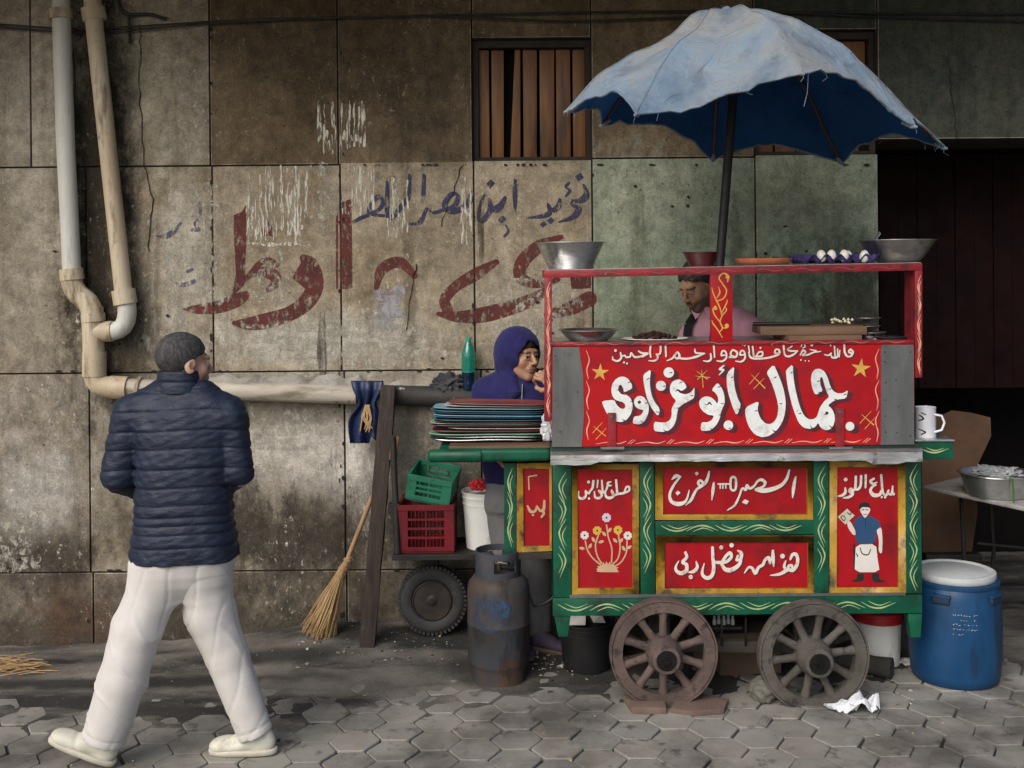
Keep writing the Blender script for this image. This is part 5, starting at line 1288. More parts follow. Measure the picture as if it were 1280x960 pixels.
for i in range(14):
    q = P(1050 + rn.uniform(-10, 18), 404, 5.22) + Vector((0, rn.uniform(-.03, .03), rn.uniform(0, .02)))
    mb.lathe([(.0003, -.008), (.009, -.002), (.0003, .008)], q, 6)
o = mb.build('chopped_onion', M('pale chopped onion', (.75, .70, .50), (.6, .55, .35), rough=.5)); tag(o, 'small heap of pale chopped onion on the upper board', 'onion'); o['kind'] = 'stuff'
mb = MB(); c = P(1094, 427.4, 5.15); mb.lathe([(.0003, .018), (.008, .012), (.018, 0), (.0003, 0)], c, 12); o = mb.build('spice_heap', M('pink spice', (.55, .25, .30), rough=.9)); tag(o, 'tiny heap of pink spice in front of the small pan', 'spice')
# mug on the end shelf
c = P(1157, 546.5, 5.2); k = 5.2 / F
t = thing('enamel_mug', 'white enamel mug standing on the right end shelf of the cart', 'mug', c)
m_mug = M('white enamel', (.74, .76, .80), (.64, .66, .72), rough=.25, scale=6, bump=.03, coat=.3)
mb = MB(); rr = 12.6 * k; hh = 38 * k; mb.lathe([(.0005, 0), (rr * .93, 0), (rr, .006), (rr, hh - .003), (rr * 1.03, hh), (rr * .98, hh), (rr * .95, hh - .004), (rr * .93, .006), (.0005, .006)], c, 36); mb.build('cup', m_mug, t, smooth=40)
mb = MB(); mb.tube([c + Vector((rr * .6, -rr * .75, hh * .78)), c + Vector((rr * 1.25, -rr * .95, hh * .74)), c + Vector((rr * 1.5, -rr, hh * .52)), c + Vector((rr * 1.25, -rr * .95, hh * .28)), c + Vector((rr * .6, -rr * .75, hh * .2))], .0055, 10); mb.build('handle', m_mug, t, smooth=60)
mb = MB(); paint(mb, [st(.5, (1150, 519, .7), (1154, 523, .9), (1150, 526, .7)), st(.5, (1152, 516, .6), (1156, 518, .8)), st(.5, (1150, 537, .7), (1156, 540, .9), (1152, 543, .7))], 5.2 - rr - .001, .3, to=lambda x, y: (lambda p: Vector((p.x, c.y - math.sqrt(max(0, rr * rr - (p.x - c.x) ** 2)) - .0008, p.z)))(P(x, y, 5.2 - rr * .8))); mb.build('printed_mark', m_ink, t)

# ------------------------------------------------------------------ stack of food trays on the left shelf
m_t = {}
for nm, c1 in (('red brown', (.20, .055, .045)), ('pale blue', (.20, .38, .46)), ('sky blue', (.06, .26, .42)), ('dark teal', (.03, .10, .13)), ('cream', (.48, .46, .40)), ('maroon', (.16, .03, .045)), ('mint green', (.22, .48, .32)), ('steel', (.5, .5, .5))):
    m_t[nm] = M(nm + ' melamine' if nm != 'steel' else 'bent steel tray', c1, tuple(x * .7 for x in c1), rough=.4 if nm != 'steel' else .32, metal=0 if nm != 'steel' else 1, scale=9, bump=.08, dirt=(tuple(x * .3 for x in c1), .58, .74, 12))
TY = 5.42
def tray_mesh(name, c, w, d, h, m, bend=0.0):
    n_ = 64; mb = MB(); vs = []; fs = []
    def rr(a, w_, d_):
        e = 2 / 4.5; x = math.copysign(abs(math.cos(a)) ** e, math.cos(a)); y = math.copysign(abs(math.sin(a)) ** e, math.sin(a)); return x * w_ / 2, y * d_ / 2
    rings = [(.86, 0), (.97, h * .7), (1.0, h), (.99, h + .0025), (.96, h * .75 + .002), (.85, .003)]
    for s_, z in rings:
        for k in range(n_):
            x, y = rr(2 * math.pi * k / n_, w * s_ if s_ > .9 else w - (1 - s_) * .4, d * s_ if s_ > .9 else d - (1 - s_) * .4)
            vs.append(c + Vector((x, y, z + bend * (math.sin(x * 14 + 1) * .5 + (x / w) ** 2 * 3))))
    for j in range(len(rings) - 1):
        for k in range(n_): k2 = (k + 1) % n_; fs.append((j * n_ + k, j * n_ + k2, (j + 1) * n_ + k2, (j + 1) * n_ + k))
    fs.append(tuple(range(n_))[::-1]); fs.append(tuple((len(rings) - 1) * n_ + k for k in range(n_)))
    mb.add(vs, fs); o = mb.build(name, m, smooth=40, recalc=False); rebase(o, c); return o
z = P(612, 562.5, 5.2).z + .001
mb = MB(); a, b_ = P(562, 560, 5.3).x, P(690, 560, 5.3).x
mb.box((a, 5.24, z), (b_ - .004, 5.56, z + .012)); o = mb.build('wooden_board', m_cut, bevel=.002); tag(o, 'thin wooden board lying under the stack of trays', 'board'); z += .0135
stack = [('steel', .57, .012, 'bent steel tray at the bottom of the tray stack', .006), ('steel', .58, .010, 'shiny steel tray just below the mint green tray', .004), ('mint green', .565, .012, 'mint green tray between steel and maroon ones low in the stack', .002), ('maroon', .55, .012, 'lower of the two deep maroon trays low in the tray stack', 0), ('cream', .50, .007, 'cream tray between the two deep maroon trays', 0),
         ('maroon', .555, .011, 'upper deep maroon tray, above a cream tray in the stack', 0), ('mint green', .56, .006, 'thin mint green tray in the middle of the stack', 0), ('maroon', .54, .006, 'thin maroon tray under the lowest dark teal tray', 0), ('dark teal', .545, .009, 'lower dark teal tray between thin maroon and sky blue trays', 0), ('sky blue', .555, .008, 'lower sky blue tray, resting on a dark teal tray', 0),
         ('pale blue', .56, .007, 'pale blue tray between the two sky blue trays', 0), ('sky blue', .54, .008, 'upper sky blue tray, below the upper dark teal tray', 0), ('dark teal', .55, .007, 'upper dark teal tray just below the top pale blue tray', 0), ('pale blue', .545, .008, 'pale blue tray right under the cream tray near the top', 0), ('cream', .50, .006, 'cream tray right under the top red brown tray', 0), ('red brown', .48, .009, 'red brown tray on top of the tray stack', 0)]
rn = random.Random(21)
for i, (nm, w, h, lab, bend) in enumerate(stack):
    c = Vector((P(613, 530, TY).x + rn.uniform(-.012, .012) + (.03 if w < .52 else 0), TY + rn.uniform(-.012, .012), z))
    o = tray_mesh('food_tray', c, w, .21 + rn.uniform(-.02, .02), h, m_t[nm], bend)
    tag(o, lab, 'tray', 'trays stacked on the left end shelf'); o.rotation_euler = (rn.uniform(-.004, .004), .004 + i * .0012, rn.uniform(-.04, .04)); z += h + .0029
# crumpled clear bag beside the trays
def crumple(name, c, rx, ry, rz, m, seed, label, cat, amp=.35, fr=5.0, n=3):
    bm = bmesh.new(); bmesh.ops.create_icosphere(bm, subdivisions=n + 1, radius=1)
    for v in bm.verts:
        d = v.co.normalized(); k = 1 + amp * (abs(mnoise.noise(d * fr * .5 + Vector((seed, 0, 0)))) * 1.6 - .4 + .5 * mnoise.noise(d * fr + Vector((0, seed, 0))))
        v.co = Vector((d.x * rx, d.y * ry, d.z * rz)) * k
        if v.co.z < -rz * .75: v.co.z = -rz * .75
    me = bpy.data.meshes.new(name); bm.to_mesh(me); bm.free(); me.materials.append(m)
    o = link(name, me); o.location = Vector(c); OFF[o.name] = Vector(c); tag(o, label, cat); return o
m_bag = M('milky plastic film', (.55, .56, .58), (.42, .43, .46), rough=.3, bump=.4, bscale=24, bdist=.01)
crumple('plastic_bag', P(686, 536, 5.18), .035, .03, .07, m_bag, 3, 'crumpled milky plastic bag tucked between trays and sign', 'bag')

# ------------------------------------------------------------------ gas cylinder
def gpt(px, py, dy=0): p = G(px, py); p.y += dy; return Vector((p.x * p.y / (p.y - dy), p.y, 0))
m_gas = M('rusty blue grey cylinder paint', (.045, .055, .072), (.04, .034, .028), spec=.3, rough=.65, scale=4, stretch=(1, 1, .6), bump=.3, bscale=40, dirt=((.075, .045, .028), .48, .62, 4), dirt2=((.016, .013, .012), .52, .66, 7, (1.5, 1.5, .4)))
m_gasb = M('faded blue paint patch', (.030, .065, .125), (.03, .045, .08), rough=.65, scale=9, bump=.3, alpha=(.42, .62, 9, (1, 1, 1)))
c = Vector((P(624, 850, 5.32).x, 5.32, gz(0, 5.3)))
t = thing('gas_cylinder', 'squat rusty blue grey gas cylinder standing left of the cart', 'gas cylinder', c)
mb = MB(); mb.lathe([(.0005, .05), (.12, .052), (.138, .075), (.1475, .10), (.148, .27), (.1495, .272), (.1495, .280), (.148, .282), (.1475, .43), (.14, .465), (.118, .492), (.085, .508), (.03, .515), (.0005, .515)], c, 64, wob=.003); bd_ = mb.build('body', m_gas, t, smooth=40)
mb = MB(); mb.lathe([(.125, 0), (.129, 0), (.131, .05), (.14, .078), (.135, .078), (.124, .05), (.125, 0)], c, 64); mb.build('foot_ring', m_gas, t, smooth=40)
mb = MB(); n_ = 72; vs = []; fs = []; zs = [.492, .505, .525, .545, .565, .585, .607, .615]
for r in (.108, .103):
    for j, z_ in enumerate(zs):
        for k in range(n_):
            a = 2 * math.pi * k / n_; vs.append(c + Vector((math.cos(a) * r, math.sin(a) * r, z_)))
def hole(j, k):
    a = math.degrees(2 * math.pi * (k + .5) / n_); return 2 <= j <= 4 and (262 < a < 322 or 80 < a < 150 or 5 < a < 40)
L_ = len(zs) * n_
for j in range(len(zs) - 1):
    for k in range(n_):
        k2 = (k + 1) % n_
        if hole(j, k): continue
        q = (j * n_ + k, j * n_ + k2, (j + 1) * n_ + k2, (j + 1) * n_ + k); fs.append(q); fs.append(tuple(L_ + i for i in q[::-1]))
        for (jj, kk, e) in ((j, k - 1, (q[0], q[3])), (j, k + 1, (q[2], q[1])), (j - 1, k, (q[1], q[0])), (j + 1, k, (q[3], q[2]))):
            if jj < 0 or jj >= len(zs) - 1 or hole(jj, kk % n_): fs.append((e[0], e[1], e[1] + L_, e[0] + L_))
mb.add(vs, fs); mb.build('collar', M('dark blue collar', (.045, .055, .075), (.03, .032, .038), rough=.55, scale=8, bump=.3, dirt=((.09, .055, .035), .54, .7, 9)), t, smooth=40)
mb = MB(); mb.lathe([(.0005, .51), (.016, .51), (.016, .55), (.011, .555), (.011, .585), (.0005, .587)], c, 16); mb.tube([c + Vector((0, 0, .55)), c + Vector((.04, -.02, .55)), c + Vector((.05, -.025, .55))], [.012, .01, .012], 10); mb.build('valve', M('brass valve', (.30, .25, .18), rough=.4, metal=.8), t, smooth=40)
pb = [(592, 752), (600, 748), (640, 750), (636, 772), (628, 790), (604, 791), (594, 780)]
mb = MB(); paint(mb, [('p', pb)], 5.2, .8, to=lambda x, y: (lambda p: Vector((p.x, c.y - math.sqrt(max(1e-6, .1495 ** 2 - (p.x - c.x) ** 2)) - .0008, p.z)))(P(x, y, 5.19)), curved=True); mb.build('faded_label', m_gasb, t, smooth=60)
m_rub = M('black rubber hose', (.02, .02, .021), rough=.6, bump=.1)
hs = [c + Vector((.05, -.025, .55)), c + Vector((.11, -.02, .50)), c + Vector((.16, 0, .36)), P(672, 757, 5.34), P(690, 748, 5.36), P(697, 730, 5.36), P(698, 700, 5.36), P(700, 660, 5.38)]
sp_ = smooth_path([(i, 0, 1) for i in range(len(hs))], .2)
hp = []
for i in range(len(hs) - 1):
    a, b_, c_, d_ = hs[max(i - 1, 0)], hs[i], hs[i + 1], hs[min(i + 2, len(hs) - 1)]
    for k in range(6):
        u = k / 6; hp.append(.5 * (2 * b_ + (c_ - a) * u + (2 * a - 5 * b_ + 4 * c_ - d_) * u * u + (3 * b_ - a - 3 * c_ + d_) * u ** 3))
mb = MB(); mb.tube(hp + [hs[-1]], .0065, 8); tag(mb.build('gas_hose', m_rub, smooth=60), 'black rubber hose looping from the gas cylinder to the cart', 'hose')

# ------------------------------------------------------------------ drum and buckets
m_drum = M('blue barrel plastic', (.008, .060, .155), (.006, .042, .115), rough=.45, spec=.35, scale=4, stretch=(1, 1, .5), bump=.12, bscale=40, dirt=((.008, .018, .035), .50, .70, 4, (2, 2, .5)), dirt2=((.14, .16, .18), .69, .75, 28))
m_lid = M('grey white lid plastic', (.50, .52, .52), (.41, .43, .43), rough=.45, scale=6, bump=.1, dirt=((.30, .27, .22), .6, .76, 8))
c = Vector((P(1194, 860, 5.29).x, 5.29, 0)); k = 5.29 / F
t = thing('plastic_barrel', 'blue plastic barrel with white lid standing right of the cart', 'barrel', c)
rb = 55 * k; hz = P(1194, 712, 5.29).z
mb = MB(); mb.lathe([(.0005, .0), (rb * .84, 0), (rb * .93, .012), (rb * .965, .05), (rb * .995, .12), (rb * 1.01, .28), (rb * 1.0, hz - .17), (rb * .985, hz - .10), (rb * .94, hz - .055), (rb * .885, hz - .035), (rb * .875, hz - .03), (rb * .875, hz - .022), (.0005, hz - .022)], c, 72)
body = mb.build('body', m_drum, t, smooth=50)
for a in (-52, 232 - 0, 128):
    an = R(a); d = Vector((math.cos(an), math.sin(an), 0)); s = Vector((-d.y, d.x, 0)); q = c + d * (rb * .965) + Vector((0, 0, hz - .098))
    mb = MB(); mb.obox(q, s * .04, d * .012, Vector((0, 0, .017))); mb.build('handle_recess', M('recess shadow blue', (.006, .02, .05), rough=.6), body, bevel=.008, seg=3, smooth=50)
    mb = MB(); mb.obox(q + d * .006 + Vector((0, 0, .021)), s * .045, d * .012, Vector((0, 0, .006))); mb.build('grip', m_drum, body, bevel=.004, smooth=50)
rl = 48.5 * k
mb = MB(); mb.lathe([(rl * .985, hz - .03), (rl * 1.0, hz - .028), (rl * 1.012, hz - .012), (rl * 1.0, hz + .002), (rl * .95, hz + .006), (rl * .9, hz + .004), (rl * .87, hz - .002), (rl * .84, hz - .003), (rl * .80, hz + .001), (.0005, hz + .003)], c, 72); mb.build('lid', m_lid, t, smooth=50)
mb = MB(); mb.lathe([(rl * 1.03, hz - .050), (rl * 1.09, hz - .048), (rl * 1.09, hz - .034), (rl * 1.0, hz - .030), (rl * .98, hz - .050), (rl * 1.03, hz - .050)], c, 72); mb.build('collar', m_drum, t, smooth=40)
rn = random.Random(31); mb = MB(); marks = []
for row, y in enumerate((769, 775, 781, 787, 793)):
    x = 1184
    while x < 1212:
        w_ = rn.uniform(.6, 2.2)
        if rn.random() < (.85 if row in (0, 2, 3) else .4): marks.append(st(.4, (x, y + rn.uniform(-1, 1), .35), (x + w_, y + rn.uniform(-1, 1), .35)))
        x += w_ + rn.uniform(1.2, 2.6)
paint(mb, marks, 5.1, .3, to=lambda x, y: (lambda p: Vector((p.x, c.y - math.sqrt(max(1e-6, (rb * 1.012) ** 2 - (p.x - c.x) ** 2)) - .001, p.z)))(P(x + 8, y, 5.09)))
mb.build('worn_print', M('worn pale print', (.45, .47, .5), rough=.7, alpha=(.4, .5, 40, (1, 1, 1))), t)
def bucket(label, px, pyb, Y, r0, r1, h, m, lid=None, rim=True, name='plastic_bucket', z0=0.0, liquid=None):
    c = Vector((P(px, pyb, Y).x, Y, z0))
    t = thing(name, label, 'bucket', c)
    if lid:
        mb = MB(); mb.lathe([(.0005, 0), (r0, 0), (r0 * 1.01, .004), (r1, h), (.0005, h)], c, 48); mb.build('body', m, t, smooth=40)
        mb = MB(); mb.lathe([(r1 * 1.0, h - .045), (r1 * 1.05, h - .044), (r1 * 1.05, h - .03), (r1 * 1.07, h - .028), (r1 * 1.07, h - .012), (r1 * 1.05, h - .010), (r1 * 1.05, h + .004), (r1 * .96, h + .010), (r1 * .92, h + .002), (.0005, h + .004)], c, 48); mb.build('lid', lid, t, smooth=40)
    else:
        mb = MB(); mb.lathe([(.0005, 0), (r0, 0), (r0 * 1.01, .004), (r1, h), (r1 * 1.05, h), (r1 * 1.05, h + .006), (r1 * .98, h + .004), (r0 * .98, .006), (.0005, .006)], c, 48); b = mb.build('body', m, t, smooth=40)
        mb = MB()
        for zz in (.78, .90): rr_ = r0 + (r1 - r0) * zz; mb.lathe([(rr_ * .99, h * zz), (rr_ * 1.035, h * zz + .002), (rr_ * 1.035, h * zz + .008), (rr_ * .99, h * zz + .01)], c, 48)
        mb.build('rim', m, t, smooth=40)
    return t, c
m_wbk = M('white bucket plastic', (.78, .78, .75), (.68, .68, .65), rough=.45, scale=5, bump=.1, dirt=((.28, .25, .20), .6, .76, 7, (1, 1, .5)))
m_rlid = M('red lid plastic', (.48, .02, .03), (.36, .015, .022), rough=.4, scale=6, bump=.1)
bucket('white bucket with a red lid standing under the right end of the cart', 1098, 826, 5.5, .10, .113, .255, m_wbk, m_rlid)
t, c = bucket('black bucket in the shade under the left end of the cart', 733, 832, 5.45, .11, .135, .235, m_blk)
mb = MB(); mb.tube([c + Vector((-.12, 0, .2)), c + Vector((-.12, -.02, .235)), c + Vector((-.1, -.05, .245))], .004, 6); mb.build('handle', m_blk, t)
mb = MB(); mb.add([c + Vector(v) for v in ((-.09, -.08, .235), (-.01, -.11, .245), (.0, .02, .25), (-.08, .05, .24), (.03, -.09, .25), (.09, -.06, .238), (.08, .04, .25), (.02, .04, .246))], [(0, 1, 2, 3), (4, 5, 6, 7)])
tag(mb.build('paper_scrap', m_wpap), 'torn white paper poking out of the black bucket', 'paper')

# ------------------------------------------------------------------ hand truck with crates and bucket
HT = 5.78
m_dk = M('grimy black steel', (.03, .027, .025), (.016, .014, .013), rough=.65, metal=.3, scale=8, bump=.4, dirt=((.09, .075, .06), .62, .74, 18))
m_post = M('dark old timber', (.050, .034, .026), (.022, .016, .013), rough=.85, scale=7, stretch=(4, 4, .5), bump=.6, bscale=16, bdist=.008, dirt=((.12, .09, .07), .62, .74, 14))
pz = P(540, 691, HT - .12).z
base = Vector((P(540, 790, HT).x, HT, gz(-.4, 5.8)))
ht = thing('hand_truck', 'black platform hand truck with one big tyre carrying crates and a bucket', 'hand truck', base)
xa, xb = P(490, 690, HT - .15).x, P(660, 690, HT - .15).x
mb = MB(); mb.box((xa, HT - .16, pz - .028), (xb, HT - .12, pz)); mb.box((xa, HT + .17, pz - .028), (xb, HT + .21, pz)); mb.box((xa, HT - .119, pz - .028), (xa + .035, HT + .169, pz - .001)); mb.box((xb - .035, HT - .119, pz - .028), (xb, HT + .169, pz - .001)); mb.box((xa + .04, HT - .118, pz - .012), (xb - .04, HT + .168, pz - .002))
mb.build('platform', m_dk, ht, bevel=.003)
mb = MB(); mb.tube([P(497, 692, HT - .14), P(495, 640, HT - .12), P(491, 545, HT - .06)], .016, 12); mb.tube([P(497, 692, HT + .19), P(495, 640, HT + .18), P(491, 545, HT + .16)], .016, 12); mb.build('upright', m_dk, ht, smooth=50)
mb = MB(); mb.bar(P(491, 575, HT - .05), P(495, 545, HT - .05), .028, .04); mb.build('wooden_grip', m_cut, ht, bevel=.003)
mb = MB(); mb.bar(P(486, 634, HT - .10), P(500, 634, HT - .10), .045, .06); mb.build('clamp', m_dk, ht, bevel=.003)
c = P(541, 748, 5.84); r = 41.5 * 5.84 / F
m_tyre = M('dusty tyre rubber', (.045, .044, .043), (.024, .024, .024), rough=.8, scale=9, bump=.4, bscale=50, dirt=((.12, .11, .10), .62, .76, 11))
mb = MB(); mb.lathe([(r * .60, -.04), (r * .66, -.052), (r * .84, -.054), (r * .94, -.048), (r * .985, -.034), (r, 0), (r * .985, .034), (r * .94, .048), (r * .84, .054), (r * .66, .052), (r * .60, .04), (r * .60, -.04)], c, 64, 'Y')
wh = mb.build('wheel', m_tyre, ht, smooth=60)
mb = MB()
for i in range(48):
    a = i * 2 * math.pi / 48; d = Vector((math.cos(a), 0, math.sin(a))); s = Vector((-d.z, 0, d.x))
    for sg in (-1, 1): mb.obox(c + d * r * .975 + Vector((0, sg * .036, 0)), s * .0075, Vector((0, .012, 0)) - d * .004 * 1, d * .008)
mb.build('tread', m_tyre, wh, bevel=.001)
mb = MB(); mb.lathe([(r * .60, -.045), (r * .57, -.05), (r * .55, -.045), (r * .50, -.02), (r * .30, -.012), (r * .2, -.02), (r * .17, -.045), (r * .12, -.05), (.0005, -.05)], c, 48, 'Y'); mb.build('rim', M('rusty wheel rim', (.055, .042, .036), (.028, .022, .02), rough=.6, metal=.4, scale=9, bump=.3), wh, smooth=40)
mb = MB(); mb.tube([c + Vector((0, -.06, 0)), c + Vector((0, .1, 0))], .012, 12); mb.build('axle', m_dk, ht, smooth=50)
mb = MB(); mb.box((c.x - .03, HT + .07, c.z - .02), (c.x + .03, HT + .13, pz - .0285)); mb.build('axle_bracket', m_dk, ht, bevel=.003)
def crate(name, label, m, c, w, d, h, rot=(0, 0, 0), nslot=5, nrow=4):
    t = thing(name, label, 'crate', c)
    b = MB(); T_ = .012
    x0, x1, y0, y1 = c[0] - w / 2, c[0] + w / 2, c[1] - d / 2, c[1] + d / 2; z0 = c[2]
    b.box((x0 + .004, y0 + .004, z0), (x1 - .004, y1 - .004, z0 + .008)); b.build('bottom', m, t)
    for face in range(4):
        s = MB()
        L = w if face < 2 else d
        def put(u0, u1, za, zb, th, o=0.0):
            if face == 0: s.box((x0 + u0, y0 - o, z0 + za), (x0 + u1, y0 + th, z0 + zb))
            elif face == 1: s.box((x0 + u0, y1 - th, z0 + za), (x0 + u1, y1 + o, z0 + zb))
            elif face == 2: s.box((x0 - o, y0 + u0, z0 + za), (x0 + th, y0 + u1, z0 + zb))
            else: s.box((x1 - th, y0 + u0, z0 + za), (x1 + o, y0 + u1, z0 + zb))
        e = T_ + .001 if face > 1 else 0
        put(e, L - e, h - .028, h, T_, .004); put(e, L - e, .0085, .03, T_, .002)
        put(e, e + .05, .0302, h - .0282, .008); put(L - e - .05, L - e, .0302, h - .0282, .008)
        u0, u1 = e + .0502, L - e - .0502; zz0, zz1 = .0302, h - .0282
        for i in range(1, nrow): za = zz0 + (zz1 - zz0) * i / nrow; put(u0, u1, za - .006, za + .006, .008)
        for i in range(1, nslot * 2):
            u = u0 + (u1 - u0) * i / (nslot * 2); wd = .008 if i == nslot else .0035
            for r_ in range(nrow):
                za = zz0 + (zz1 - zz0) * r_ / nrow + (.0062 if r_ else 0); zb = zz0 + (zz1 - zz0) * (r_ + 1) / nrow - (.0062 if r_ < nrow - 1 else 0)
                put(u - wd / 2, u + wd / 2, za, zb, .006 if i == nslot else .005)
        if face < 2:
            put(L / 2 - .055, L / 2 - .05, h - .06, h - .0285, .014); put(L / 2 + .05, L / 2 + .055, h - .06, h - .0285, .014)
        s.build('side_lattice', m, t, bevel=.0012, seg=1)
    t.rotation_euler = rot
    return t
m_crr = M('worn red crate plastic', (.17, .010, .016), (.11, .008, .012), spec=.3, rough=.5, scale=7, bump=.15, dirt=((.08, .02, .025), .58, .74, 12))
m_crg = M('worn green crate plastic', (.015, .17, .095), (.01, .11, .06), rough=.5, scale=7, bump=.15, dirt=((.01, .05, .03), .58, .74, 12))
rc = P(533, 690, HT - .12); rc.y = HT + .02; rc.z = pz + .001
hgt = (689 - 629) * (HT - .13) / F
crate('red_crate', 'dark red plastic crate on the hand truck', m_crr, rc, 70 * (HT - .13) / F, .30, hgt)
gc = P(539, 628, HT - .02); gc.y = HT + .02; gc.z = rc.z + hgt + .012
crate('green_crate', 'green plastic crate lying tilted on top of the red crate', m_crg, gc + Vector((0, 0, .01)), 56 * HT / F, .26, .135, rot=(R(8), R(10), R(-6)), nslot=3, nrow=3)
t, c = bucket('tall white bucket on the hand truck beside the red crate', 607, 690, HT + .0, .098, .118, .285, m_wbk, z0=pz + .001)
crumple('red_rag', c + Vector((-.03, 0, .315)), .05, .045, .03, m_rlid, 8, 'bright red rag lying in the mouth of the tall white bucket', 'rag')
# leaning post, broom
def anchored(name, mat, a, b_, w, d, label, cat):
    mb = MB(); n_ = 14; A_, B_ = Vector(a), Vector(b_); t_ = (B_ - A_).normalized(); s_ = t_.cross(Vector((0, 1, 0))).normalized(); u_ = s_.cross(t_)
    vs = []; rn = random.Random(6)
    for i in range(n_ + 1):
        p = A_.lerp(B_, i / n_)
        for sx, sy in ((-1, -1), (1, -1), (1, 1), (-1, 1)): vs.append(p + s_ * (sx * w / 2 + rn.uniform(-.003, .003)) + u_ * (sy * d / 2 + rn.uniform(-.003, .003)))
    fs = [(0, 1, 2, 3), tuple(n_ * 4 + k for k in (3, 2, 1, 0))]
    for i in range(n_):
        for k in range(4): k2 = (k + 1) % 4; fs.append((i * 4 + k, i * 4 + 4 + k, i * 4 + 4 + k2, i * 4 + k2))
    mb.add(vs, fs); o = mb.build(name, mat, bevel=.004, smooth=40); tag(o, label, cat); return o
a = P(459, 803, 5.72); b_ = P(486, 482, 5.90)
anchored('timber_post', m_post, (a.x, a.y, gz(a.x, a.y) - .005), b_, .078, .06, 'dark old timber post leaning against the wall beside the broom', 'post')
m_str = M('broom straw', (.42, .28, .13), (.26, .16, .07), rough=.8, scale=18, stretch=(1, 1, .2), bump=.2)
m_hand = M('bare stick', (.36, .22, .12), (.25, .15, .08), rough=.7, scale=9, stretch=(3, 3, .4))
hb, ht_ = P(434, 700, 5.88), P(465, 621, 5.92)
br = thing('straw_broom', 'straw broom standing head down against the wall', 'broom', (P(396, 800, 5.85).x, 5.85, gz(-1, 5.85)))
mb = MB(); mb.tube([hb, ht_], .0125, 10); mb.build('handle', m_hand, br, smooth=50)
mb = MB(); rn = random.Random(12); k0 = P(437, 696, 5.88); neck = P(424, 722, 5.87); end = P(396, 803, 5.83); end.z = gz(end.x, end.y) + .008
ax = (end - neck).normalized(); sd = ax.cross(Vector((0, 1, 0))).normalized(); up = sd.cross(ax)
for i in range(330):
    a_, q = rn.uniform(0, 6.28), math.sqrt(rn.random())
    o0 = sd * math.cos(a_) * q * .026 + up * math.sin(a_) * q * .026; o1 = sd * math.cos(a_) * q * (.085 + rn.uniform(-.012, .02)) + up * math.sin(a_) * q * .05
    ln = rn.uniform(.86, 1.03); e_ = neck.lerp(end, ln) + o1; e_.z = max(e_.z, gz(e_.x, e_.y) + .003)
    m1 = neck.lerp(end, .5) + (o0 + o1) * .5 + Vector((rn.uniform(-.012, .012), rn.uniform(-.01, .01), rn.uniform(-.01, .01)))
    mb.tube([k0 + o0 * .5, neck + o0, m1, e_], [.003, .0032, .003, .0016], 4)
mb.build('bristles', m_str, br)
for u in (.12, .42, .72):
    p = k0.lerp(neck, u * 1.3); mb = MB(); mb.tube([p - ax * .006, p + ax * .006], .023 + .008 * u, 14); mb.build('binding', m_hand, br, smooth=50)
# straw heap at the far left, bottle, rag, blue bag
mb = MB(); rn = random.Random(14); cc = P(10, 812, 5.62); cc.z = gz(cc.x, 5.62)
for i in range(160):
    q = cc + Vector((rn.gauss(-.06, .09), rn.gauss(0, .05), abs(rn.gauss(.012, .018)))); an = rn.gauss(.35, .35); d = Vector((math.cos(an), rn.uniform(-.3, .3), rn.gauss(.02, .12))).normalized() * rn.uniform(.05, .13)
    mb.tube([q - d, q + Vector((0, 0, .006)), q + d], [.0022, .003, .0015], 4)
o = mb.build('straw_heap', m_str); tag(o, 'flat heap of loose straw at the foot of the wall', 'straw'); o['kind'] = 'stuff'
m_pet = M('green bottle plastic', (.02, .40, .29), (.015, .32, .23), rough=.12, bump=.05, coat=.5, trans=.6)
m_petd = M('dark liquid bottle plastic', (.006, .02, .05), (.004, .012, .03), rough=.15, bump=.05, coat=.5)
c = P(586, 487, 5.97); k = 5.97 / F
t = thing('plastic_bottle', 'green plastic bottle half full of dark liquid, standing on the black pipe', 'bottle', c)
mb = MB(); mb.lathe([(.0005, 0), (7.5 * k, 0), (8.8 * k, 3 * k), (8.8 * k, 9 * k), (8.4 * k, 12 * k), (8.8 * k, 15 * k), (8.9 * k, 22 * k)], c, 28); mb.build('filled_base', m_petd, t, smooth=50)
mb = MB(); mb.lathe([(8.9 * k, 22.01 * k), (8.6 * k, 26 * k), (8.9 * k, 30 * k), (8.5 * k, 34 * k), (8.9 * k, 38 * k), (8.6 * k, 46 * k), (6.2 * k, 54 * k), (3.6 * k, 59 * k), (3.3 * k, 61 * k)], c, 28); mb.build('bottle_neck', m_pet, t, smooth=50)
mb = MB(); mb.lathe([(3.9 * k, 60.5 * k), (3.9 * k, 65 * k), (.0005, 65.4 * k)], c, 20); mb.build('cap', M('green cap', (.03, .33, .24), rough=.4), t, smooth=40)
m_soot = M('sooty grey cloth', (.06, .06, .065), (.02, .02, .022), rough=.95, scale=8, bump=.6)
crumple('sooty_rag', P(560, 481, 5.99), .09, .05, .055, m_soot, 5, 'sooty grey rag heaped on the black pipe beside the bottle', 'rag', amp=.5)
m_bluc = M('blue plastic sheeting', (.016, .028, .085), (.01, .017, .05), rough=.45, scale=8, bump=.5, bscale=18, bdist=.012)
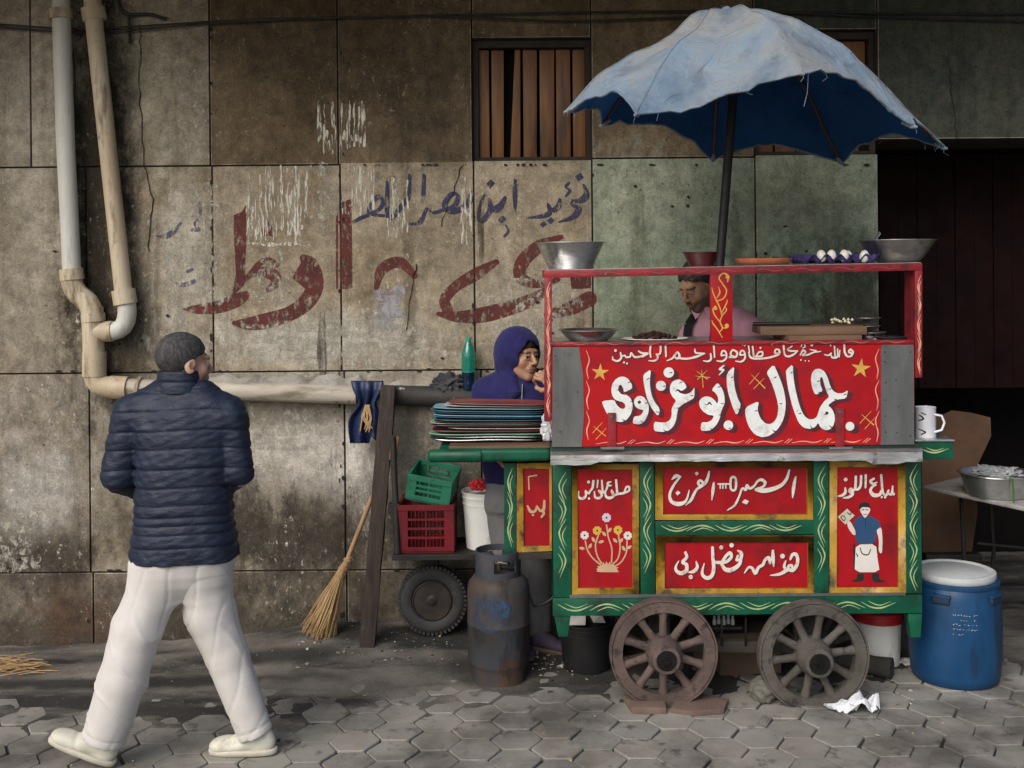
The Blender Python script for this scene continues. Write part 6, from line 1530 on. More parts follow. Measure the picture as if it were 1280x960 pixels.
# cloth hung over the pipe
mb = MB(); vs = []; fs = []; NX, NZ = 18, 26
for i in range(NX + 1):
    for j in range(NZ + 1):
        u, v = i / NX, j / NZ
        py = 476 + v * (78 if u < .65 else 70 + 6 * math.sin(u * 9)); w_ = (20 - 9 * math.exp(-((v - .36) / .16) ** 2))
        px = 459 + (u - .5) * 2 * w_ - 3 * v + 2 * math.sin(v * 7)
        y = PY - .062 - .02 * math.sin(u * 15 + v * 3) * (0.4 + v) - .02 * math.exp(-((v - .15) / .15) ** 2)
        vs.append(P(px, py, y))
for i in range(NX):
    for j in range(NZ): a_ = i * (NZ + 1) + j; fs.append((a_, a_ + 1, a_ + NZ + 2, a_ + NZ + 1))
mb.add(vs, fs); o = mb.build('hanging_bag', m_bluc, smooth=60); sm = o.modifiers.new('s', 'SOLIDIFY'); sm.thickness = .004
tag(o, 'dark blue plastic bag knotted and hung on the horizontal drain pipe', 'bag')
mb = MB(); rn = random.Random(3)
for i in range(9): mb.tube([P(459 + rn.uniform(-4, 4), 506, PY - .085), P(458 + rn.uniform(-6, 8), 522, PY - .1), P(457 + rn.uniform(-7, 9), 536 + rn.uniform(-5, 5), PY - .095)], [.005, .005, .003], 6)
tag(mb.build('straw_twist', m_str, smooth=50), 'small twist of straw tied to the hanging blue bag', 'straw')

# ------------------------------------------------------------------ ground pieces by the wheels
m_terra = M('terracotta tile', (.17, .105, .08), (.11, .075, .06), rough=.85, scale=9, bump=.5, bscale=50, dirt=((.14, .12, .10), .55, .7, 12))
m_stone = M('grey kerb stone', (.15, .14, .12), (.09, .085, .07), rough=.9, scale=9, bump=.7, bscale=35, bdist=.008)
def slab(name, label, cat, pts, z0, h, m):
    q = [G(x, y, z0 + h) for x, y in pts]; n_ = len(q)
    mb = MB(); mb.add(q + [Vector((v.x, v.y, z0)) for v in q], [tuple(range(n_)), tuple(range(2 * n_ - 1, n_ - 1, -1))] + [(i, n_ + i, n_ + (i + 1) % n_, (i + 1) % n_) for i in range(n_)])
    o = mb.build(name, m, bevel=.004, smooth=40); tag(o, label, cat); return o
slab('broken_tile', 'small piece of broken tile with a rough light edge at the left wheel', 'tile', [(779, 869), (800, 866), (832, 877), (833, 885), (790, 884), (786, 878)], .0, .03, m_terra)
slab('broken_tile', 'large broken terracotta tile slab lying by the left wheel', 'tile', [(838, 885), (848, 872), (878, 867), (911, 873), (905, 886), (866, 889)], .0, .025, m_terra)
o = crumple('wheel_chock_stone', G(957, 880) + Vector((0, .05, .045)), .062, .075, .06, m_stone, 13, 'grey stone chocked under the right wheel', 'stone', amp=.18, fr=2.5)
crumple('wheel_chock_stone', G(985, 880) + Vector((0, .1, .02)), .07, .06, .03, m_stone, 17, 'flat dark stone half under the right wheel', 'stone', amp=.15, fr=2.5)
m_paper = M('crumpled white paper', (.70, .71, .74), (.60, .61, .64), rough=.8, bump=.1)
def paper(name, label, px, py, w, d, h, seed, m=None):
    c = G(px, py); bm = bmesh.new(); n_ = 16; vv = {}
    for i in range(n_ + 1):
        for j in range(n_ + 1):
            u, v = i / n_ - .5, j / n_ - .5; e = 1 + .25 * mnoise.noise(Vector((u * 3, v * 3, seed)))
            z_ = h * abs(mnoise.noise(Vector((u * 3.2, v * 3.2, seed + 3)))) * 1.5 + h * .6 * max(0, .5 - math.hypot(u, v)) + .004
            vv[i, j] = bm.verts.new((u * w * e, v * d * e, z_))
    for i in range(n_):
        for j in range(n_):
            if (abs(i - n_ / 2) + abs(j - n_ / 2)) < n_ * (.72 + .1 * mnoise.noise(Vector((i * .4, j * .4, seed)))): bm.faces.new((vv[i, j], vv[i + 1, j], vv[i + 1, j + 1], vv[i, j + 1]))
    me = bpy.data.meshes.new(name); bm.to_mesh(me); bm.free(); me.materials.append(m or m_paper)
    o = link(name, me); o.location = c; tag(o, label, 'paper'); sm = o.modifiers.new('s', 'SOLIDIFY'); sm.thickness = .0012; return o
paper('crumpled_paper', 'crumpled sheet of white paper on the pavers by the right wheel', 1066, 886, .24, .16, .065, 1.0)
paper('paper_scrap', 'torn cream paper scrap on the ground between red lidded bucket and barrel', 1128, 829, .13, .09, .02, 5.0, m_wpap)
paper('paper_scrap', 'small white paper scrap on the ground under the leaning post', 436, 784, .07, .05, .03, 8.0, m_wpap)
m_log = M('charred log', (.045, .04, .036), (.022, .02, .018), rough=.9, scale=9, bump=.8, bscale=24, bdist=.01)
la, lb = G(1010, 832) + Vector((0, .02, .045)), G(1118, 852) + Vector((0, .03, .05)); mb = MB()
mb.tube([la, la.lerp(lb, .4) + Vector((0, .01, .004)), la.lerp(lb, .8), lb], [.042, .05, .045, .05], 14); tag(mb.build('charred_log', m_log, smooth=50), 'dark charred log lying on the ground behind the right wheel', 'log')
# under the cart
m_cardd = M('dirty brown cardboard', (.10, .068, .042), (.06, .042, .028), rough=.9, scale=6, bump=.2)
def cbox(label, px, pyb, Y, w, d, h, rz=0):
    c = Vector((P(px, pyb, Y).x, Y, gz(0, Y))); t = thing('cardboard_box', label, 'box', c)
    mb = MB(); mb.box(c + Vector((-w / 2, -d / 2, .0)), c + Vector((w / 2, d / 2, h))); mb.build('box', m_cardd, t, bevel=.004)
    for s in (-1, 1):
        mb = MB(); mb.obox(c + Vector((s * (w / 2 + .02), 0, h + .01)), Vector((.045, 0, s * -.02)), Vector((0, d / 2, 0)), Vector((0, 0, .002))); mb.build('flap', m_cardd, t)
    t.rotation_euler.z = rz
cbox('dark cardboard box under the middle of the cart', 930, 845, 5.45, .30, .22, .2, .1)
cbox('low cardboard box under the cart behind the left wheel', 850, 845, 5.5, .24, .2, .12, -.15)
m_cup = M('frosted plastic', (.55, .56, .58), rough=.4)
zz = P(905, 779, 5.3).z
mb = MB(); mb.box((P(885, 779, 5.3).x, 5.24, zz - .012), (P(925, 779, 5.3).x, 5.38, zz)); tag(mb.build('hanging_tray', m_dwood, bevel=.003), 'small dark wooden tray hung under the cart holding bottles', 'tray')
for i, px in enumerate((893, 899, 905, 911, 916)):
    c = Vector((P(px, 779, 5.28).x, 5.28 + .012 * (i % 2), zz + .0005)); mb = MB(); mb.lathe([(.0005, 0), (.009, 0), (.0095, .02), (.006, .026), (.0055, .034), (.007, .035), (.007, .042), (.0005, .043)], c, 12)
    o = mb.build('small_bottle', m_cup, smooth=50); rebase(o, c); tag(o, 'small frosted plastic bottle in the row under the cart', 'bottle', 'row of small bottles under the cart')

# ------------------------------------------------------------------ table with basin, cardboard at the right
m_ttop = M('worn pale table top', (.36, .35, .33), (.24, .23, .21), rough=.45, scale=5, stretch=(1, 3, 1), bump=.1, dirt=((.12, .11, .10), .56, .72, 6))
tz = .80
tp = [G(1154, 607, tz), G(1310, 640, tz), G(1420, 606, tz), G(1225, 590, tz)]
ctr = sum(tp, Vector()) / 4
tb = thing('folding_table', 'pale topped table with thin black metal legs in the dark doorway', 'table', (ctr.x, ctr.y, 0))
mb = MB(); mb.add([v for v in tp] + [v - Vector((0, 0, .022)) for v in tp], [(0, 1, 2, 3), (7, 6, 5, 4)] + [(i, 4 + i, 4 + (i + 1) % 4, (i + 1) % 4) for i in range(4)]); mb.build('table_top', m_ttop, tb, bevel=.008, seg=3, smooth=40)
for i, (u, v) in enumerate(((.16, .3), (.84, .3), (.84, .75), (.16, .75))):
    p = tp[0].lerp(tp[1], u).lerp(tp[3].lerp(tp[2], u), v); q = p.lerp(Vector((ctr.x, ctr.y, p.z)), -.12); q.z = 0.0
    mb = MB(); mb.tube([p - Vector((0, 0, .02)), p.lerp(q, .5) + Vector((.02, -.03, 0)), q], .011, 10); mb.build('leg', m_dk, tb, smooth=50)
mb = MB(); mb.tube([tp[0].lerp(tp[2], .25) - Vector((0, 0, .3)), tp[0].lerp(tp[2], .6) - Vector((0, 0, .34))], .008, 8); mb.build('brace', m_dk, tb, smooth=50)
c = G(1247, 618, tz + .002); k = c.y / F
m_bas = M('dented aluminium basin', (.55, .55, .54), (.42, .42, .41), rough=.38, metal=.9, scale=7, bump=.4, bscale=16, bdist=.006, dirt=((.2, .19, .18), .58, .74, 9))
bs = thing('metal_basin', 'dented aluminium basin on the table in the dark doorway', 'basin', c)
mb = MB(); mb.lathe(bowl_prof(36 * k, 44 * k, 27 * k, lip=.012, bulge=.2), c, 48, wob=.012); mb.build('basin', m_bas, bs, smooth=45)
m_film = M('clear wet plastic film', (.34, .35, .36), (.22, .23, .24), rough=.2, bump=.5, bscale=26, bdist=.01)
crumple('plastic_bag', c + Vector((.0, -.0, .095)), .12, .12, .04, m_film, 9, 'crumpled clear plastic bag heaped inside the aluminium basin', 'bag', amp=.5, fr=7)
crumple('cloth_bundle', G(1283, 622, tz) + Vector((0, .0, .05)), .055, .06, .055, M('beige cloth', (.40, .33, .25), (.28, .22, .16), rough=.9), 19, 'beige cloth bundle on the table beside the aluminium basin', 'cloth')
mb = MB(); p0 = c + Vector((-.01, -44 * k - .015, 27 * k)); mb.tube([p0 + Vector((0, .03, .01)), p0, p0 + Vector((.004, -.002, -.06)), p0 + Vector((.006, -.001, -.13))], [.004, .005, .006, .003], 6); tag(mb.build('green_stalk', m_leaf, smooth=50), 'limp green stalk hanging over the rim of the basin', 'stalk')
m_card = M('brown cardboard', (.135, .068, .036), (.085, .045, .025), rough=.9, scale=4, bump=.25, dirt=((.05, .028, .018), .56, .74, 5))
mb = MB(); q = []
for x, y in ((1153, 690), (1215, 690), (1222, 640), (1218, 590), (1239, 545), (1238, 522), (1214, 516), (1190, 513), (1180, 518), (1152, 514)): q.append(P(x, y, 6.16 + (690 - y) * .0007))
n_ = len(q); mb.add(q + [v + Vector((0, .008, 0)) for v in q], [tuple(range(n_)), tuple(range(2 * n_ - 1, n_ - 1, -1))] + [(i, n_ + i, n_ + (i + 1) % n_, (i + 1) % n_) for i in range(n_)])
tag(mb.build('cardboard_sheet', m_card), 'torn brown cardboard sheet leaning in the dark doorway', 'cardboard')
mb = MB(); a_ = P(1153, 690, 6.16); mb.box((a_.x, 6.1, 0), (P(1222, 690, 6.16).x, 6.5, a_.z)); o = mb.build('wooden_chest', m_dwood, bevel=.006); tag(o, 'dark wooden chest standing in the doorway under the cardboard', 'chest')
# litter
rn = random.Random(77); mb = MB()
def chip(x, y, s, mi):
    z_ = max(dirt_z(x, y), 0.0 if y < 5 else -9) + .002; n_ = rn.randint(3, 6); a0 = rn.uniform(0, 6.28); t1, t2 = rn.uniform(-.3, .3), rn.uniform(-.3, .3)
    v = []
    for i in range(n_):
        r_ = s * rn.uniform(.5, 1.2); a_ = a0 + 6.28 * i / n_; v.append(Vector((x + r_ * math.cos(a_), y + r_ * math.sin(a_), z_ + s * (.15 + t1 * math.cos(a_) + t2 * math.sin(a_)))))
    top = [w + Vector((0, 0, s * .35)) for w in v]
    mb.add(v + top, [tuple(range(n_, 2 * n_)), tuple(range(n_))[::-1]] + [(i, (i + 1) % n_, n_ + (i + 1) % n_, n_ + i) for i in range(n_)], mi)
for i in range(480):
    if i < 200: p = G(rn.gauss(690, 35), rn.gauss(826, 12))
    elif i < 260: p = G(rn.gauss(1110, 50), rn.gauss(850, 18))
    elif i < 400: p = G(rn.gauss(480, 90), rn.gauss(808, 16))
    else: p = G(rn.uniform(-20, 1290), rn.uniform(800, 958))
    if p.y > 5.98: continue
    chip(p.x, p.y, rn.choice((.003, .004, .005, .006, .008, .011)) * rn.uniform(.7, 1.1), rn.choice((0, 0, 1, 1, 2, 3)))
o = mb.build('litter', [M('pale scraps', (.50, .48, .42), rough=.8), M('tan crumbs', (.36, .30, .20), rough=.8), M('grey grit', (.17, .16, .14), rough=.9), M('dark grit', (.04, .036, .03), rough=.9)]); o['kind'] = 'stuff'; tag(o, 'scattered scraps, peelings and grit on the ground', 'litter')
# ------------------------------------------------------------------ people
m_skin = M('skin', (1, 1, 1), (.86, .84, .82), rough=.5, scale=40, bump=.08, bscale=300, bdist=.001, attr=True, lo=.2, hi=.8)
m_eyew = M('eye white', (.50, .46, .42), rough=.3, bump=0)
m_iris = M('dark iris', (.015, .01, .007), rough=.15, bump=0)
def xf(loc, fwd, up=(0, 0, 1)):
    f = Vector(fwd).normalized(); r = f.cross(Vector(up)).normalized(); u = r.cross(f)
    m = Matrix((r, f, u)).transposed().to_4x4(); m.translation = Vector(loc); return m      # local x right, y forward, z up
def app(V, m): return V @ np.array(m.to_3x3()).T + np.array(m.translation)
def head_chunk(m, skin=(.42, .24, .15), beard=0.0, hairc=(.02, .015, .012), scale=1.0, moustache=0.0):
    pr = [ell((0, -.014, .036), (.074, .094, .083)), uk(ell((0, .030, -.040), (.058, .062, .078)), .03), uk(ell((0, .070, -.098), (.021, .018, .018)), .025),
          uk(cap((-.046, .018, -.058), (-.018, .070, -.098), .020, .015), .02), uk(cap((.046, .018, -.058), (.018, .070, -.098), .020, .015), .02),
          uk(cap((-.032, .080, .024), (.032, .080, .024), .013, .013), .02), uk(ell((-.042, .060, -.022), (.022, .022, .024)), .02), uk(ell((.042, .060, -.022), (.022, .022, .024)), .02),
          sub(ell((-.031, .102, .003), (.017, .018, .012)), .012), sub(ell((.031, .102, .003), (.017, .018, .012)), .012),
          uk(cap((0, .090, .014), (0, .113, -.026), .0075, .0115), .010), uk(ell((-.0115, .100, -.031), (.008, .010, .008)), .006), uk(ell((.0115, .100, -.031), (.008, .010, .008)), .006),
          uk(ell((0, .086, -.056), (.030, .016, .018)), .012), uk(cap((-.020, .090, -.0575), (.020, .090, -.0575), .0055, .0055), .006), uk(cap((-.016, .089, -.0685), (.016, .089, -.0685), .007, .007), .006), sub(cap((-.023, .097, -.0628), (.023, .097, -.0628), .0018, .0018), .004),
          uk(cap((-.043, .083, .010), (-.019, .091, .010), .0045, .005), .004), uk(cap((.043, .083, .010), (.019, .091, .010), .0045, .005), .004), uk(cap((-.042, .082, -.006), (-.02, .089, -.008), .004, .004), .004), uk(cap((.042, .082, -.006), (.02, .089, -.008), .004, .004), .004),
          uk(ell((-.0775, -.004, -.002), (.009, .022, .033), Euler((0, .25, .35))), .008), uk(ell((.0775, -.004, -.002), (.009, .022, .033), Euler((0, -.25, -.35))), .008),
          sub(ell((-.085, .004, -.002), (.006, .011, .018)), .006), sub(ell((.085, .004, -.002), (.006, .011, .018)), .006),
          uk(cap((0, -.020, -.05), (0, -.034, -.165), .052, .054), .03)]
    V, Q = field(pr, .0028, k=.02)
    C = np.tile(np.array(skin), (len(V), 1))
    x, y, z = V.T
    def blend(mask, c):
        global_c = np.array(c); return C * (1 - mask[:, None]) + global_c * mask[:, None]
    C = blend(np.exp(-(((z + .063) / .009) ** 2 + (x / .022) ** 2) * 1.2) * (y > .075) * .7, (skin[0] * .72, skin[1] * .5, skin[2] * .5))
    brow = np.exp(-((z - .026 + np.abs(np.abs(x) - .03) * .12) / .0055) ** 2) * (np.abs(np.abs(x) - .031) < .020) * (y > .06); C = blend(brow * .85, hairc)
    eye = np.exp(-(((z - .002) / .009) ** 2 + ((np.abs(x) - .031) / .018) ** 2)) * (y > .06); C = blend(eye * .35, tuple(v * .5 for v in skin))
    if beard:
        b = np.clip((-.035 - z + .25 * np.clip(.06 - y, 0, 1)) / .02, 0, 1) * np.clip((.135 + z) / .015, 0, 1) * np.clip((y + .012) / .02, 0, 1)
        b *= 1 - np.exp(-(((z + .063) / .010) ** 2 + (x / .020) ** 2)); C = blend(b * beard, hairc)
    if moustache:
        b = np.exp(-(((z + .048) / .0065) ** 2 + (x / .026) ** 4)) * (y > .075); C = blend(b * moustache, hairc)
    C = blend(np.exp(-((np.abs(x) - .04) / .02) ** 2 - ((z + .025) / .025) ** 2) * (y > .04) * .25, (skin[0] * 1.1, skin[1] * .85, skin[2] * .8))
    return app(V * scale, m), Q, C, 0
def eyes(parent, m, look=(0, 1, 0)):
    for s in (-1, 1):
        mb = MB(); c = Vector((s * .031, .0788, .002)); d = Vector(look).normalized()
        rings = [(.0002, -.0128), (.006, -.0112), (.010, -.0078), (.0126, 0), (.010, .0078), (.0066, .0109)]
        q = d.to_track_quat('Z', 'Y').to_matrix()
        n_ = 20; vs = []; fs = []
        for r, z in rings + [(.0058, .0114), (.0002, .0128)]:
            for k in range(n_): vs.append(m @ (c + q @ Vector((r * math.cos(k * 6.2832 / n_), r * math.sin(k * 6.2832 / n_), z))))
        for j in range(7):
            for k in range(n_): k2 = (k + 1) % n_; fs.append((j * n_ + k, j * n_ + k2, (j + 1) * n_ + k2, (j + 1) * n_ + k))
        mb.add(vs, fs); mb.m = [1 if f[0] >= 5 * n_ else 0 for f in fs]; mb.build('eye', [m_eyew, m_iris], parent, smooth=180)
def hair_obj(parent, m, mat, front=.062, side=-.03, thick=.010, slope=.9, amp=.004, back=-.085):
    c = [ell((0, -.016, .038), (.076 + thick, .096 + thick, .084 + thick * 1.3))]
    def post(f, X, Y, Z):
        f = f + amp * wob(X, Y * 1.3, Z, 90, 4) + amp * .6 * wob(X, Y, Z, 220, 5)
        zf = np.where(Y > .03, front + np.abs(X) * -.25 - (.09 - Y) * .45, np.where(Y > -.01, side + (Y + .01) * 1.2, np.maximum(back, side + (Y + .01) * slope))) + .0045 * wob(X, Y, Z * .3, 130, 7)
        return np.maximum(f, zf - Z)
    V, Q = field(c, .003, post=post, pad=.04)
    return mesh_np('hair', [(app(V, m), Q, None, 0)], mat, parent)
def hand_chunk(m, side=1, curl=.6, skin=(.42, .24, .15), spread=.12, tcurl=.4, scale=1.0):
    """wrist at the origin, fingers along +y, palm facing -z, thumb on the side*x side"""
    pr = [ell((0, .048, 0), (.040, .052, .0155)), uk(cap((0, -.05, 0), (0, .02, 0), .024, .023), .02), uk(ell((side * .024, .03, -.006), (.018, .03, .016)), .014)]
    ax = []
    for i, (bx, L) in enumerate(((.030, .072), (.010, .080), (-.010, .074), (-.029, .058))):
        p = Vector((side * bx, .090 - abs(i - 1.2) * .006, 0)); a = curl * .55; sp = (1.2 - i) * spread * side
        for seg, (l, r0, r1) in enumerate(((.46, .0095, .0088), (.31, .0088, .008), (.23, .008, .0066))):
            d = Vector((math.sin(sp) * math.cos(a), math.cos(sp) * math.cos(a), -math.sin(a)))
            q = p + d * L * l; pr.append(uk(cap(p, q, r0, r1), .006 if seg else .012)); p = q; a += curl * (1.0, .8, 0)[seg]
    p = Vector((side * .030, .022, -.006)); a = .8
    for l, r0, r1, da in ((.042, .013, .011, -tcurl), (.034, .011, .0095, -tcurl), (.026, .0095, .007, 0)):
        d = Vector((side * math.sin(a), math.cos(a), -.35 - .3 * curl)).normalized(); q = p + d * l; pr.append(uk(cap(p, q, r0, r1), .008)); p = q; a += da
    V, Q = field(pr, .0024, k=.008, pad=.02)
    C = np.tile(np.array(skin), (len(V), 1)); C *= (1 - .12 * np.clip(wob(V[:, 0], V[:, 1], V[:, 2], 90, 3), 0, 1))[:, None]
    return app(V * scale, m), Q, C, 0
def plane_cut(p, n):
    p, n = Vector(p), Vector(n).normalized()
    def fn(X, Y, Z): return -((X - p.x) * n.x + (Y - p.y) * n.y + (Z - p.z) * n.z)
    fn.bb = (np.array(p), np.array(p)); fn.op = 'd'; fn.k = .006; return fn
def shoe(parent, heel, fwd, up, mat, solem, L=.285, name='shoe'):
    m = xf(heel, fwd, up)      # local y forward from the heel
    pr = [ell((0, .055, .052), (.039, .055, .048)), uk(ell((0, .175, .040), (.047, .095, .036)), .03), uk(cap((0, .06, .095), (0, .13, .062), .036, .034), .03), uk(ell((0, .235, .034), (.042, .05, .028)), .02)]
    low = plane_cut((0, 0, .012), (0, 0, -1))
    def post(f, X, Y, Z):
        f = f + .0025 * np.exp(-((Y - .155 - Z * .4) / .012) ** 2) + .002 * wob(X, Y, Z, 60, 8)
        return np.maximum(f, .012 - Z)
    V, Q = field(pr, .004, post=post)
    s = L / .285
    o = mesh_np(name, [(app(V * s, m), Q, None, 0)], mat, parent)
    V, Q = field([sections([(0, 0, .140, .040, .143), (.012, 0, .140, .047, .147), (.026, 0, .140, .047, .147)])], .004)
    o2 = mesh_np('sole', [(app(V * s, m), Q, None, 0)], solem, o)
    mb = MB()
    for i in range(4):
        y = .11 + i * .022; z = .098 - i * .012; mb.tube([m @ (Vector((-.02, y, z - .006)) * s), m @ (Vector((0, y + .004, z + .003)) * s), m @ (Vector((.02, y, z - .006)) * s)], .0035, 6)
    mb.build('laces', solem, o, smooth=50)
    return o

# ---- the man walking by
MY = 4.45
W = lambda x, y, dy=0.0: np.array(P(x, y, MY) + (P(x, y, MY + dy) - P(x, y, MY)), float)
m_jack = M('navy quilted nylon', (.015, .023, .046), (.009, .014, .030), rough=.5, scale=6, bump=.55, bscale=22, stretch=(1, 1, 2.2), bdist=.012, spec=.35)
m_trou = M('off white cotton', (.60, .575, .55), (.50, .475, .45), rough=.88, scale=4, bump=.25, bscale=110, bdist=.002, dirt=((.42, .39, .36), .6, .8, 5))
m_shoe = M('cream sneaker leather', (.62, .61, .52), (.50, .49, .40), rough=.6, scale=8, bump=.15, dirt=((.30, .27, .21), .6, .76, 10))
m_sole = M('cream sneaker sole', (.60, .57, .47), (.45, .42, .34), rough=.7, scale=10, dirt=((.20, .18, .14), .58, .74, 12))
m_hairg = M('short greying hair', (.085, .082, .082), (.022, .02, .02), rough=.75, scale=90, stretch=(1, 1, .35), bump=.5, bscale=260, bdist=.002, lo=.4, hi=.75)
m_hairb = M('short black hair', (.020, .017, .015), (.010, .008, .007), rough=.6, scale=60, bump=.6, bscale=160, bdist=.003)
man = thing('person', 'man walking past seen from behind, navy quilted jacket, off white trousers and cream sneakers', 'person', tuple(W(220, 800)[:2]) + (0,))
SK = (.44, .26, .18)
hm = xf(W(230, 455), (.80, .60, -.05))
zz = lambda y: W(229, y)[2]
cx_ = lambda x: W(x, 600)[0]
rx_ = lambda w: w / 2 * MY / F
# body: head and hands joined with the trunk and limbs inside the clothes
bp = [cap(W(226, 500), W(229, 560), .06, .095), cap(W(229, 560), W(230, 680), .10, .105), cap(W(165, 518), W(149, 596), .045, .04), cap(W(149, 596), W(172, 608, .20), .04, .03), cap(W(288, 520), W(300, 594), .045, .04), cap(W(300, 594), W(282, 604, .20), .04, .03), cap(W(180, 512), W(275, 514), .06, .06),
      cap(W(205, 700), W(172, 785, -.05), .085, .06), cap(W(172, 785, -.05), W(136, 915, -.06), .055, .042), cap(W(255, 700), W(266, 775, .05), .085, .06), cap(W(266, 775, .05), W(318, 912, .05), .055, .042), cap(W(228, 475), W(226, 495), .05, .055)]
V, Q = field(bp, .010, k=.03)
chunks = [head_chunk(hm, SK, beard=.25, hairc=(.10, .09, .09)), (V, Q, np.tile(np.array(SK), (len(V), 1)), 0)]
chunks.append(hand_chunk(xf(W(176, 609, .22), (.9, .35, .1), (0, 0, 1)), 1, .7, SK)); chunks.append(hand_chunk(xf(W(278, 605, .22), (-.9, .35, .1), (0, 0, 1)), -1, .7, SK))
mesh_np('body', chunks, m_skin, man); eyes(man, hm)
hair_obj(man, hm, m_hairg, front=.075, side=-.012, thick=.005, slope=.8, amp=.0009, back=-.085)
seams = [zz(y) for y in (487, 510, 534, 556, 580, 603, 624, 638, 648, 659, 675, 699)]
def quilt(f, X, Y, Z):
    zz_ = Z + .012 * wob(X, Y, Z * .5, 9, 2) + .05 * (X - cx_(229)) ** 2 * 4 - .02
    d = np.min(np.stack([np.abs(zz_ - s + .02) for s in seams]), 0)
    f = f + .0042 * np.exp(-(d / .0045) ** 2) - .0018 * np.clip(d / .02, 0, 1)
    f = f + .0030 * wob(X * 1.2 + Z * .9, Y, Z * 1.6 - X * .8, 70, 6) * np.clip(d / .02, 0.2, 1)
    f = f + .0035 * wob(X + Z, Y, Z * .6 - X, 26, 9)
    return f
hemc = W(229, 697)
tr = sections([(zz(697), cx_(229.5), MY + .01, rx_(132), .150), (zz(660), cx_(229.5), MY + .01, rx_(126), .148), (zz(620), cx_(229), MY + .01, rx_(117), .140), (zz(575), cx_(230), MY + .01, rx_(116), .140), (zz(535), cx_(228), MY + .015, rx_(126), .138), (zz(510), cx_(227), MY + .02, rx_(128), .125), (zz(496), cx_(227), MY + .02, rx_(104), .105), (zz(484), cx_(227), MY + .02, rx_(66), .085)], yaw=.05)
jp = [tr, uk(cap(W(205, 494), W(166, 517), .058, .076), .05), uk(cap(W(250, 494), W(284, 519), .058, .074), .05), uk(cap(W(165, 518), W(149, 594), .074, .068), .012), uk(cap(W(149, 594), W(176, 611, .20), .068, .048), .015), uk(cap(W(287, 520), W(298, 590), .072, .058), .012), uk(cap(W(297, 590), W(280, 606, .20), .060, .046), .02)]
V, Q = field(jp, .0048, k=.03, post=quilt)
cl = sections([(zz(490), cx_(226), MY + .012, .095, .095), (zz(474), cx_(226), MY + .008, .088, .088), (zz(463), cx_(226), MY + .008, .085, .085)])
def inner(f, X, Y, Z):
    r = np.sqrt((X - cx_(226)) ** 2 + (Y - MY - .016) ** 2); d = np.minimum(np.abs(Z - zz(476)), 1); f = f + .005 * np.exp(-(d / .006) ** 2)
    return np.maximum(f, np.where(Z > zz(470), (.072 - r), -1))
V2, Q2 = field([cl], .005, post=inner)
mesh_np('jacket', [(V, Q, None, 0), (V2, Q2, None, 0)], m_jack, man)
def ridge(ph, w=3.0): return (1 - np.abs(np.sin(ph))) ** w
def folds(f, X, Y, Z):
    q = wob(X, Y, Z, 11, 14); m = np.clip(.5 + .7 * wob(X, Y, Z, 8, 16), 0, 1)
    f = f - .0062 * m * ridge(Z * 13 + X * 19 + 2.0 * q, 7) + .0055 * (1 - m) * ridge(Z * 9 - X * 24 + 1.8 * q + 2, 6)
    return f - .0035 * ridge(Z * 31 + X * 14 - Y * 9 + 1.6 * wob(X, Y, Z, 15, 17), 6) * np.clip(wob(X, Y, Z, 10, 18), 0, 1) + .0015 * wob(X, Y, Z * .5, 70, 12)
hn = Vector(W(131, 922, -.07) - W(155, 850, -.06)); hf = Vector(W(322, 916, .06) - W(303, 868, .06))
hips = sections([(zz(746), cx_(230), MY + .01, rx_(40), .05), (zz(728), cx_(230), MY + .01, rx_(100), .095), (zz(714), cx_(230), MY + .01, rx_(117), .118), (zz(700), cx_(230), MY + .01, rx_(126), .130), (zz(682), cx_(230), MY + .01, rx_(118), .125)])
leg1 = [cap(W(202, 712, -.01), W(172, 785, -.05), .100, .097), uk(cap(W(172, 785, -.05), W(153, 850, -.06), .097, .092), .02), uk(cap(W(153, 850, -.06), W(128, 930, -.07), .092, .086), .02), uk(hips, .08), plane_cut(W(129, 926, -.07), hn)]
hips2 = sections([(zz(746), cx_(230), MY + .012, rx_(38), .047), (zz(728), cx_(230), MY + .012, rx_(94), .088), (zz(714), cx_(230), MY + .012, rx_(110), .109), (zz(700), cx_(230), MY + .012, rx_(118), .121), (zz(682), cx_(230), MY + .012, rx_(110), .117)])
leg2 = [cap(W(256, 712, .02), W(262, 765, .05), .100, .100), uk(cap(W(262, 765, .05), W(284, 820, .06), .100, .083), .02), uk(cap(W(284, 820, .06), W(322, 924, .06), .083, .070), .02), uk(hips2, .05), plane_cut(W(321, 917, .06), hf)]
def hemmed(p_, n_):
    n_ = n_.normalized()
    def post(f, X, Y, Z):
        d = (X - p_[0]) * n_.x + (Y - p_[1]) * n_.y + (Z - p_[2]) * n_.z
        return folds(f, X, Y, Z) + .0035 * np.exp(-((d + .032) / .005) ** 2) + .0025 * np.exp(-((Y - MY + .02 - .3 * (X - cx_(230))) / .006) ** 2)
    return post
Va, Qa = field(leg1, .0058, k=.03, post=hemmed(W(129, 926, -.07), hn)); Vb, Qb = field(leg2, .0058, k=.03, post=hemmed(W(321, 917, .06), hf))
mesh_np('trousers', [(Va, Qa, None, 0), (Vb, Qb, None, 0)], m_trou, man)
h1 = G(141, 958); t1 = Vector((-74 * h1.y / F, -.02, 33 * h1.y / F)); shoe(man, h1 + Vector((0, .0, .002)), t1, (0.4, 0, 1), m_shoe, m_sole, .27)
h2 = G(345, 943); shoe(man, h2 + Vector((0, 0, .006)), (-1, .02, -.01), (0, 0, 1), m_shoe, m_sole, .27)

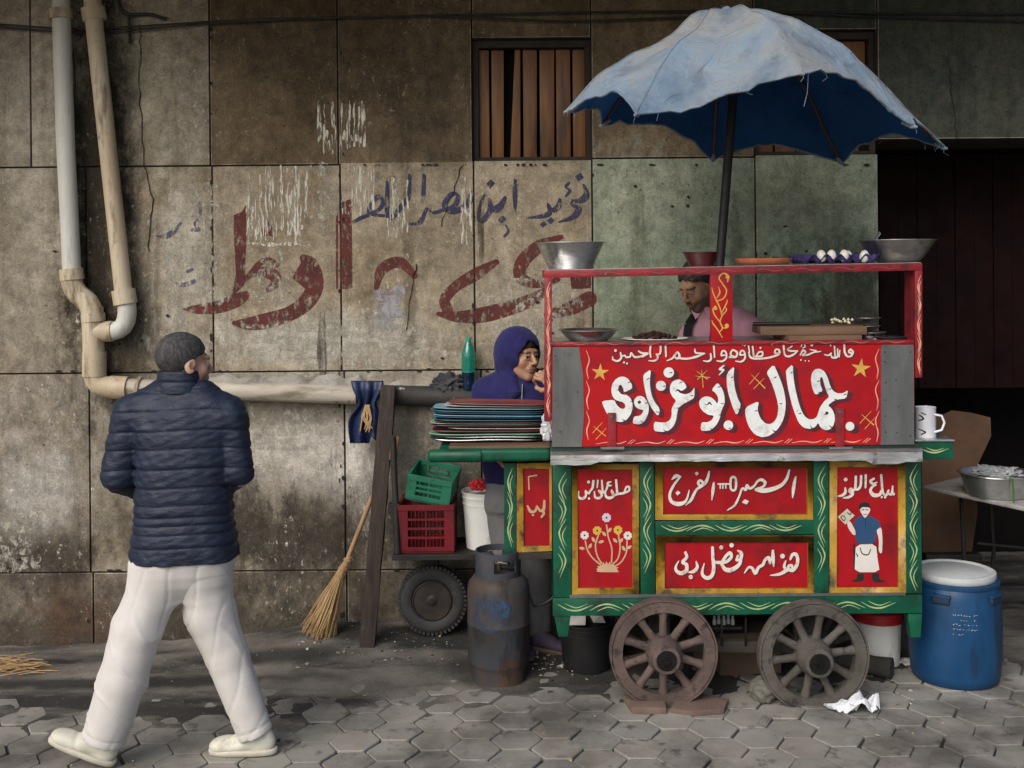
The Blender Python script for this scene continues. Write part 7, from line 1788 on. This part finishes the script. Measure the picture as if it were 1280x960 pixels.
# ---- the vendor bending over the cart
VY = 5.68
U = lambda x, y, dy=0.0: np.array(P(x, y, VY + dy), float)
m_shirt = M('pink cotton shirt', (.68, .36, .44), (.58, .29, .36), rough=.85, scale=5, bump=.25, bscale=120, bdist=.002)
m_apron = M('black apron cloth', (.014, .015, .02), (.009, .01, .013), rough=.85, scale=6, bump=.3)
ven = thing('person', 'dark haired bearded vendor in pink shirt and black apron bending over the cart', 'person', (U(905, 500)[0], VY, .12))
SK2 = (.44, .25, .16)
vm = xf(U(873, 357, -.10), (-.74, -.50, -.44))
bp = [cap(U(888, 385, -.04), U(900, 420), .06, .10), cap(U(900, 420), U(908, 560), .13, .12), cap(U(873, 425), U(850, 500, -.10), .045, .04), cap(U(850, 500, -.10), U(835, 500, -.25), .036, .028), cap(U(940, 425), U(950, 500, -.06), .045, .04), cap(U(950, 500, -.06), U(925, 495, -.25), .036, .028), cap(U(893, 590), U(890, 700), .09, .06), cap(U(890, 700), U(888, 815), .055, .04), cap(U(925, 590), U(930, 700), .09, .06), cap(U(930, 700), U(932, 815), .055, .04)]
V, Q = field(bp, .010, k=.03)
mesh_np('body', [head_chunk(vm, SK2, beard=.82, moustache=.9), (V, Q, np.tile(np.array(SK2), (len(V), 1)), 0), hand_chunk(xf(U(835, 500, -.25), (-.2, -.9, -.2)), 1, .8, SK2), hand_chunk(xf(U(925, 495, -.25), (-.3, -.9, -.2)), -1, .8, SK2)], m_skin, ven)
eyes(ven, vm, (0, .85, -.5)); hair_obj(ven, vm, m_hairb, front=.080, side=-.005, thick=.011, slope=.6, amp=.004, back=-.06)
def cloth(f, X, Y, Z): return f + .005 * wob(X * .7 + Z * .5, Y, Z * .5 - X * .4, 38, 22) + .003 * wob(X, Y, Z * .7, 80, 23) - .006 * ridge(Z * 15 + X * 20 + wob(X, Y, Z, 12, 24)) * np.clip(wob(X, Y, Z, 9, 25) + .3, 0, 1)
vt = [sections([(U(0, 600)[2], U(908, 0)[0], VY, .19, .13), (U(0, 500)[2], U(908, 0)[0], VY, .20, .14), (U(0, 440)[2], U(906, 0)[0], VY - .01, .205, .14), (U(0, 408)[2], U(905, 0)[0], VY - .02, .17, .12), (U(0, 392)[2], U(900, 0)[0], VY - .02, .09, .09)], yaw=-.25),
      uk(cap(U(893, 397, -.02), U(869, 419, -.06), .058, .070), .04), uk(cap(U(905, 394), U(938, 414, .03), .062, .070), .04), uk(cap(U(868, 424, -.06), U(850, 497, -.14), .070, .056), .03), uk(cap(U(940, 418, .02), U(952, 497, -.03), .070, .058), .03), uk(cap(U(850, 497, -.14), U(840, 500, -.22), .056, .046), .02), uk(cap(U(952, 497, -.03), U(930, 496, -.20), .058, .046), .02), uk(cap(U(880, 391, -.05), U(895, 391, 0), .062, .066), .02)]
V, Q = field(vt, .0065, k=.03, post=cloth); sh = mesh_np('shirt', [(V, Q, None, 0)], m_shirt, ven)
for s in (-1, 1):     # collar points
    mb = MB(); a = Vector(U(880, 390, -.115)); mb.add([a + Vector((-.01 * s, -.01, .035)), a + Vector((s * .055 - .01, -.004, .012)), a + Vector((s * .03 - .015, -.02, -.035))], [(0, 1, 2)])
    o = mb.build('collar', m_shirt, sh); sm = o.modifiers.new('s', 'SOLIDIFY'); sm.thickness = .006
mb = MB(); aa = [Vector(U(860, 438, -.165)), Vector(U(859, 420, -.15)), Vector(U(861, 406, -.13)), Vector(U(868, 395, -.10))]
for a, b_ in zip(aa, aa[1:]): mb.bar(a, b_, .010, .042, up=(0, 1, 0))
mb.build('apron_strap', m_apron, ven)
V, Q = field([sections([(U(0, 640)[2], U(906, 0)[0], VY, .21, .155), (U(0, 440)[2], U(905, 0)[0], VY - .012, .212, .152)], yaw=-.25), plane_cut((U(906, 0)[0], VY - .02, 1), (.25, 1, 0))], .009, post=cloth)
mesh_np('apron', [(V, Q, None, 0)], m_apron, ven)
m_jean = M('dark grey denim', (.05, .052, .058), (.03, .032, .036), rough=.85, scale=6, bump=.3, bscale=90)
V, Q = field([sections([(U(0, 640)[2], U(908, 0)[0], VY, .16, .12), (U(0, 590)[2], U(908, 0)[0], VY, .185, .125)]), uk(cap(U(893, 630), U(890, 815), .10, .075), .04), uk(cap(U(926, 630), U(931, 815), .10, .075), .04)], .009, post=folds)
mesh_np('trousers', [(V, Q, None, 0)], m_jean, ven)
for x in (888, 932):
    p = Vector(U(x, 815)); shoe(ven, Vector((p.x, VY + .06, .122)), (.05, -1, 0), (0, 0, 1), m_blk, m_blk, .27)
mb = MB(); q = U(908, 0)[0]
for i in range(4): mb.box((q - .35, VY - .22 + i * .12, .09), (q + .35, VY - .12 + i * .12, .115))
for i in range(3): mb.box((q - .34 + i * .3, VY - .21, .005), (q - .26 + i * .3, VY + .23, .089))
tag(mb.build('wooden_pallet', m_dwood, bevel=.003), 'low dark wooden pallet the vendor stands on behind the cart', 'pallet')

# ---- the hooded young man
HYD = 5.66
K = lambda x, y, dy=0.0: np.array(P(x, y, HYD + dy), float)
m_hood = M('indigo fleece', (.022, .021, .105), (.013, .013, .065), rough=.9, scale=5, bump=.35, bscale=150, bdist=.002, sheen=.08, spec=.2)
m_grey = M('grey jogging cloth', (.17, .17, .17), (.11, .11, .115), rough=.9, scale=6, bump=.3, bscale=90)
m_snk = M('purple sneaker', (.075, .05, .085), (.04, .03, .05), rough=.7, scale=9)
m_snks = M('brown sneaker sole', (.16, .11, .07), (.1, .07, .05), rough=.8, scale=9)
kid = thing('person', 'young man in an indigo hoodie with hood up eating behind the stacked trays', 'person', (K(645, 700)[0], HYD, gz(0, HYD)))
SK3 = (.40, .22, .14)
km = xf(K(650, 446, -.05), (.66, -.74, .02))
hw = Vector(K(697, 484, -.22)); tip = Vector(K(664, 455, -.19))
bp = [cap(K(648, 480), K(645, 520), .06, .10), cap(K(645, 520), K(642, 610), .12, .12), cap(K(605, 505), K(594, 558), .045, .04), cap(K(594, 558), K(622, 566, -.22), .036, .028), cap(K(675, 503), K(700, 545, -.06), .045, .04), cap(K(700, 545, -.06), hw, .036, .028), cap(K(630, 620), K(640, 710), .085, .055), cap(K(640, 710), K(640, 790), .05, .036), cap(K(655, 620), K(668, 710), .085, .055), cap(K(668, 710), K(672, 790, .04), .05, .036)]
V, Q = field(bp, .010, k=.03)
mesh_np('body', [head_chunk(km, SK3, hairc=(.02, .015, .012), moustache=.45, beard=.15), (V, Q, np.tile(np.array(SK3), (len(V), 1)), 0), hand_chunk(xf(hw, tip - hw, (.35, -.75, .45)), -1, 1.05, SK3, tcurl=.95), hand_chunk(xf(K(622, 566, -.22), (.8, -.5, 0)), 1, .7, SK3)], m_skin, kid)
eyes(kid, km, (.25, 1, .05)); hair_obj(kid, km, m_hairb, front=.05, side=-.03, thick=.006, back=-.05)
hp_ = [ell((0, -.020, .030), (.108, .125, .125)), uk(cap((0, -.07, -.06), (0, -.07, -.16), .080, .085), .05), uk(cap((-.062, -.01, -.10), (-.06, .02, -.165), .030, .034), .04), uk(cap((.062, -.01, -.10), (.06, .02, -.165), .030, .034), .04), sub(ell((0, .115, -.040), (.070, .115, .122)), .020), sub(ell((0, .0, .02), (.092, .103, .10)), .01)]
def hoodf(f, X, Y, Z): return f + .004 * wob(X, Y * .7 + Z * .4, Z, 42, 31) + .002 * wob(X, Y, Z, 100, 32) + .004 * np.exp(-(X / .004) ** 2) * (Y < .06) - .005 * ridge(Y * 22 + Z * 26 + 1.5 * wob(X, Y, Z, 18, 33), 5) * np.clip(.03 - Z, 0, .06) / .06
V, Q = field(hp_, .0045, k=.02, post=hoodf); Vh, Qh = app(V, km), Q
ht_ = [sections([(K(0, 606)[2], K(642, 0)[0], HYD, .165, .125), (K(0, 570)[2], K(643, 0)[0], HYD, .178, .135), (K(0, 520)[2], K(644, 0)[0], HYD, .185, .13), (K(0, 486)[2], K(645, 0)[0], HYD, .165, .115), (K(0, 470)[2], K(646, 0)[0], HYD, .10, .09)]),
       uk(cap(K(632, 474), K(610, 490), .062, .074), .05), uk(cap(K(658, 474, -.01), K(680, 489, -.02), .062, .074), .05), uk(cap(K(609, 491), K(596, 556), .076, .06), .03), uk(cap(K(596, 556), K(618, 566, -.20), .06, .045), .02), uk(cap(K(680, 492, -.02), K(702, 545, -.08), .074, .062), .03), uk(cap(K(700, 545, -.08), hw + (tip - hw) * -.25, .058, .044), .02)]
V, Q = field(ht_, .0065, k=.03, post=cloth)
mesh_np('hoodie', [(V, Q, None, 0), (Vh, Qh, None, 0)], m_hood, kid)
mb = MB(); mb.tube([Vector(K(653, 480, -.12)), Vector(K(652, 505, -.142)), Vector(K(650, 530, -.148))], .0035, 6); mb.build('zip', M('grey zip', (.25, .25, .26), rough=.4, metal=.6), kid, smooth=50)
V, Q = field([sections([(K(0, 640)[2], K(642, 0)[0], HYD, .15, .115), (K(0, 598)[2], K(642, 0)[0], HYD, .165, .12)]), uk(cap(K(630, 630), K(640, 715), .095, .082), .04), uk(cap(K(640, 715), K(642, 790), .082, .07), .04), uk(cap(K(656, 630), K(670, 715, .02), .095, .082), .04), uk(cap(K(670, 715, .02), K(673, 785, .04), .082, .066), .04)], .008, post=folds)
mesh_np('trousers', [(V, Q, None, 0)], m_grey, kid)
p = K(660, 806, .06); shoe(kid, Vector((p[0], HYD + .03, gz(p[0], HYD) + .003)), (.9, -.45, 0), (0, 0, 1), m_snk, m_snks, .26)
p = K(632, 806, .0); shoe(kid, Vector((p[0], HYD + .06, gz(p[0], HYD) + .003)), (.5, -.85, 0), (0, 0, 1), m_snk, m_snks, .26)
